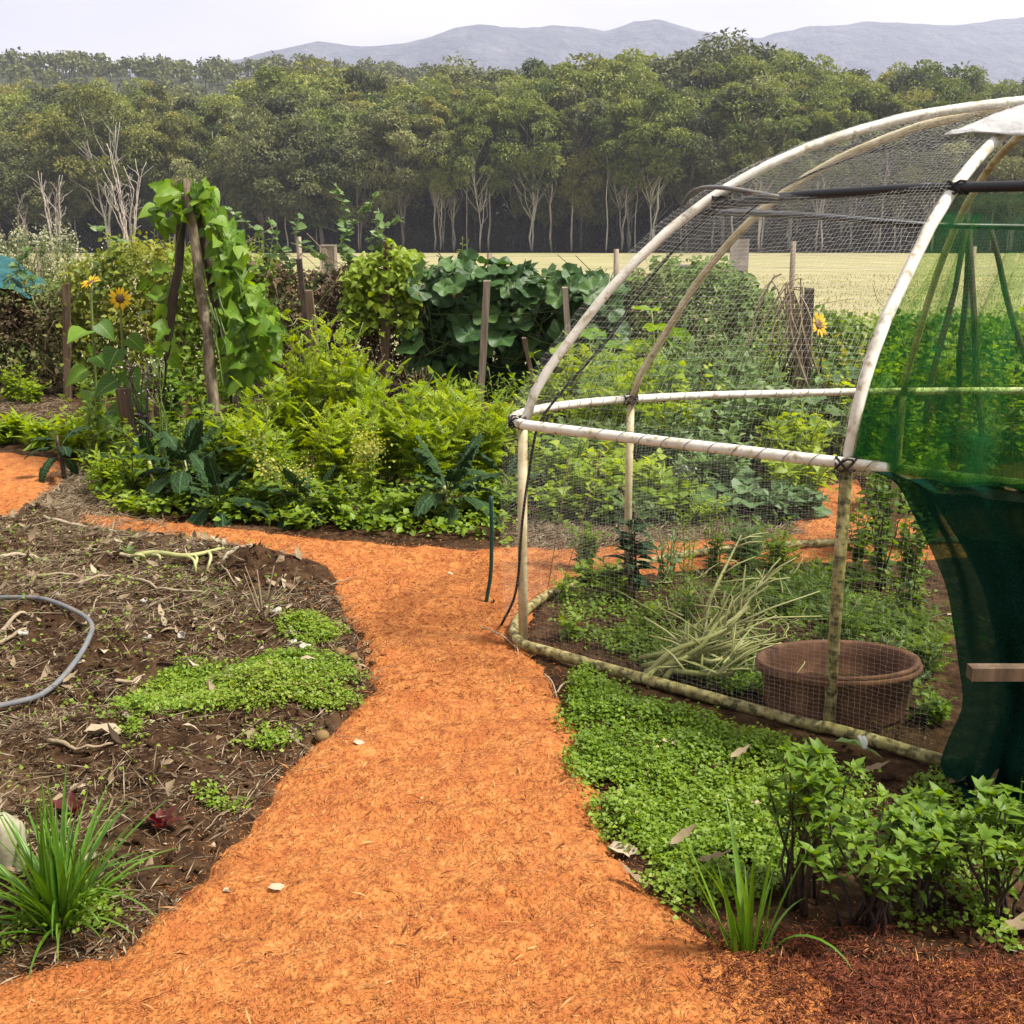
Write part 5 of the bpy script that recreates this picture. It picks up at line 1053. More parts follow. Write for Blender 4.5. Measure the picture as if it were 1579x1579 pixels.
# strainer post with a number, out at the field fence
post = thing('numbered_post', 'pale weathered post bearing the number 8 at the field fence', 'post', (XY(507, 17.0, 400), 17.0, 0)); pw = 0.235
ptop = top_h(507, 377, 17.0); b = MB(); b.box((0, 0, ptop / 2 - 0.1), (pw, 0.16, ptop + 0.2)); part('board', b, M['wood'], post, shade=False)
b = MB(); b.box((-pw / 2 + 0.012, -0.086, ptop - 0.2), (0.02, 0.012, 0.36)); b.box((pw / 2 - 0.012, -0.086, ptop - 0.2), (0.02, 0.012, 0.36)); b.box((0, -0.086, ptop - 0.012), (pw - 0.05, 0.012, 0.022)); part('edge_strip', b, M['dead'], post, shade=False)
cu = bpy.data.curves.new('number', 'FONT'); cu.body = '8'; cu.size = 0.19; cu.extrude = 0.004; cu.align_x = 'CENTER'
no = bpy.data.objects.new('number_tmp', cu); COL.objects.link(no); dg = bpy.context.evaluated_depsgraph_get(); dg.update(); nm = bpy.data.meshes.new_from_object(no.evaluated_get(dg)); bpy.data.objects.remove(no)
nm.materials.clear(); nm.materials.append(M['dead']); o = obj('number', nm, post, (-0.045, -0.085, ptop - 0.185)); o.rotation_euler = (R(90), 0, 0)
# wire fence along the field
wf = thing('wire_fence', 'thin wire fence with slim grey posts along the near edge of the field', 'fence', (0, 19, 0))
for px, py in ((300, 385), (462, 365), (755, 390), (950, 384), (1222, 372), (1500, 380), (60, 380)):
    x = XY(px, 19, 400); h = top_h(px, py, 19); part('post', MB().tube([[x, 0, -0.1], [x + 0.01, 0, h * 0.5], [x, 0, h]], [0.055, 0.05, 0.045], 7), M['wood'], wf)
for z in (0.45, 0.8, 1.1, 1.3): part('wire', MB().tube([[-14, 0, z], [-5, 0.02, z - 0.02], [4, 0, z], [14, 0, z - 0.01]], 0.0035, 4), M['dead'], wf)
# sawn frame seen through the netting
fr = thing('garden_trellis', 'pale timber rail and upright board beyond the fence inside the netting view', 'frame', (XY(1110, 12.4, 400), 12.4, 0)); fx = XY(1110, 12.4, 400)
p = AT(1140, 392, 12.4); b = MB(); b.box((p[0] - fx, 0, top_h(1140, 368, 12.4) / 2), (0.2, 0.05, top_h(1140, 368, 12.4))); part('upright', b, M['dead'], fr, shade=False)
a_ = AT(1030, 417, 12.4); c_ = AT(1150, 408, 12.4); b = MB(); b.box(((a_[0] + c_[0]) / 2 - fx, -0.05, (a_[2] + c_[2]) / 2), (c_[0] - a_[0], 0.045, 0.07)); part('rail', b, M['dead'], fr, shade=False)
b = MB(); b.box((a_[0] - fx + 0.05, 0, a_[2] / 2), (0.07, 0.05, a_[2])); part('leg', b, M['dead'], fr, shade=False)

# ------------------------------------------------------------------ sunflowers
SL = tmesh('sunflower_leaf', T_heart, M['bean'], tint=0.15)
def sunflower(px, py, Y, head_d, label, nl=9, r=0.075):
    x = XY(px, Y, 600); t = thing('sunflower', label, 'sunflower', (x, Y, 0), 0, 'sunflowers'); hd = AT(px, py, Y) - [x, Y, 0]
    P = spline([[0, 0.05, 0], [0.03, 0.03, hd[2] * 0.5], [hd[0] * 0.8, 0.02, hd[2] - 0.1], hd + np.array([0, 0.04, 0.0])], 16); part('stem', MB().tube(P, np.linspace(0.012, 0.008, 16), 6, 0.6), M['stem'], t)
    flower(t, hd, head_d, r, 16, 'petal', 'seed', 'flower_head')
    for k in range(nl):
        i = 4 + int(9 * k / nl); a = k * 2.4; d = np.array([[math.cos(a), math.sin(a) - 0.5, rng.normal(-0.6, 0.3)]]); q = P[i] + norm(d)[0] * 0.06; place('leaf', SL, t, q, frames(d, [[0, -0.6, 0.8]])[0], rng.uniform(0.13, 0.22))
sunflower(185, 461, 7.7, (0.5, -0.8, 0.1), 'sunflower facing the path with brown centre, the lower of two')
sunflower(140, 435, 7.9, (-0.3, -0.4, 0.85), 'sunflower seen from the side, the upper of two')
sunflower(1262, 500, 8.3, (0.5, -0.7, 0.3), 'sunflower beside the dark stake in the netting view', 6, 0.095)

# ------------------------------------------------------------------ beds seen through the netting
for px, Y, py, mat, tp, sz, lab in ((900, 7.6, 600, 'mid', [T_ov], 0.09, 'leafy plant just behind the dome corner in the netting view'), (960, 7.4, 560, 'fern', FERN, 0.17, 'feathery plant behind the second hoop'), (1040, 7.8, 540, 'pea', FERN, 0.17, 'grey green feathery mass in the middle of the netting view'), (1110, 7.6, 560, 'pea', FERN, 0.16, 'grey green feathery bush left of the dead stalks'), (1170, 8.2, 500, 'pea', [T_thin, T_ov], 0.07, 'hazy grey green herb behind the dead stalks'), (1090, 8.8, 470, 'pea', [T_thin, T_ov], 0.07, 'tall hazy grey herb in front of the fence bushes'),
                                 (1190, 7.2, 600, 'squash', [T_ov, T_heart], 0.12, 'pale leafy plant under the dead stalks'), (1300, 8.2, 545, 'yellow', [T_ov, T_heart], 0.1, 'yellowing leafy plant right of the dark stake'), (1330, 7.7, 580, 'mid', [T_ov, T_heart], 0.1, 'leafy plant at the near hoop in the netting view'), (1290, 7.3, 640, 'weed', [T_thin], 0.09, 'straw coloured grass clump right of the dark stake'), (1390, 8.2, 540, 'fern', [T_ov, T_heart], 0.11, 'bright leafy bush behind the left of the shade cloth'), (1450, 8.0, 520, 'mid', [T_ov, T_heart], 0.11, 'leafy bush between the poles behind the shade cloth'), (1510, 8.4, 540, 'yellow', [T_ov], 0.09, 'yellowish bush behind the shade cloth folds'), (1560, 7.8, 560, 'fern', [T_ov, T_heart], 0.11, 'bright bush behind the right of the shade cloth'), (1420, 7.0, 620, 'mid', [T_ov], 0.09, 'leafy plant low behind the shade cloth'), (1500, 7.0, 620, 'weed', [T_ov], 0.09, 'pale plant low behind the shade cloth'), (1620, 7.8, 540, 'mid', [T_ov, T_heart], 0.11, 'bush at the far right behind the shade cloth'),
                                 (900, 6.15, 740, 'mid', [T_ov, T_heart], 0.09, 'low leafy plant behind the corner post near the back path'), (980, 6.3, 730, 'mid', [T_ov, T_heart], 0.1, 'low leafy plant behind the second post near the back path'), (1060, 6.6, 690, 'pea', FERN, 0.15, 'grey feathery plant above the lying stalks'), (1000, 7.2, 620, 'fern', FERN, 0.16, 'light feathery plant right of the second hoop foot'), (940, 7.9, 590, 'pea', FERN, 0.16, 'grey feathery plant between the two left hoops'), (1140, 7.2, 610, 'squash', [T_ov, T_heart], 0.12, 'grey leafy plant above the squash'), (1230, 6.4, 720, 'mid', [T_ov, T_heart], 0.11, 'leafy plant touching the squash by the near post'), (1260, 8.0, 590, 'squash', [T_ov, T_heart], 0.12, 'leafy plant at the foot of the dark stake'), (1060, 7.3, 590, 'mid', [T_ov, T_heart], 0.11, 'green leafy plant in the middle of the netting view'), (870, 6.5, 690, 'fern', [T_ov, T_heart], 0.1, 'bright leafy plant right behind the corner post'), (930, 6.6, 700, 'mid', [T_ov, T_heart], 0.11, 'leafy plant between corner post and second post'), (1010, 6.7, 660, 'kale', [T_ov], 0.13, 'blue green leafy plant behind the second post'), (1090, 6.9, 640, 'squash', [T_ov, T_heart], 0.11, 'grey green leafy plant under the front rail'), (1250, 6.9, 650, 'mid', [T_ov, T_heart], 0.1, 'leafy plant left of the near post under the rail')):
    leafy('garden_plant', lab, 'plant', P3(px, Y), top_h(px, py - 38, Y), 0.38, tp, {'mid': 'fern', 'squash': 'pea'}.get(mat, mat), 19, 17, sz * 1.1, 0.12, 0.35, 'plants seen through the dome netting', tint=0.55, hvar=0.45)
for px, Y, py, mat, tp, sz, lab in ((880, 8.6, 520, 'fern', FERN, 0.17, 'tall feathery bush just inside the front hoop line behind the dome'), (930, 8.8, 500, 'pea', FERN, 0.17, 'tall pale feathery bush behind the second hoop'), (990, 8.4, 510, 'fern', FERN, 0.17, 'tall lime feathery bush right of the second hoop'), (1060, 8.9, 455, 'pea', [T_ov, T_thin], 0.08, 'tall pale herb below the trellis board'), (1130, 8.7, 470, 'pea', FERN, 0.16, 'tall pale feathery herb left of the bent cane'), (1180, 8.8, 455, 'fern', [T_ov, T_thin], 0.08, 'tall lime herb behind the bent cane'), (1280, 8.9, 500, 'pea', [T_ov, T_heart], 0.09, 'tall pale leafy plant right of the sunflower in the netting view'), (1350, 8.9, 510, 'fern', [T_ov, T_heart], 0.1, 'tall lime leafy plant beside the near hoop'), (1100, 6.5, 660, 'pea', [T_ov, T_heart], 0.1, 'pale leafy plant above the squash leaves'), (960, 6.9, 640, 'pea', FERN, 0.16, 'pale feathery plant left of the second post'), (1210, 6.8, 640, 'fern', FERN, 0.16, 'lime feathery plant above the front rail middle'), (880, 7.0, 640, 'pea', FERN, 0.16, 'pale feathery plant behind the corner post')):
    leafy('tall_herb', lab, 'plant', P3(px, Y), top_h(px, py, Y), 0.34, tp, mat, 20, 17, sz, 0.12, 0.35, 'tall herbs behind the dome', tint=0.55, hvar=0.45)
for px, Y, py, mat, tp, sz, lab in ((865, 6.1, 735, 'fern', [T_ov, T_heart], 0.09, 'bright low plant at the back path edge behind the corner post'), (930, 6.05, 745, 'mid', [T_ov], 0.09, 'low plant at the back path edge left of the second post'), (975, 6.0, 755, 'pea', FERN, 0.13, 'low feathery plant at the back path edge right of the second post'), (1030, 6.05, 725, 'mid', [T_ov, T_heart], 0.1, 'leafy plant at the back path edge above the thin weed'), (1085, 6.0, 745, 'fern', [T_ov, T_thin], 0.08, 'bright plant at the back path edge left of the squash'), (1220, 6.05, 740, 'squash', [T_ov, T_heart], 0.11, 'grey leaved plant at the back path edge right of the squash'), (1370, 6.3, 690, 'mid', [T_ov, T_heart], 0.1, 'leafy plant beside the side path behind the rail end'), (1430, 6.3, 680, 'fern', [T_ov, T_heart], 0.1, 'bright plant beside the side path behind the cloth edge')):
    leafy('path_edge_plant', lab, 'plant', P3(px, Y), top_h(px, py, Y), 0.32, tp, mat, 17, 14, sz, 0.08, 0.3, 'plants along the back path', tint=0.5, hvar=0.5)
leafy('white_speck_herb', 'herb with tiny white flowers behind the lying stalks', 'herb', P3(1045, 6.35), top_h(1045, 720, 6.35), 0.22, T_ov, 'mid', 12, 14, 0.05, 0.2, 0.4, blooms='white_bloom', bloom_n=14, bloom_r=0.05, bloom_size=0.014)
def cabbage(px, Y, py, n, size, label, meshes=SQ):
    loc = P3(px, Y); t = thing('squash_plant', label, 'squash', tuple(loc), rng.uniform(0, 6.28), 'squash plants behind the dome'); h = top_h(px, py, Y); sb = MB()
    for k in range(n):
        a = k * 2.4; f = (k + 0.5) / n; r = 0.28 * math.sqrt(1 - f * 0.8) * rng.uniform(0.5, 1.1); p = np.array([r * math.cos(a), r * math.sin(a), h * (0.35 + 0.6 * f) * rng.uniform(0.85, 1.05)])
        sb.tube(spline([[0, 0, 0], p * [0.4, 0.4, 0.6], p], 6), 0.006, 5, 0.7); d = np.array([[math.cos(a), math.sin(a), rng.normal(-0.15, 0.3)]])
        place('leaf', meshes[rng.integers(4)], t, p - norm(d)[0] * size * 0.2, frames(d)[0], size * rng.uniform(0.75, 1.2))
    part('stem', sb, M['palestem'], t)
cabbage(1185, 6.25, 745, 13, 0.22, 'squash plant with broad leaves arching beside the orange back path')
cabbage(1130, 6.4, 735, 11, 0.24, 'squash plant with pale leaves behind the lying stalks')
cabbage(1250, 7.6, 600, 10, 0.28, 'tall squash plant with grey leaves by the dark stake')
cabbage(1330, 8.0, 560, 9, 0.26, 'squash plant with rounded leaves left of the near hoop')
cabbage(1010, 10.2, 470, 9, 0.33, 'pumpkin plant with very large bright leaves behind the second hoop', [tmesh('squash_leaf', T_palm[k], M['bean'], tint=0.6) for k in range(4)])
cabbage(915, 9.6, 475, 7, 0.33, 'pumpkin plant with bright leaves poking out left of the front hoop', [tmesh('squash_leaf', T_palm[k], M['bean'], tint=0.7) for k in range(4)])
# dead corn stalks tied to the dark stake
ds = thing('dead_stalks', 'bundle of dead pale stalks drooping from the dark stake', 'dead plant', (XY(1230, 7.95, 600), 7.95, 0)); dx = np.array([XY(1230, 7.95, 600), 7.95, 0])
for k in range(14):
    p0 = AT(1238 + rng.normal(0, 10), 600, 7.93); p1 = AT(1222 + rng.normal(0, 14), 430 + rng.uniform(-10, 40), 7.93); q = p1 + [rng.normal(0, 0.12), -0.05, -rng.uniform(0.1, 0.6)]
    part('stalk', MB().tube(spline([p0 - dx, (p0 + p1) / 2 - dx + rng.normal(0, 0.02, 3), p1 - dx, (p1 + q) / 2 - dx + [rng.normal(0, 0.05), 0, 0.05], q - dx], 14), np.linspace(0.009, 0.005, 14), 5, rng.uniform(0.5, 1)), M['straw'], ds)
b = MB()
for k in range(60):
    p = AT(1228 + rng.normal(0, 14), rng.uniform(520, 660), 7.95 + rng.normal(0, 0.04)) - dx; b.tube([p, p + [rng.normal(0, 0.04), 0, -rng.uniform(0.05, 0.2)]], 0.006, 4, rng.uniform(0, 0.4))
part('dead_leaf', b, M['plum'], ds, kind='stuff')
p0 = AT(1150, 545, 8.1); part('bent_cane', MB().tube(spline([p0 - dx, AT(1168, 480, 8.1) - dx, AT(1190, 432, 8.05) - dx, AT(1205, 422, 8.0) - dx], 12), 0.008, 6, 0.8), M['straw'], ds)
# second tripod behind the shade cloth
t2 = thing('bean_tripod', 'dark wooden tripod seen through the green shade cloth', 'teepee', (XY(1500, 7.2, 600), 7.2, 0)); o2 = np.array([XY(1500, 7.2, 600), 7.2, 0.0])
for bx, by, tx in ((1408, 7.0, 1494), (1520, 6.8, 1494), (1470, 7.9, 1497), (1640, 7.1, 1525)):
    pole(None, np.array([XY(bx, by, 700), by, 0]), AT(tx, 345, 7.2), 0.022, 0.018, M['darkpole'], t2, o2)
# tall staked bean inside the right of the dome
leafy('staked_bean', 'leggy dark leaved bean plant inside the dome right of the near post', 'plant', P3(1375, 4.75), top_h(1375, 770, 4.75), 0.17, [T_heart, T_ov], 'mid', 7, 13, 0.06, 0.2, 0.2, stem='darkstem', tint=0.25, hvar=0.3)
leafy('staked_bean', 'second leggy bean plant inside the dome close to the shade cloth', 'plant', P3(1425, 4.4), top_h(1425, 850, 4.4), 0.15, [T_heart, T_ov], 'mid', 6, 12, 0.055, 0.15, 0.2, stem='darkstem', tint=0.25)
for px, Y, py, lab in ((1250, 4.45, 915, 'feathery dark green herb mat behind the tub'), (1340, 4.3, 925, 'feathery dark green herb mat right of the near post'), (1420, 4.2, 940, 'feathery dark green herb mat by the shade cloth'), (1300, 4.8, 870, 'feathery herb mat at the back of the dome'), (1200, 4.7, 880, 'feathery herb mat beside the lying stalk tips'), (1390, 3.75, 1010, 'small feathery herbs right of the tub')):
    leafy('feathery_herb', lab, 'herb', P3(px, Y), max(0.13, top_h(px, py, Y)), 0.33, FERN, 'mid', 24, 12, 0.075, 0.1, 0.4, 'feathery dark herbs inside the dome', tint=0.12, hvar=0.5, lean=(0.3, 1.0), stem_r=0.002)
for px, py, hh, mat, tp, sz, lab in ((905, 880, 0.30, 'mid', [T_ov, T_heart], 0.06, 'leafy weed by the back base pipe inside the dome'), (950, 925, 0.22, 'mid', [T_ov], 0.05, 'low leafy weed left of the dark leaning plant'), (1030, 900, 0.40, 'pea', [T_thin, T_ov], 0.05, 'grey green herb behind the lying stalks inside the dome'), (1100, 885, 0.42, 'mid', [T_thin, T_ov], 0.055, 'upright herb behind the middle of the lying stalks'), (1150, 880, 0.34, 'pea', FERN, 0.11, 'feathery grey herb at the tips of the lying stalks'), (1195, 900, 0.34, 'mid', FERN, 0.10, 'feathery green herb right of the lying stalk tips'), (1060, 960, 0.24, 'mid', [T_thin], 0.05, 'thin green herb among the lying stalks'), (1320, 880, 0.42, 'mid', [T_heart, T_ov], 0.06, 'leafy dark plant at the back wall right of the near post'), (1400, 900, 0.5, 'mid', [T_heart, T_ov], 0.06, 'leafy dark plant at the back wall by the shade cloth'), (1350, 860, 0.6, 'bean', [T_heart], 0.07, 'bean plant outside the back of the dome near the side path'), (1420, 850, 0.6, 'bean', [T_heart], 0.07, 'bean plant outside the back of the dome by the shade cloth'), (1290, 1000, 0.2, 'mid', FERN, 0.08, 'feathery herb directly behind the tub'), (1420, 1040, 0.22, 'mid', FERN, 0.08, 'feathery herb between tub and shade cloth'), (1440, 1110, 0.12, 'mid', [T_ov], 0.05, 'small vine like weed at the shade cloth hem')):
    p = G(px, py); leafy('dome_plant', lab, 'plant', (p[0], p[1], gz1(p[0], p[1])), hh, 0.18, tp, mat, 11, 13, sz, 0.12, 0.35, 'plants growing in and behind the dome', tint=0.3, hvar=0.5, stem_r=0.003)
# kale stem and thin plant inside the dome
leafy('dark_leaf_plant', 'dark green plant on a leaning stem inside the dome by the left wall', 'plant', P3(985, 4.62), top_h(985, 790, 4.62), 0.09, [T_ov], 'kale', 4, 12, 0.13, 0.25, 0.35, stem='straw', stem_r=0.008)
leafy('thin_weed', 'thin tall weed with tiny leaves standing among the lying stalks', 'weed', P3(1068, 4.2), top_h(1068, 740, 4.2), 0.10, [T_thin], 'mid', 3, 30, 0.05, 0.3, 0.4, tint=0.6, stem_r=0.004)
for px, py, sz, lab in ((900, 905, 0.07, 'small leafy weed by the left wall inside the dome'), (875, 930, 0.06, 'tiny weed inside the dome corner'), (940, 900, 0.06, 'small weed at the back base pipe inside the dome'), (880, 985, 0.05, 'little seedling against the base pipe'), (1000, 960, 0.05, 'small weed left of the lying stalks')):
    p = G(px, py); leafy('small_weed', lab, 'weed', (p[0], p[1], gz1(p[0], p[1])), 0.13, 0.13, T_ov, 'mid', 8, 7, sz, 0.1, 0.3, 'small weeds on the dome floor', tint=0.5, stem_r=0.002)
# pulled plant with pale stalks lying inside the dome
pl = thing('pulled_stalks', 'uprooted plant with pale green branching stalks lying inside the dome', 'pulled plant', tuple(G(1010, 1035))); p0_ = G(1010, 1035)
def gp(px, py, z): return G(px, py, z) - p0_
for k in range(12):
    f = k / 11; end = (min(1190 + rng.normal(0, 45) - 50 * f, 1250 if f < 0.35 else 1160), 880 + 150 * f + rng.normal(0, 34)); z = 0.24 * (1 - f) + 0.05 + rng.uniform(0, 0.05); w1 = rng.normal(0, 5); w2 = rng.normal(0, 10)
    P = spline([gp(985 + 40 * f + rng.normal(0, 14), 1030 + 10 * f + rng.normal(0, 7), 0.02), gp(1050 + rng.normal(0, 10), 990 + 40 * f + w1, 0.05 + z * 0.3), gp(1115 + rng.normal(0, 16), 945 + 80 * f + w2, 0.05 + z * 0.6), gp(*end, z)], 16); b = MB(); b.tube(P, np.linspace(0.0125, 0.0035, 16) * rng.uniform(0.7, 1.25), 6, rng.uniform(0.1, 0.8))
    for q in range(8):
        i = rng.integers(5, 15); e = P[i] + [rng.normal(0.06, 0.11), abs(rng.normal(0.03, 0.10)) - 0.02, rng.uniform(-0.02, 0.14)]; e[2] = max(e[2], 0.01); e[0] = min(e[0], (G(1165, 1010) - p0_)[0]) if f > 0.35 else e[0]; b.tube([P[i], (P[i] + e) / 2 + [0, 0, 0.01], e], [0.005, 0.004, 0.002], 4, rng.uniform(0.3, 1))
    part('stalk', b, M['palestem'], pl)
b = MB()
for k in range(110):
    q = gp(rng.uniform(990, 1240), rng.uniform(890, 1050), rng.uniform(0.01, 0.12)); a = rng.uniform(0, 6.28); L = rng.uniform(0.05, 0.18); e = q + [L * math.cos(a), abs(L * math.sin(a)), rng.uniform(-0.02, 0.09)]; e[2] = max(e[2], 0.005); b.tube(spline([q, (q + e) / 2 + rng.normal(0, 0.015, 3), e], 6), np.linspace(0.003, 0.0012, 6), 4, rng.uniform(0, 0.8))
part('side_twigs', b, M['palestem'], pl, kind='stuff')
# ------------------------------------------------------------------ tub, rail, small hardware
tub = thing('plant_tub', 'rusty brown plastic tub standing on the dome floor behind the near post', 'tub', (XY(1293, 3.43, 1020), 3.43, 0.0)); k_ = 0.262
prof = [(0.001, 0.004), (0.226, 0.0), (0.232, 0.02), (k_ - 0.008, 0.185), (k_ + 0.012, 0.19), (k_ + 0.014, 0.21), (k_ + 0.004, 0.214), (k_ - 0.004, 0.206), (k_ - 0.012, 0.19), (0.222, 0.03), (0.001, 0.024)]
part('shell', MB().lathe(prof, 48), M['tub'], tub); tub.scale = (1, 0.62, 0.88)
b = MB(); prof2 = [(k_ - 0.014, 0.214), (k_ + 0.006, 0.216), (k_ + 0.008, 0.232), (k_ - 0.004, 0.236), (k_ - 0.016, 0.225), (k_ - 0.03, 0.17), (0.215, 0.06), (0.001, 0.055)]
it = obj('inner_tub', b.lathe(prof2, 48).mesh('inner_tub', M['tub'], True), loc=(XY(1293, 3.43, 1020), 3.433, -0.004)); it.scale = (1, 0.62, 0.88); tag(it, 'second brown tub nested inside the rusty tub, only its rim showing', 'tub'); it.rotation_euler = (R(1.0), R(-0.8), 0)
part('potting_soil', MB().lathe([(0.001, 0.115), (0.12, 0.118), (0.225, 0.11)], 24), M['soil'], it)  # added dark disc standing in for the shade deep inside the tub
rl = thing('timber_rail', 'brown sawn timber bar across the shade cloth at knee height', 'timber', (1.75, 2.5, 0))
a_ = AT(1480, 1023, 2.62); b = MB(); b.box((a_[0] + 0.55 - 1.75, 0.06, a_[2]), (1.1, 0.035, 0.034)); part('rail', b, M['brownwood'], rl, shade=False)
b = MB(); b.box((0.49, 0.10, 0.3), (0.05, 0.035, 0.7)); part('post', b, M['brownwood'], rl, shade=False)
gs = thing('garden_stake', 'dark green plastic stake standing alone at the path junction', 'stake', tuple(G(752, 932)[:2]) + (0.0,)); s0 = G(752, 932)
P = spline([AT(757, 765, s0[1]) - s0, AT(758, 820, s0[1]) - s0, AT(757, 880, s0[1]) - s0, AT(752, 915, s0[1]) - s0, np.array([-0.008, 0, 0.0]), np.array([-0.012, 0, -0.06])], 24); part('shaft', MB().tube(P, 0.0085, 8), M['greenstake'], gs)
part('hook', MB().tube(spline([[-0.01, 0, 0.012], [0.005, -0.005, 0.004], [0.022, -0.008, 0.012], [0.03, -0.008, 0.024]], 10), 0.005, 6), M['cord'], gs)
cl = AT(1326, 1146, 3.06); c = thing('pipe_clip', 'small white plastic clip gripping the base pipe', 'clip', tuple(cl)); b = MB()
b.tube(spline([[-0.012, -0.02, 0.035], [-0.004, -0.028, 0.02], [0.006, -0.025, -0.005]], 8), 0.006, 6); b.tube(spline([[0.0, -0.02, 0.032], [0.008, -0.028, 0.018], [0.006, -0.025, -0.005]], 8), 0.006, 6); part('jaw', b, M['clip'], c)

# ------------------------------------------------------------------ near plants
# chive clump at the left front
BLD = [tmesh('blade', tpl_blade(d, w, 9), M['chive'], tint=0.5) for d, w in ((0.15, 0.015), (0.45, 0.016), (0.9, 0.017), (1.5, 0.017), (2.1, 0.015))]
cp = G(95, 1432); ch = thing('chive_clump', 'big clump of long narrow bright green blades at the left front of the bed', 'chives', (cp[0], cp[1], gz1(cp[0], cp[1])))
for k in range(135):
    a = rng.uniform(0, 6.28); r = rng.uniform(0, 0.045); el = np.clip(rng.normal(1.15, 0.28), 0.2, 1.5); d = np.array([[math.cos(a) * math.cos(el), math.sin(a) * math.cos(el), math.sin(el)]])
    place('blade', BLD[min(4, int(abs(rng.normal(0, 1.2)) + (1.45 - el) * 2.2))], ch, (r * math.cos(a), r * math.sin(a), -0.01), frames(d, None if el < 1.4 else [[math.cos(a), math.sin(a), 0.3]])[0], rng.uniform(0.20, 0.37))
for px, py, L in ((250, 1345, 0.30), (240, 1440, 0.27), (165, 1475, 0.2), (90, 1480, 0.2)):
    p = G(px, py); d0 = np.array([[p[0] - cp[0], p[1] - cp[1], 0.12]]); place('blade', BLD[3], ch, (0.02 * d0[0, 0], 0.02 * d0[0, 1], 0.05), frames(d0)[0], L)
pf = G(-6, 1392); v = rdir(420); v = v[np.argsort(v[:, 2])]
th_, ph_ = np.meshgrid(np.linspace(0, 2 * math.pi, 26)[:-1], np.linspace(0.02, math.pi - 0.02, 16)); sp = np.stack([np.sin(ph_) * np.cos(th_), np.sin(ph_) * np.sin(th_), np.cos(ph_)], -1); sp = np.sign(sp) * np.abs(sp) ** 0.75
sp *= (1 + 0.25 * fbm(sp[..., 0] * 2 + 5, sp[..., 2] * 2 + sp[..., 1], 3, 101))[..., None]; sp = sp * [0.06, 0.045, 0.11] + [0, 0, 0.09]
o = obj('pale_stone', MB().grid(sp, wrap=True).mesh('pale_stone', M['stone'], True), loc=(pf[0] - 0.02, pf[1] + 0.07, 0.0)); o.rotation_euler = (0.1, 0.12, 0.3); tag(o, 'pale cream stone standing behind the grass clump at the left edge', 'stone')
# grassy plant at the right front
lp = G(1155, 1478); lk = thing('lemongrass', 'small upright grassy plant with wide blades at the bark path corner', 'grass plant', (lp[0], lp[1], gz1(lp[0], lp[1])))
WB = [tmesh('blade', tpl_blade(d, w, 9), M['chive'], tint=0.45) for d, w in ((0.12, 0.02), (0.5, 0.021), (1.3, 0.022), (2.2, 0.022))]
for k in range(19):
    a = rng.uniform(0, 6.28); el = np.clip(rng.normal(1.3, 0.15), 0.7, 1.52); d = np.array([[math.cos(a) * math.cos(el), math.sin(a) * math.cos(el), math.sin(el)]]); rr_ = rng.uniform(0, 0.05)
    place('blade', WB[min(3, int(abs(rng.normal(0, 1.2))))], lk, (rr_ * math.cos(a), rr_ * math.sin(a) * 0.5, -0.01), frames(d)[0], rng.uniform(0.16, 0.36))
lp = G(1527, 1262); o = thing('single_blade', 'single broad upright green blade in front of the shade cloth hem', 'plant', (lp[0], lp[1] - 0.15, 0)); place('blade', WB[0], o, (0, 0, 0.0), frames(np.array([[0.02, 0, 1.0]]), np.array([[0, -1, 0.1]]))[0], (0.24, top_h(1527, 1200, lp[1] - 0.15) + 0.0, 0.24))
# basil bushes
T_bas2 = [tpl_strip(lambda y: 0.23 * math.sin(math.pi * y ** 0.8) * (1 + 0.09 * math.sin(y * 40)), 9, fo, cu_, wv) for fo, cu_, wv in ((0.35, 0.35, 0.12), (0.6, 0.7, 0.25), (0.1, 0.1, 0.3))]
BM = [tmesh('basil_leaf', T_bas2[k % 3], M['basil'], tint=0.3 + 0.06 * k) for k in range(6)]
def basil(px, py, toppy, spread, nst, label):
    p = G(px, py); loc = (p[0], p[1], gz1(p[0], p[1])); h = top_h(px, toppy, p[1]) - loc[2]; t = thing('basil_bush', label, 'herb bush', loc, rng.uniform(0, 6.28), 'basil bushes along the bark path'); sb = MB(); cnt = 0
    fb_p = []; fb_d = []; fb_s = []
    for s in range(nst):
        az = s * 2.4; ln = rng.uniform(0.05, 0.75); hh = h * (1 - 0.35 * ln * rng.random()); P = stalk_path(hh, ln * spread / h * 1.35, az, 8, 0.03, 1.15); P[:, :2] += rng.normal(0, 0.022, 2); sb.tube(P, np.linspace(0.0042, 0.0022, 8), 5, rng.uniform(0, 0.8))
        for q in range(5):
            f = (0.42, 0.62, 0.78, 0.90, 0.985)[q]; i = min(6, int(f * 7)); pp = P[i] + (P[i + 1] - P[i]) * (f * 7 - i); n = (2, 4, 4, 4, 8)[q]
            for k in range(n):
                a = k / n * 6.28 + q * 0.8; el = 0.3 + 0.75 * (q == 4) * rng.random() + rng.normal(0, 0.25); d = np.array([math.cos(a) * math.cos(el), math.sin(a) * math.cos(el), math.sin(el)]); sz = (0.026 + 0.011 * (q > 1)) * rng.uniform(0.5, 1.3) * (1 if q < 4 else 0.95)
                if cnt < 290 and True: place('leaf', BM[rng.integers(3) + (0 if q < 3 else 3)], t, pp, frames(d[None])[0], sz); cnt += 1
                else: fb_p.append(pp); fb_d.append(d); fb_s.append(sz)
    part('stem', sb, M['darkstem'], t)
    if fb_p: f = MB(); f.scatter(T_ov, np.array(fb_p), frames(np.array(fb_d)), np.array(fb_s), 0.3); part('foliage', f, M['basil'], t, kind='stuff')
basil(1235, 1405, 1162, 0.14, 20, 'tallest basil bush with bare dark stems above the bark path')
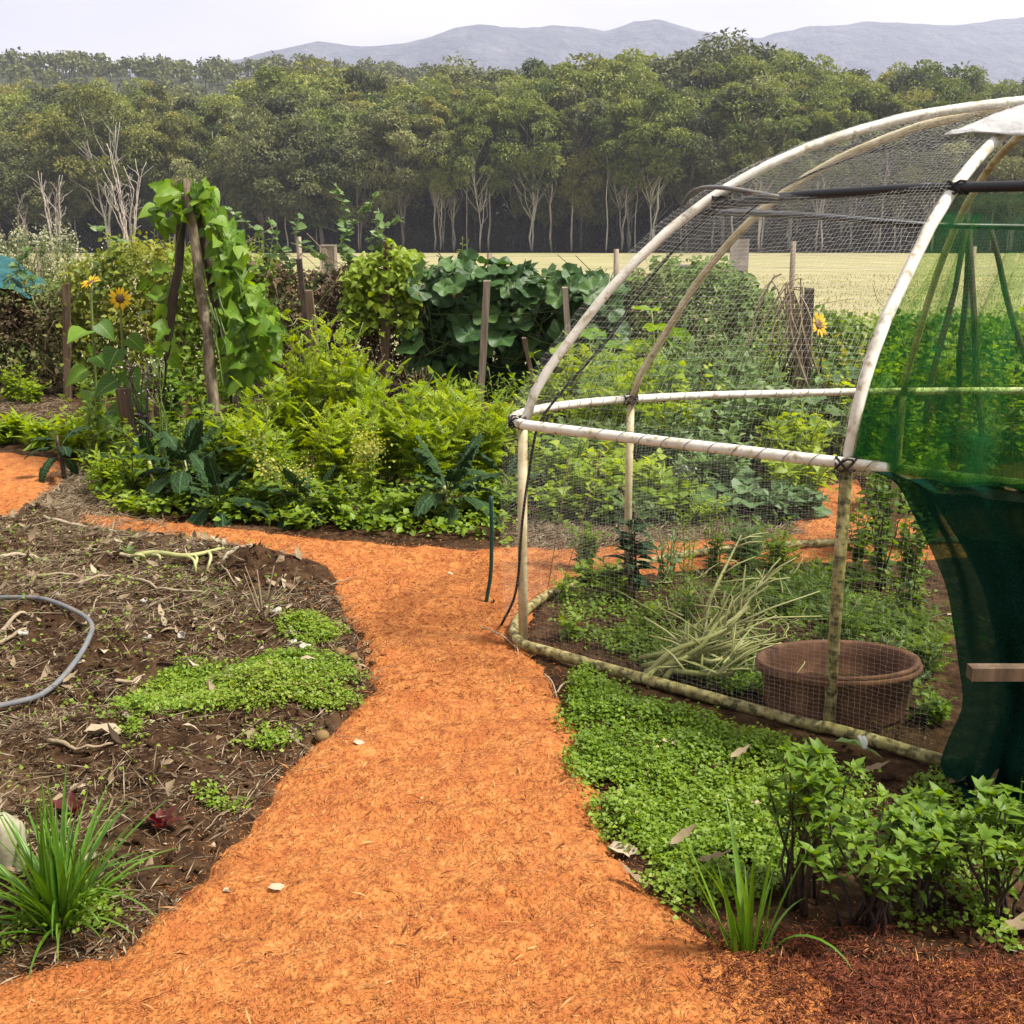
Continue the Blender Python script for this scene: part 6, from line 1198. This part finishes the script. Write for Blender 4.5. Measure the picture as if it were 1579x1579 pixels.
basil(1345, 1430, 1250, 0.17, 22, 'middle basil bush next to the tallest one on the bark path')
basil(1420, 1405, 1258, 0.13, 17, 'smaller basil bush between the middle and the right one')
basil(1535, 1415, 1235, 0.18, 22, 'rightmost basil bush below the shade cloth')
# red lettuces
LT = [tmesh('lettuce_leaf', tpl_strip(lambda y: 0.19 * math.sin(math.pi * min(1, y * 0.94 + 0.02) ** 1.3) + 0.02, 7, 0.4, 0.25, 0.4), M['lettuce'], tint=0.5)]
for px, py, sz, n, lab in ((250, 1302, 0.075, 8, 'dark red lettuce seedling in the left bed beside the green patch'), (112, 1282, 0.07, 7, 'dark red lettuce half hidden behind the grass clump')):
    p = G(px, py); t = thing('red_lettuce', lab, 'lettuce', (p[0], p[1], gz1(p[0], p[1])))
    for k in range(n):
        a = k * 2.4; el = 0.75 + 0.6 * k / n; place('leaf', LT[0], t, (0, 0, 0), frames(np.array([[math.cos(a) * math.cos(el), math.sin(a) * math.cos(el), math.sin(el)]]))[0], sz * rng.uniform(0.7, 1.1))
# grey hose
P = [G(-900, 900, 0.05), G(-450, 905, 0.05), G(-160, 925, 0.05), G(0, 945, 0.06), G(60, 955, 0.06), G(118, 972, 0.06), G(143, 990, 0.06), G(140, 1015, 0.06), G(112, 1045, 0.06), G(60, 1082, 0.055), G(0, 1110, 0.05), G(-120, 1165, 0.04), G(-500, 1240, 0.04), G(-1000, 1260, 0.04)]
S = spline(P, 150); z_h = gz(S[:, 0], S[:, 1]); z_h = np.array([z_h[max(0, q - 3):q + 4].max() for q in range(len(z_h))]); S[:, 2] = np.convolve(np.r_[[z_h[0]] * 4, z_h, [z_h[-1]] * 4], np.ones(9) / 9, 'valid') + 0.010; tag(obj('garden_hose', MB().tube(S, 0.0098, 9).mesh('garden_hose', M['hose'], True)), 'grey garden hose looping over the dug left bed', 'hose')

# ------------------------------------------------------------------ ground cover
def cover(name, polys, n, label, size=(0.011, 0.02), hgt=0.035, tint=0.5, mat='cover', edge=0.06, cat='ground cover', patch_lo=0.0):
    b = MB()
    for poly, share in polys:
        c = in_poly(poly, int(n * share)); d = sdf_in(poly, c[:, 0], c[:, 1]) + 0.20 * fbm(c[:, 0] * 6, c[:, 1] * 6, 4, 44); dens = smooth(d, 0, edge) ** 1.3 * (0.25 + 0.75 * smooth(vnoise(c[:, 0] * 7, c[:, 1] * 7, 5), patch_lo, patch_lo + 0.35)); c = c[rng.random(len(c)) < dens]; m = len(c)
        bump_ = hgt * (0.35 + 0.9 * vnoise(c[:, 0] * 9, c[:, 1] * 9, 6) + 0.5 * vnoise(c[:, 0] * 28, c[:, 1] * 28, 7)); z = gz(c[:, 0], c[:, 1]) + bump_ * rng.uniform(0.25, 1.0, m)
        dd = rdir(m) * [1, 1, 0.45]; up = np.stack([rng.normal(0, 0.45, m), rng.normal(0, 0.45, m), np.ones(m)], -1)
        tn_ = np.clip(tint + rng.normal(0, 0.16, m) + 0.35 * (vnoise(c[:, 0] * 3.5, c[:, 1] * 3.5, 8) - 0.5), 0, 1)
        b.scatter(T_round if size[1] > 0.012 else T_dia, np.c_[c, z], frames(dd, up), rng.uniform(size[0], size[1], m), tn_)
    return stuff(name, b, M[mat], label, cat, True)
pg = lambda *a: [GXY(*p) for p in a]
RIGHT = pg((845, 1058), (905, 1030), (960, 1060), (1070, 1100), (1200, 1150), (1300, 1180), (1400, 1210), (1400, 1290), (1330, 1360), (1210, 1400), (1110, 1420), (1050, 1440), (970, 1375), (912, 1290), (872, 1215), (855, 1165))
cover('chickweed_mat', [(RIGHT, 1.0)], 70000, 'thick mat of small leaved chickweed between the path and the dome', tint=0.5, edge=0.14, size=(0.006, 0.019), patch_lo=0.22, hgt=0.045)
LEFT = pg((205, 1130), (215, 1085), (260, 1050), (330, 1035), (420, 1022), (500, 1020), (545, 1025), (578, 1060), (560, 1090), (520, 1110), (470, 1125), (400, 1145), (330, 1150), (270, 1160), (220, 1190), (180, 1175))
LEFT2 = pg((420, 985), (470, 965), (545, 985), (565, 1020), (500, 1022), (430, 1010)); LEFT3 = pg((150, 1110), (230, 1080), (260, 1130), (240, 1210), (180, 1200)); LEFT4 = pg((275, 1255), (330, 1235), (390, 1240), (390, 1270), (300, 1290)); LEFT5 = pg((300, 1165), (440, 1130), (520, 1120), (480, 1160), (440, 1185), (330, 1190)); LEFT6 = pg((-20, 1390), (40, 1380), (200, 1370), (235, 1420), (180, 1470), (80, 1475), (-20, 1510))
cover('chickweed_patch', [(LEFT, 0.55), (LEFT2, 0.1), (LEFT3, 0.08), (LEFT4, 0.07), (LEFT5, 0.1), (LEFT6, 0.1)], 46000, 'bright chickweed patches spreading over the left bed', tint=0.6, edge=0.13, patch_lo=0.06, size=(0.006, 0.018))
INSIDE = pg((900, 1000), (960, 960), (1100, 990), (1180, 1000), (1180, 1100), (1100, 1080), (960, 1030)); cover('bed_seedlings', [(BED, 1.0)], 9000, 'scattered green seedlings between the litter on the left bed', tint=0.55, edge=0.3, patch_lo=0.62)
IN2 = pg((840, 920), (900, 890), (1100, 880), (1440, 890), (1460, 1000), (1400, 1130), (1250, 1135), (1000, 1040), (850, 990))
cover('dome_floor_weeds', [(INSIDE, 0.4), (IN2, 0.6)], 26000, 'patchy green weeds on the floor inside the dome', tint=0.3, edge=0.1, patch_lo=0.35, size=(0.012, 0.024))
EDGE = pg((1350, 1190), (1460, 1190), (1579, 1260), (1579, 1480), (1450, 1470), (1380, 1440), (1330, 1380)); cover('herb_seedlings', [(EDGE, 1.0)], 9000, 'sparse seedlings on the dark soil under the basil bushes', tint=0.4, edge=0.1, patch_lo=0.4)
# bed floor greenery under the big bed
BEDB = pg((150, 805), (400, 822), (640, 845), (800, 848), (860, 700), (700, 640), (240, 660), (110, 720)); cover('bed_undergrowth', [(BEDB, 1.0)], 16000, 'small weeds covering the soil under the vegetable bed plants', tint=0.5, size=(0.02, 0.05), hgt=0.10, edge=0.15, patch_lo=0.1)

# ------------------------------------------------------------------ mulch, litter and straw
def strips(c, z, L, w, mat, name, label, cat, tint, flat=0.25, lift=0.004):
    m = len(c); b = MB(); a = rng.uniform(0, 6.28, m); d = np.stack([np.cos(a), np.sin(a), rng.normal(0, flat, m)], -1); up = np.stack([rng.normal(0, 0.5, m), rng.normal(0, 0.5, m), np.ones(m)], -1)
    b.scatter(T_dia, np.c_[c, z + lift], frames(d, up), np.stack([w * 2, L, np.minimum(L, w * 4)], -1), tint); return stuff(name, b, M[mat], label, cat)
n = 150000; yy = 1.25 + (6.6 - 1.25) * rng.random(n) ** 1.7; c = np.c_[rng.uniform(-0.75, 0.75, n) * yy * 0.8, yy]; d = path_d(c[:, 0], c[:, 1]); k = d > -0.02 - 0.30 * rng.random(n) ** 5; c = c[k]; d = d[k]; m = len(c)
big = 1 + 0.6 * (c[:, 1] > 3.5)
strips(c, gz(c[:, 0], c[:, 1]), rng.uniform(0.005, 0.019, m) * big, rng.uniform(0.0012, 0.0028, m) * big, 'chip', 'mulch_chips', 'loose shredded orange mulch fibres over the path', 'mulch', np.clip(rng.normal(0.54, 0.17, m) + 0.55 * (vnoise(c[:, 0] * 3.2, c[:, 1] * 5.5, 15) - 0.5) + 0.3 * (vnoise(c[:, 0] * 11, c[:, 1] * 14, 19) - 0.5), 0, 1))
n = 2200; yy = 1.4 + 4.6 * rng.random(n) ** 1.4; c = np.c_[rng.uniform(-0.75, 0.75, n) * yy * 0.7, yy]; c = c[path_d(c[:, 0], c[:, 1]) > 0.0]; m = len(c)
strips(c, gz(c[:, 0], c[:, 1]), rng.uniform(0.02, 0.055, m), rng.uniform(0.002, 0.006, m), 'chip', 'mulch_shreds', 'larger pale and dark wood shreds on the orange path', 'mulch', np.clip(rng.choice([0.05, 0.95], m, p=[0.4, 0.6]) + rng.normal(0, 0.15, m), 0, 1), 0.35, 0.006)
n = 52000; c = np.c_[rng.uniform(0.25, 1.7, n), rng.uniform(1.4, 2.45, n)]; d = sdf_in(SHADE_PATCH, c[:, 0], c[:, 1]) + 0.26 * fbm(c[:, 0] * 6, c[:, 1] * 6, 4, 31); k = rng.random(n) < smooth(d, -0.22, 0.04) ** 2; c = c[k]; d = d[k]; m = len(c); z = np.maximum(-0.02 + 0.045 * smooth(d, -0.03, 0.12) + 0.03 * fbm(c[:, 0] * 14, c[:, 1] * 14, 3, 33) + 0.014, gz(c[:, 0], c[:, 1]))
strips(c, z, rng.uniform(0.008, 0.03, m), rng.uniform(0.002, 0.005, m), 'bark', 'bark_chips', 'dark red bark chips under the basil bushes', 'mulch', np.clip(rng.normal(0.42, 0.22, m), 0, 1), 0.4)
n = 52000; c = in_poly(BED, n); m = len(c); dn = vnoise(c[:, 0] * 4, c[:, 1] * 4, 16); k = (rng.random(m) < 0.3 + 0.7 * smooth(dn, 0.3, 0.65)) & (rng.random(m) > 12 * mound(c[:, 0], c[:, 1])); c = c[k]; m = len(c)
strips(c, gz(c[:, 0], c[:, 1]), 0.012 + 0.07 * rng.random(m) ** 2.2, rng.uniform(0.0015, 0.006, m), 'straw', 'bed_litter', 'brown straw and leaf litter on the dug left bed', 'litter', np.clip(rng.normal(0.56, 0.25, m), 0, 1), 0.3, 0.006)
c = in_poly(BED, 3600); c = c[rng.random(len(c)) < 0.35 + 0.65 * smooth(c[:, 1], 3.2, 5.0)]; m = len(c); b = MB(); a = rng.uniform(0, 6.28, m); d = np.stack([np.cos(a), np.sin(a), rng.normal(0, 0.3, m)], -1); tp_ = [tpl_strip(lambda y: 0.22 * math.sin(math.pi * y ** 0.8), 3, 0.6, cu_, 0.5) for cu_ in (0.5, -0.6, 0.9)]; w_ = rng.integers(0, 3, m); z_ = gz(c[:, 0], c[:, 1]) + 0.008; fr_ = frames(d, np.stack([rng.normal(0, 0.6, m), rng.normal(0, 0.6, m), np.ones(m)], -1)); sz_ = 0.02 + 0.06 * rng.random(m) ** 2.5; tt_ = np.clip(rng.normal(0.55, 0.25, m), 0, 1)
for w in range(3): b.scatter(tp_[w], np.c_[c, z_][w_ == w], fr_[w_ == w], sz_[w_ == w], tt_[w_ == w])
stuff('leaf_scraps', b, M['straw'], 'curled pale leaf scraps strewn over the dug left bed', 'litter', True)
n = 9000; c = np.concatenate([in_poly(BED, n), in_poly(pg((850, 1010), (1440, 890), (1460, 1180), (1300, 1180), (1000, 1080)), 900), in_poly(pg((1330, 1190), (1579, 1240), (1579, 1480), (1400, 1440)), 700)]); m = len(c); s_ = 0.003 + 0.013 * rng.random(m) ** 2.5
cv = norm(np.array([[1, 0, -.4], [-.5, .87, -.4], [-.5, -.87, -.4], [0, 0, 1.0], [.6, .5, .4], [-.7, .2, .45], [.1, -.75, .4]])); cf = np.array([[0, 4, 6], [4, 5, 3], [5, 6, 3], [6, 4, 3], [0, 1, 4], [1, 5, 4], [1, 2, 5], [2, 6, 5], [2, 0, 6]])
b = MB(); b.scatter((cv, [cf], np.tile([1.0, .5, 0], (7, 1))), np.c_[c, gz(c[:, 0], c[:, 1]) + s_ * 0.3], frames(rdir(m)), np.stack([s_ * rng.uniform(.7, 1.3, m), s_ * rng.uniform(.7, 1.3, m), s_ * rng.uniform(.4, .7, m)], -1), 0.5); stuff('soil_clods', b, M['soil'], 'crumbled dark soil clods on the dug ground', 'soil', True)
n = 1700; c = np.concatenate([in_poly(BED, n), in_poly(pg((-200, 1100), (-200, 830), (120, 815), (480, 880), (480, 960), (100, 1000)), 2600)]); c = c[rng.random(len(c)) > 14 * mound(c[:, 0], c[:, 1])]; m = len(c)
strips(c, gz(c[:, 0], c[:, 1]), 0.06 + 0.20 * rng.random(m) ** 1.6, rng.uniform(0.0015, 0.004, m), 'straw', 'long_straw', 'long pale dry straws tangled over the left bed', 'straw', np.clip(rng.normal(0.75, 0.2, m), 0, 1), 0.12, 0.014)
STR = pg((800, 850), (1240, 830), (1240, 790), (1000, 790), (800, 800)); STR2 = pg((-60, 655), (115, 645), (115, 612), (-60, 612)); STR3 = pg((90, 720), (250, 760), (260, 815), (110, 815), (40, 800)); STR4 = pg((840, 960), (900, 900), (1100, 880), (1450, 900), (1440, 1170), (1300, 1140), (1000, 1040))
c = np.concatenate([in_poly(STR, 5000), in_poly(STR2, 3000), in_poly(STR3, 4500), in_poly(STR4, 5000)]); m = len(c); sc_ = np.where(np.arange(m) >= m - 5000, 0.5, 1.0)
strips(c, gz(c[:, 0], c[:, 1]), sc_ * rng.uniform(0.03, 0.10, m), sc_ * rng.uniform(0.002, 0.006, m), 'straw', 'straw_mulch', 'pale straw mulch along the beds and inside the dome', 'litter', np.clip(rng.normal(0.78, 0.2, m) - 0.3 * (sc_ < 0.9), 0, 1), 0.3, 0.006)
# dry grass of the near field
n = 26000; yy = 13.5 + 40 * rng.random(n) ** 1.8; c = np.c_[rng.uniform(-0.55, 0.62, n) * yy, yy]; z = -0.05 + 0.05 * fbm(c[:, 0] * 0.3, c[:, 1] * 0.3, 3, 41); d = np.stack([rng.normal(0, 0.35, n), rng.normal(0, 0.35, n), np.ones(n)], -1)
b = MB(); b.scatter(T_thin, np.c_[c, z], frames(d, rdir(n)), np.stack([0.05 + 0.0016 * yy, rng.uniform(0.04, 0.10, n), np.full(n, 0.05)], -1), np.clip(rng.normal(0.5, 0.2, n), 0, 1)); stuff('field_grass', b, M['grass'], 'short golden dry grass of the near field', 'grass')

# ------------------------------------------------------------------ fallen stalks, sticks and leaves (things)
GD = 'dry stalks on the dug bed'
def fallen(name, pts, r, mat, label, cat='stalk', group=None, tint=0.7, z=0.012, k=6):
    P = spline([[*GXY(*p), 0] for p in pts], 12); P[:, 2] = gz(P[:, 0], P[:, 1]) + z + 0.006 * np.sin(np.linspace(0, 3, 12)); c = P.mean(0) * [1, 1, 0]
    o = obj(name, MB().tube(P - c, np.linspace(r, r * 0.5, 12) * rng.uniform(0.85, 1.15, 12), k, tint).mesh(name, M[mat], True), loc=tuple(c)); return tag(o, label, cat, group)
for pts, r, tn_, lab in (([(70, 822), (110, 826), (180, 832)], 0.011, 0.95, 'pale thick stalk at the top of the left bed beside the side path'), ([(0, 888), (40, 882), (75, 886)], 0.012, 1.0, 'bleached pale stalk at the left edge above the hose'), ([(45, 925), (110, 922), (150, 926)], 0.008, 0.8, 'brown stalk just above the hose loop'), ([(120, 938), (160, 930), (180, 925)], 0.007, 0.8, 'short stalk right of the hose loop'), ([(172, 893), (220, 890), (240, 893)], 0.010, 0.85, 'tan stalk left of the dark dug hollow'), ([(195, 912), (255, 935), (320, 930)], 0.008, 0.8, 'long tan stalk below the dark dug hollow'), ([(345, 895), (370, 890), (400, 893)], 0.012, 0.95, 'pale flat husk at the right of the dug hollow'), ([(335, 893), (370, 930), (385, 945)], 0.005, 0.7, 'thin twig leaning into the dug hollow'), ([(0, 1005), (20, 1000), (50, 990)], 0.010, 0.85, 'straw stalk inside the hose loop, upper one'), ([(-10, 1020), (20, 1010), (45, 1004)], 0.010, 0.8, 'straw stalk inside the hose loop, lower one'),
                     ([(130, 1000), (142, 985), (160, 950)], 0.005, 0.75, 'thin stick crossing the hose bend'), ([(180, 1078), (205, 1072), (225, 1062)], 0.007, 0.8, 'tan stick left of the chickweed patch'), ([(500, 920), (525, 905), (545, 898)], 0.004, 0.7, 'thin twig sticking over the path from the bed corner'), ([(20, 1130), (50, 1145), (60, 1165)], 0.006, 0.6, 'brown bent stick below the hose'), ([(445, 1010), (480, 1025), (500, 1035)], 0.006, 1.0, 'white dry stalk at the top of the chickweed patch'), ([(80, 1200), (140, 1206), (180, 1200)], 0.007, 0.7, 'brown stick above the grass clump')):
    fallen('dry_stalk', pts, r, 'straw', lab, 'stalk', GD, tn_)
for pts, r, lab in (([(890, 1050), (905, 1040), (925, 1035)], 0.004, 'pale twig poking out under the base pipe, upper one'), ([(855, 1075), (880, 1060), (900, 1045)], 0.004, 'pale twig poking out under the base pipe, lower one'), ([(840, 1048), (852, 1060), (858, 1078)], 0.004, 'short pale twig at the path edge by the base pipe'), ([(760, 985), (790, 1000), (800, 1025)], 0.003, 'thin straw on the path beside the dome corner'), ([(740, 975), (765, 990), (795, 992)], 0.003, 'curved straw on the path near the green stake')):
    fallen('twig', pts, r, 'straw', lab, 'twig', 'twigs by the dome corner', 0.9)
# green uprooted stalks on the bed
us = thing('uprooted_stalk', 'pale green uprooted vegetable stalk with drooping side stems on the left bed', 'pulled plant', tuple(G(200, 855))); u0 = G(200, 855, 0)
def up_(px, py, z): return G(px, py, z) - u0
z0 = gz1(u0[0], u0[1]) + 0.03
part('stalk', MB().tube(spline([up_(195, 860, z0), up_(240, 853, z0 + 0.02), up_(290, 857, z0 + 0.03), up_(345, 845, z0 + 0.02)], 14), np.linspace(0.018, 0.008, 14), 8, 0.7), M['palestem'], us)
for a_, b_ in (((235, 856), (245, 872)), ((285, 857), (302, 885)), ((300, 856), (295, 884)), ((320, 850), (318, 882)), ((200, 858), (225, 866))):
    part('side_stem', MB().tube(spline([up_(*a_, z0 + 0.02), (up_(*a_, z0 + 0.03) + up_(*b_, z0)) / 2 + [0.02, 0, 0.02], up_(*b_, z0 - 0.02)], 8), np.linspace(0.009, 0.006, 8), 6, 0.85), M['palestem'], us)
b = MB(); m = 26; d = rdir(m, 0.2); b.scatter(T_ov, np.tile(up_(198, 858, z0), (m, 1)) + d * 0.02, frames(d), rng.uniform(0.03, 0.06, m), 0.6); part('root_leaves', b, M['pea'], us, kind='stuff')
# bare twiggy plant on the bed corner
bt = thing('twiggy_remnant', 'small bare twiggy plant remnant standing on the corner of the left bed', 'dead plant', tuple(G(405, 962))); h = 0.20
for k in range(7):
    a = k * 2.4; part('twig', MB().tube(spline([[0, 0, 0], [0.03 * math.cos(a), 0.03 * math.sin(a), h * 0.5], [0.10 * math.cos(a) * rng.uniform(0.4, 1.3), 0.08 * math.sin(a), h * rng.uniform(0.7, 1.25)]], 8), np.linspace(0.006, 0.002, 8), 5, 0.6), M['straw'], bt)
sp = G(348, 858); fallen('dry_stump', [(346, 868), (347, 862), (349, 857)], 0.014, 'straw', 'pointed pale stump leaning at the back edge of the left bed', 'stump', None, 0.8)
# fallen leaves
DL = [tmesh('fallen_leaf', tpl_strip(lambda y: 0.2 * math.sin(math.pi * y ** 0.8), 7, 0.5, cu_, 0.3), M['straw'], tint=tt) for cu_, tt in ((0.5, 0.85), (-0.4, 0.7), (0.9, 0.95), (-0.6, 0.55))]
GL = tmesh('fallen_leaf', tpl_strip(lambda y: 0.16 * math.sin(math.pi * y ** 0.8), 7, 0.5, 0.3, 0.3), M['pea'], tint=0.7)
for px, py, L, ang, mi, up, lab in ((1018, 1166, 0.10, 0.1, 0, 0.05, 'curled tan leaf on the chickweed mat, uppermost of several'), (1125, 1194, 0.075, 0.5, 1, 0.06, 'brown leaf on the chickweed mat left of the basil'), (1120, 1255, 0.05, 0.2, 2, 0.05, 'small pale leaf on the chickweed left of the tallest basil'), (1150, 1256, 0.05, -0.2, 0, 0.05, 'small tan leaf touching the tallest basil'), (1032, 1336, 0.08, 0.3, 1, 0.05, 'dull leaf on the chickweed near the path edge'), (1075, 1358, 0.08, -0.3, 3, 0.05, 'grey brown leaf beside the grassy plant'), (1002, 1388, 0.085, 2.7, 3, 0.02, 'dark leaf lying at the chickweed edge on the path'), (1460, 1220, 0.13, 0.1, 1, 0.02, 'large brown leaf on bare soil below the base pipe'), (1330, 1206, 0.07, -0.2, 3, 0.04, 'brown leaf below the white clip'), (1500, 1238, 0.1, 0.5, 3, 0.02, 'brown leaf before the shade cloth hem'),
                                 (135, 1186, 0.15, 0.1, 0, 0.02, 'large torn pale leaf on the left bed above the grass clump'), (100, 1085, 0.06, 0.8, 1, 0.02, 'crumpled tan leaf below the hose'), (345, 1395, 0.05, 0.6, 2, 0.0, 'pale wood chip like leaf on the path at the left'), (415, 1392, 0.06, 0.1, 2, 0.0, 'grey leaf on the path right of the pale one'), (545, 1158, 0.06, -0.15, 2, 0.0, 'pale leaf on the path beside the left bed'), (690, 888, 0.07, 0.0, 2, 0.0, 'pale leaf on the path junction'), (410, 1140, 0.06, 0.3, 3, 0.03, 'brown leaf in front of the chickweed patch'), (465, 1058, 0.05, 0.2, 0, 0.05, 'pinkish leaf on top of the chickweed patch'), (1550, 1470, 0.06, 0.3, 2, 0.0, 'pale leaf on the soil under the rightmost basil'), (1540, 1440, 0.16, 0.0, 1, 0.0, 'big flat brown leaf under the rightmost basil'), (1415, 1405, 0.05, 1.2, 1, 0.0, 'brown leaf among the basil stems'), (1460, 955, 0.05, 0.4, 0, 0.02, 'tan leaf inside the dome beside the cloth'), (30, 935, 0.09, 0.8, 2, 0.02, 'bleached leaf above the hose at the left edge'), (108, 842, 0.06, 1.0, 2, 0.02, 'bleached round leaf near the top of the left bed'), (222, 745, 0.06, 0.6, 2, 0.02, 'pale leaf under the leggy mustard')):
    p = G(px, py); o = obj('fallen_leaf', DL[mi], loc=(p[0], p[1], gz1(p[0], p[1]) + up * 0.8 + 0.006)); o.rotation_euler = (rng.normal(0, 0.15), rng.normal(0, 0.2), ang - 1.57); o.scale = (L,) * 3; tag(o, lab, 'dry leaf', 'fallen dry leaves')
p = G(938, 1312); o = obj('fallen_leaf', DL[2], loc=(p[0], p[1], gz1(p[0], p[1]) + 0.02)); o.rotation_euler = (0.3, 0.3, R(-115)); o.scale = (0.10, 0.12, 0.12); tag(o, 'large curled tan leaf at the path edge beside the chickweed', 'dry leaf')
p = G(1285, 1168); o = obj('fallen_leaf', GL, loc=(p[0], p[1], gz1(p[0], p[1]) + 0.05)); o.rotation_euler = (0.1, -0.2, R(-110)); o.scale = (0.15, 0.14, 0.15); tag(o, 'pale green fallen leaf below the base pipe near the white clip', 'leaf')
# egg shells and onions on the bed
b0 = [(90, 958), (578 - 130, 1000), (430, 975), (225, 948), (283, 1008), (40, 930), (455, 1012), (470, 1028), (232, 1022), (38, 1008)]
for i, (px, py) in enumerate(b0):
    p = G(px, py); b = MB(); b.lathe([(0.001, 0), (0.012, 0.003), (0.019, 0.012), (0.018, 0.02), (0.016, 0.012), (0.001, 0.004)], 9); b.V = [v + rng.normal(0, 0.0015, v.shape) for v in b.V]
    o = obj('shell_fragment', b.mesh('shell_fragment', M['peel'], True), loc=(p[0], p[1], gz1(p[0], p[1]) + 0.004)); o.rotation_euler = (rng.normal(0, 0.5), rng.normal(0, 0.5), rng.uniform(0, 6)); o.scale = (rng.uniform(0.7, 1.3),) * 3; tag(o, 'white eggshell scrap lying on the dug left bed', 'eggshell', 'eggshell scraps on the bed')
for px, py, s, lab in ((497, 1142, 0.024, 'small round yellow fruit at the front of the chickweed patch'), (525, 1018, 0.022, 'brown onion at the bed edge, leftmost of three'), (545, 1022, 0.02, 'brown onion at the bed edge, middle of three'), (550, 1035, 0.02, 'brown onion at the bed edge, lowest of three')):
    p = G(px, py); t = np.linspace(0, math.pi, 9); b = MB().lathe(np.c_[np.maximum(np.sin(t), 0.02), -np.cos(t) * 0.85], 14); o = obj('onion', b.mesh('onion', M['onion'], True), loc=(p[0], p[1], gz1(p[0], p[1]) + s * 0.7)); o.scale = (s,) * 3; tag(o, lab, 'onion', 'onions at the bed edge')


# ------------------------------------------------------------------ haze
HZ = True
if HZ:
    m, N, L, out = new_mat('haze'); v = N.new('ShaderNodeVolumePrincipled'); v.inputs['Density'].default_value = 0.00028; v.inputs['Color'].default_value = (0.72, 0.75, 1.0, 1); v.inputs['Anisotropy'].default_value = 0.25
    L.new(v.outputs[0], out.inputs['Volume'])
    b = MB(); b.box((0, 1540, 275), (5790, 3720, 553)); stuff('haze', b, m, 'thin pale haze in the air over field, forest and hills', 'haze')
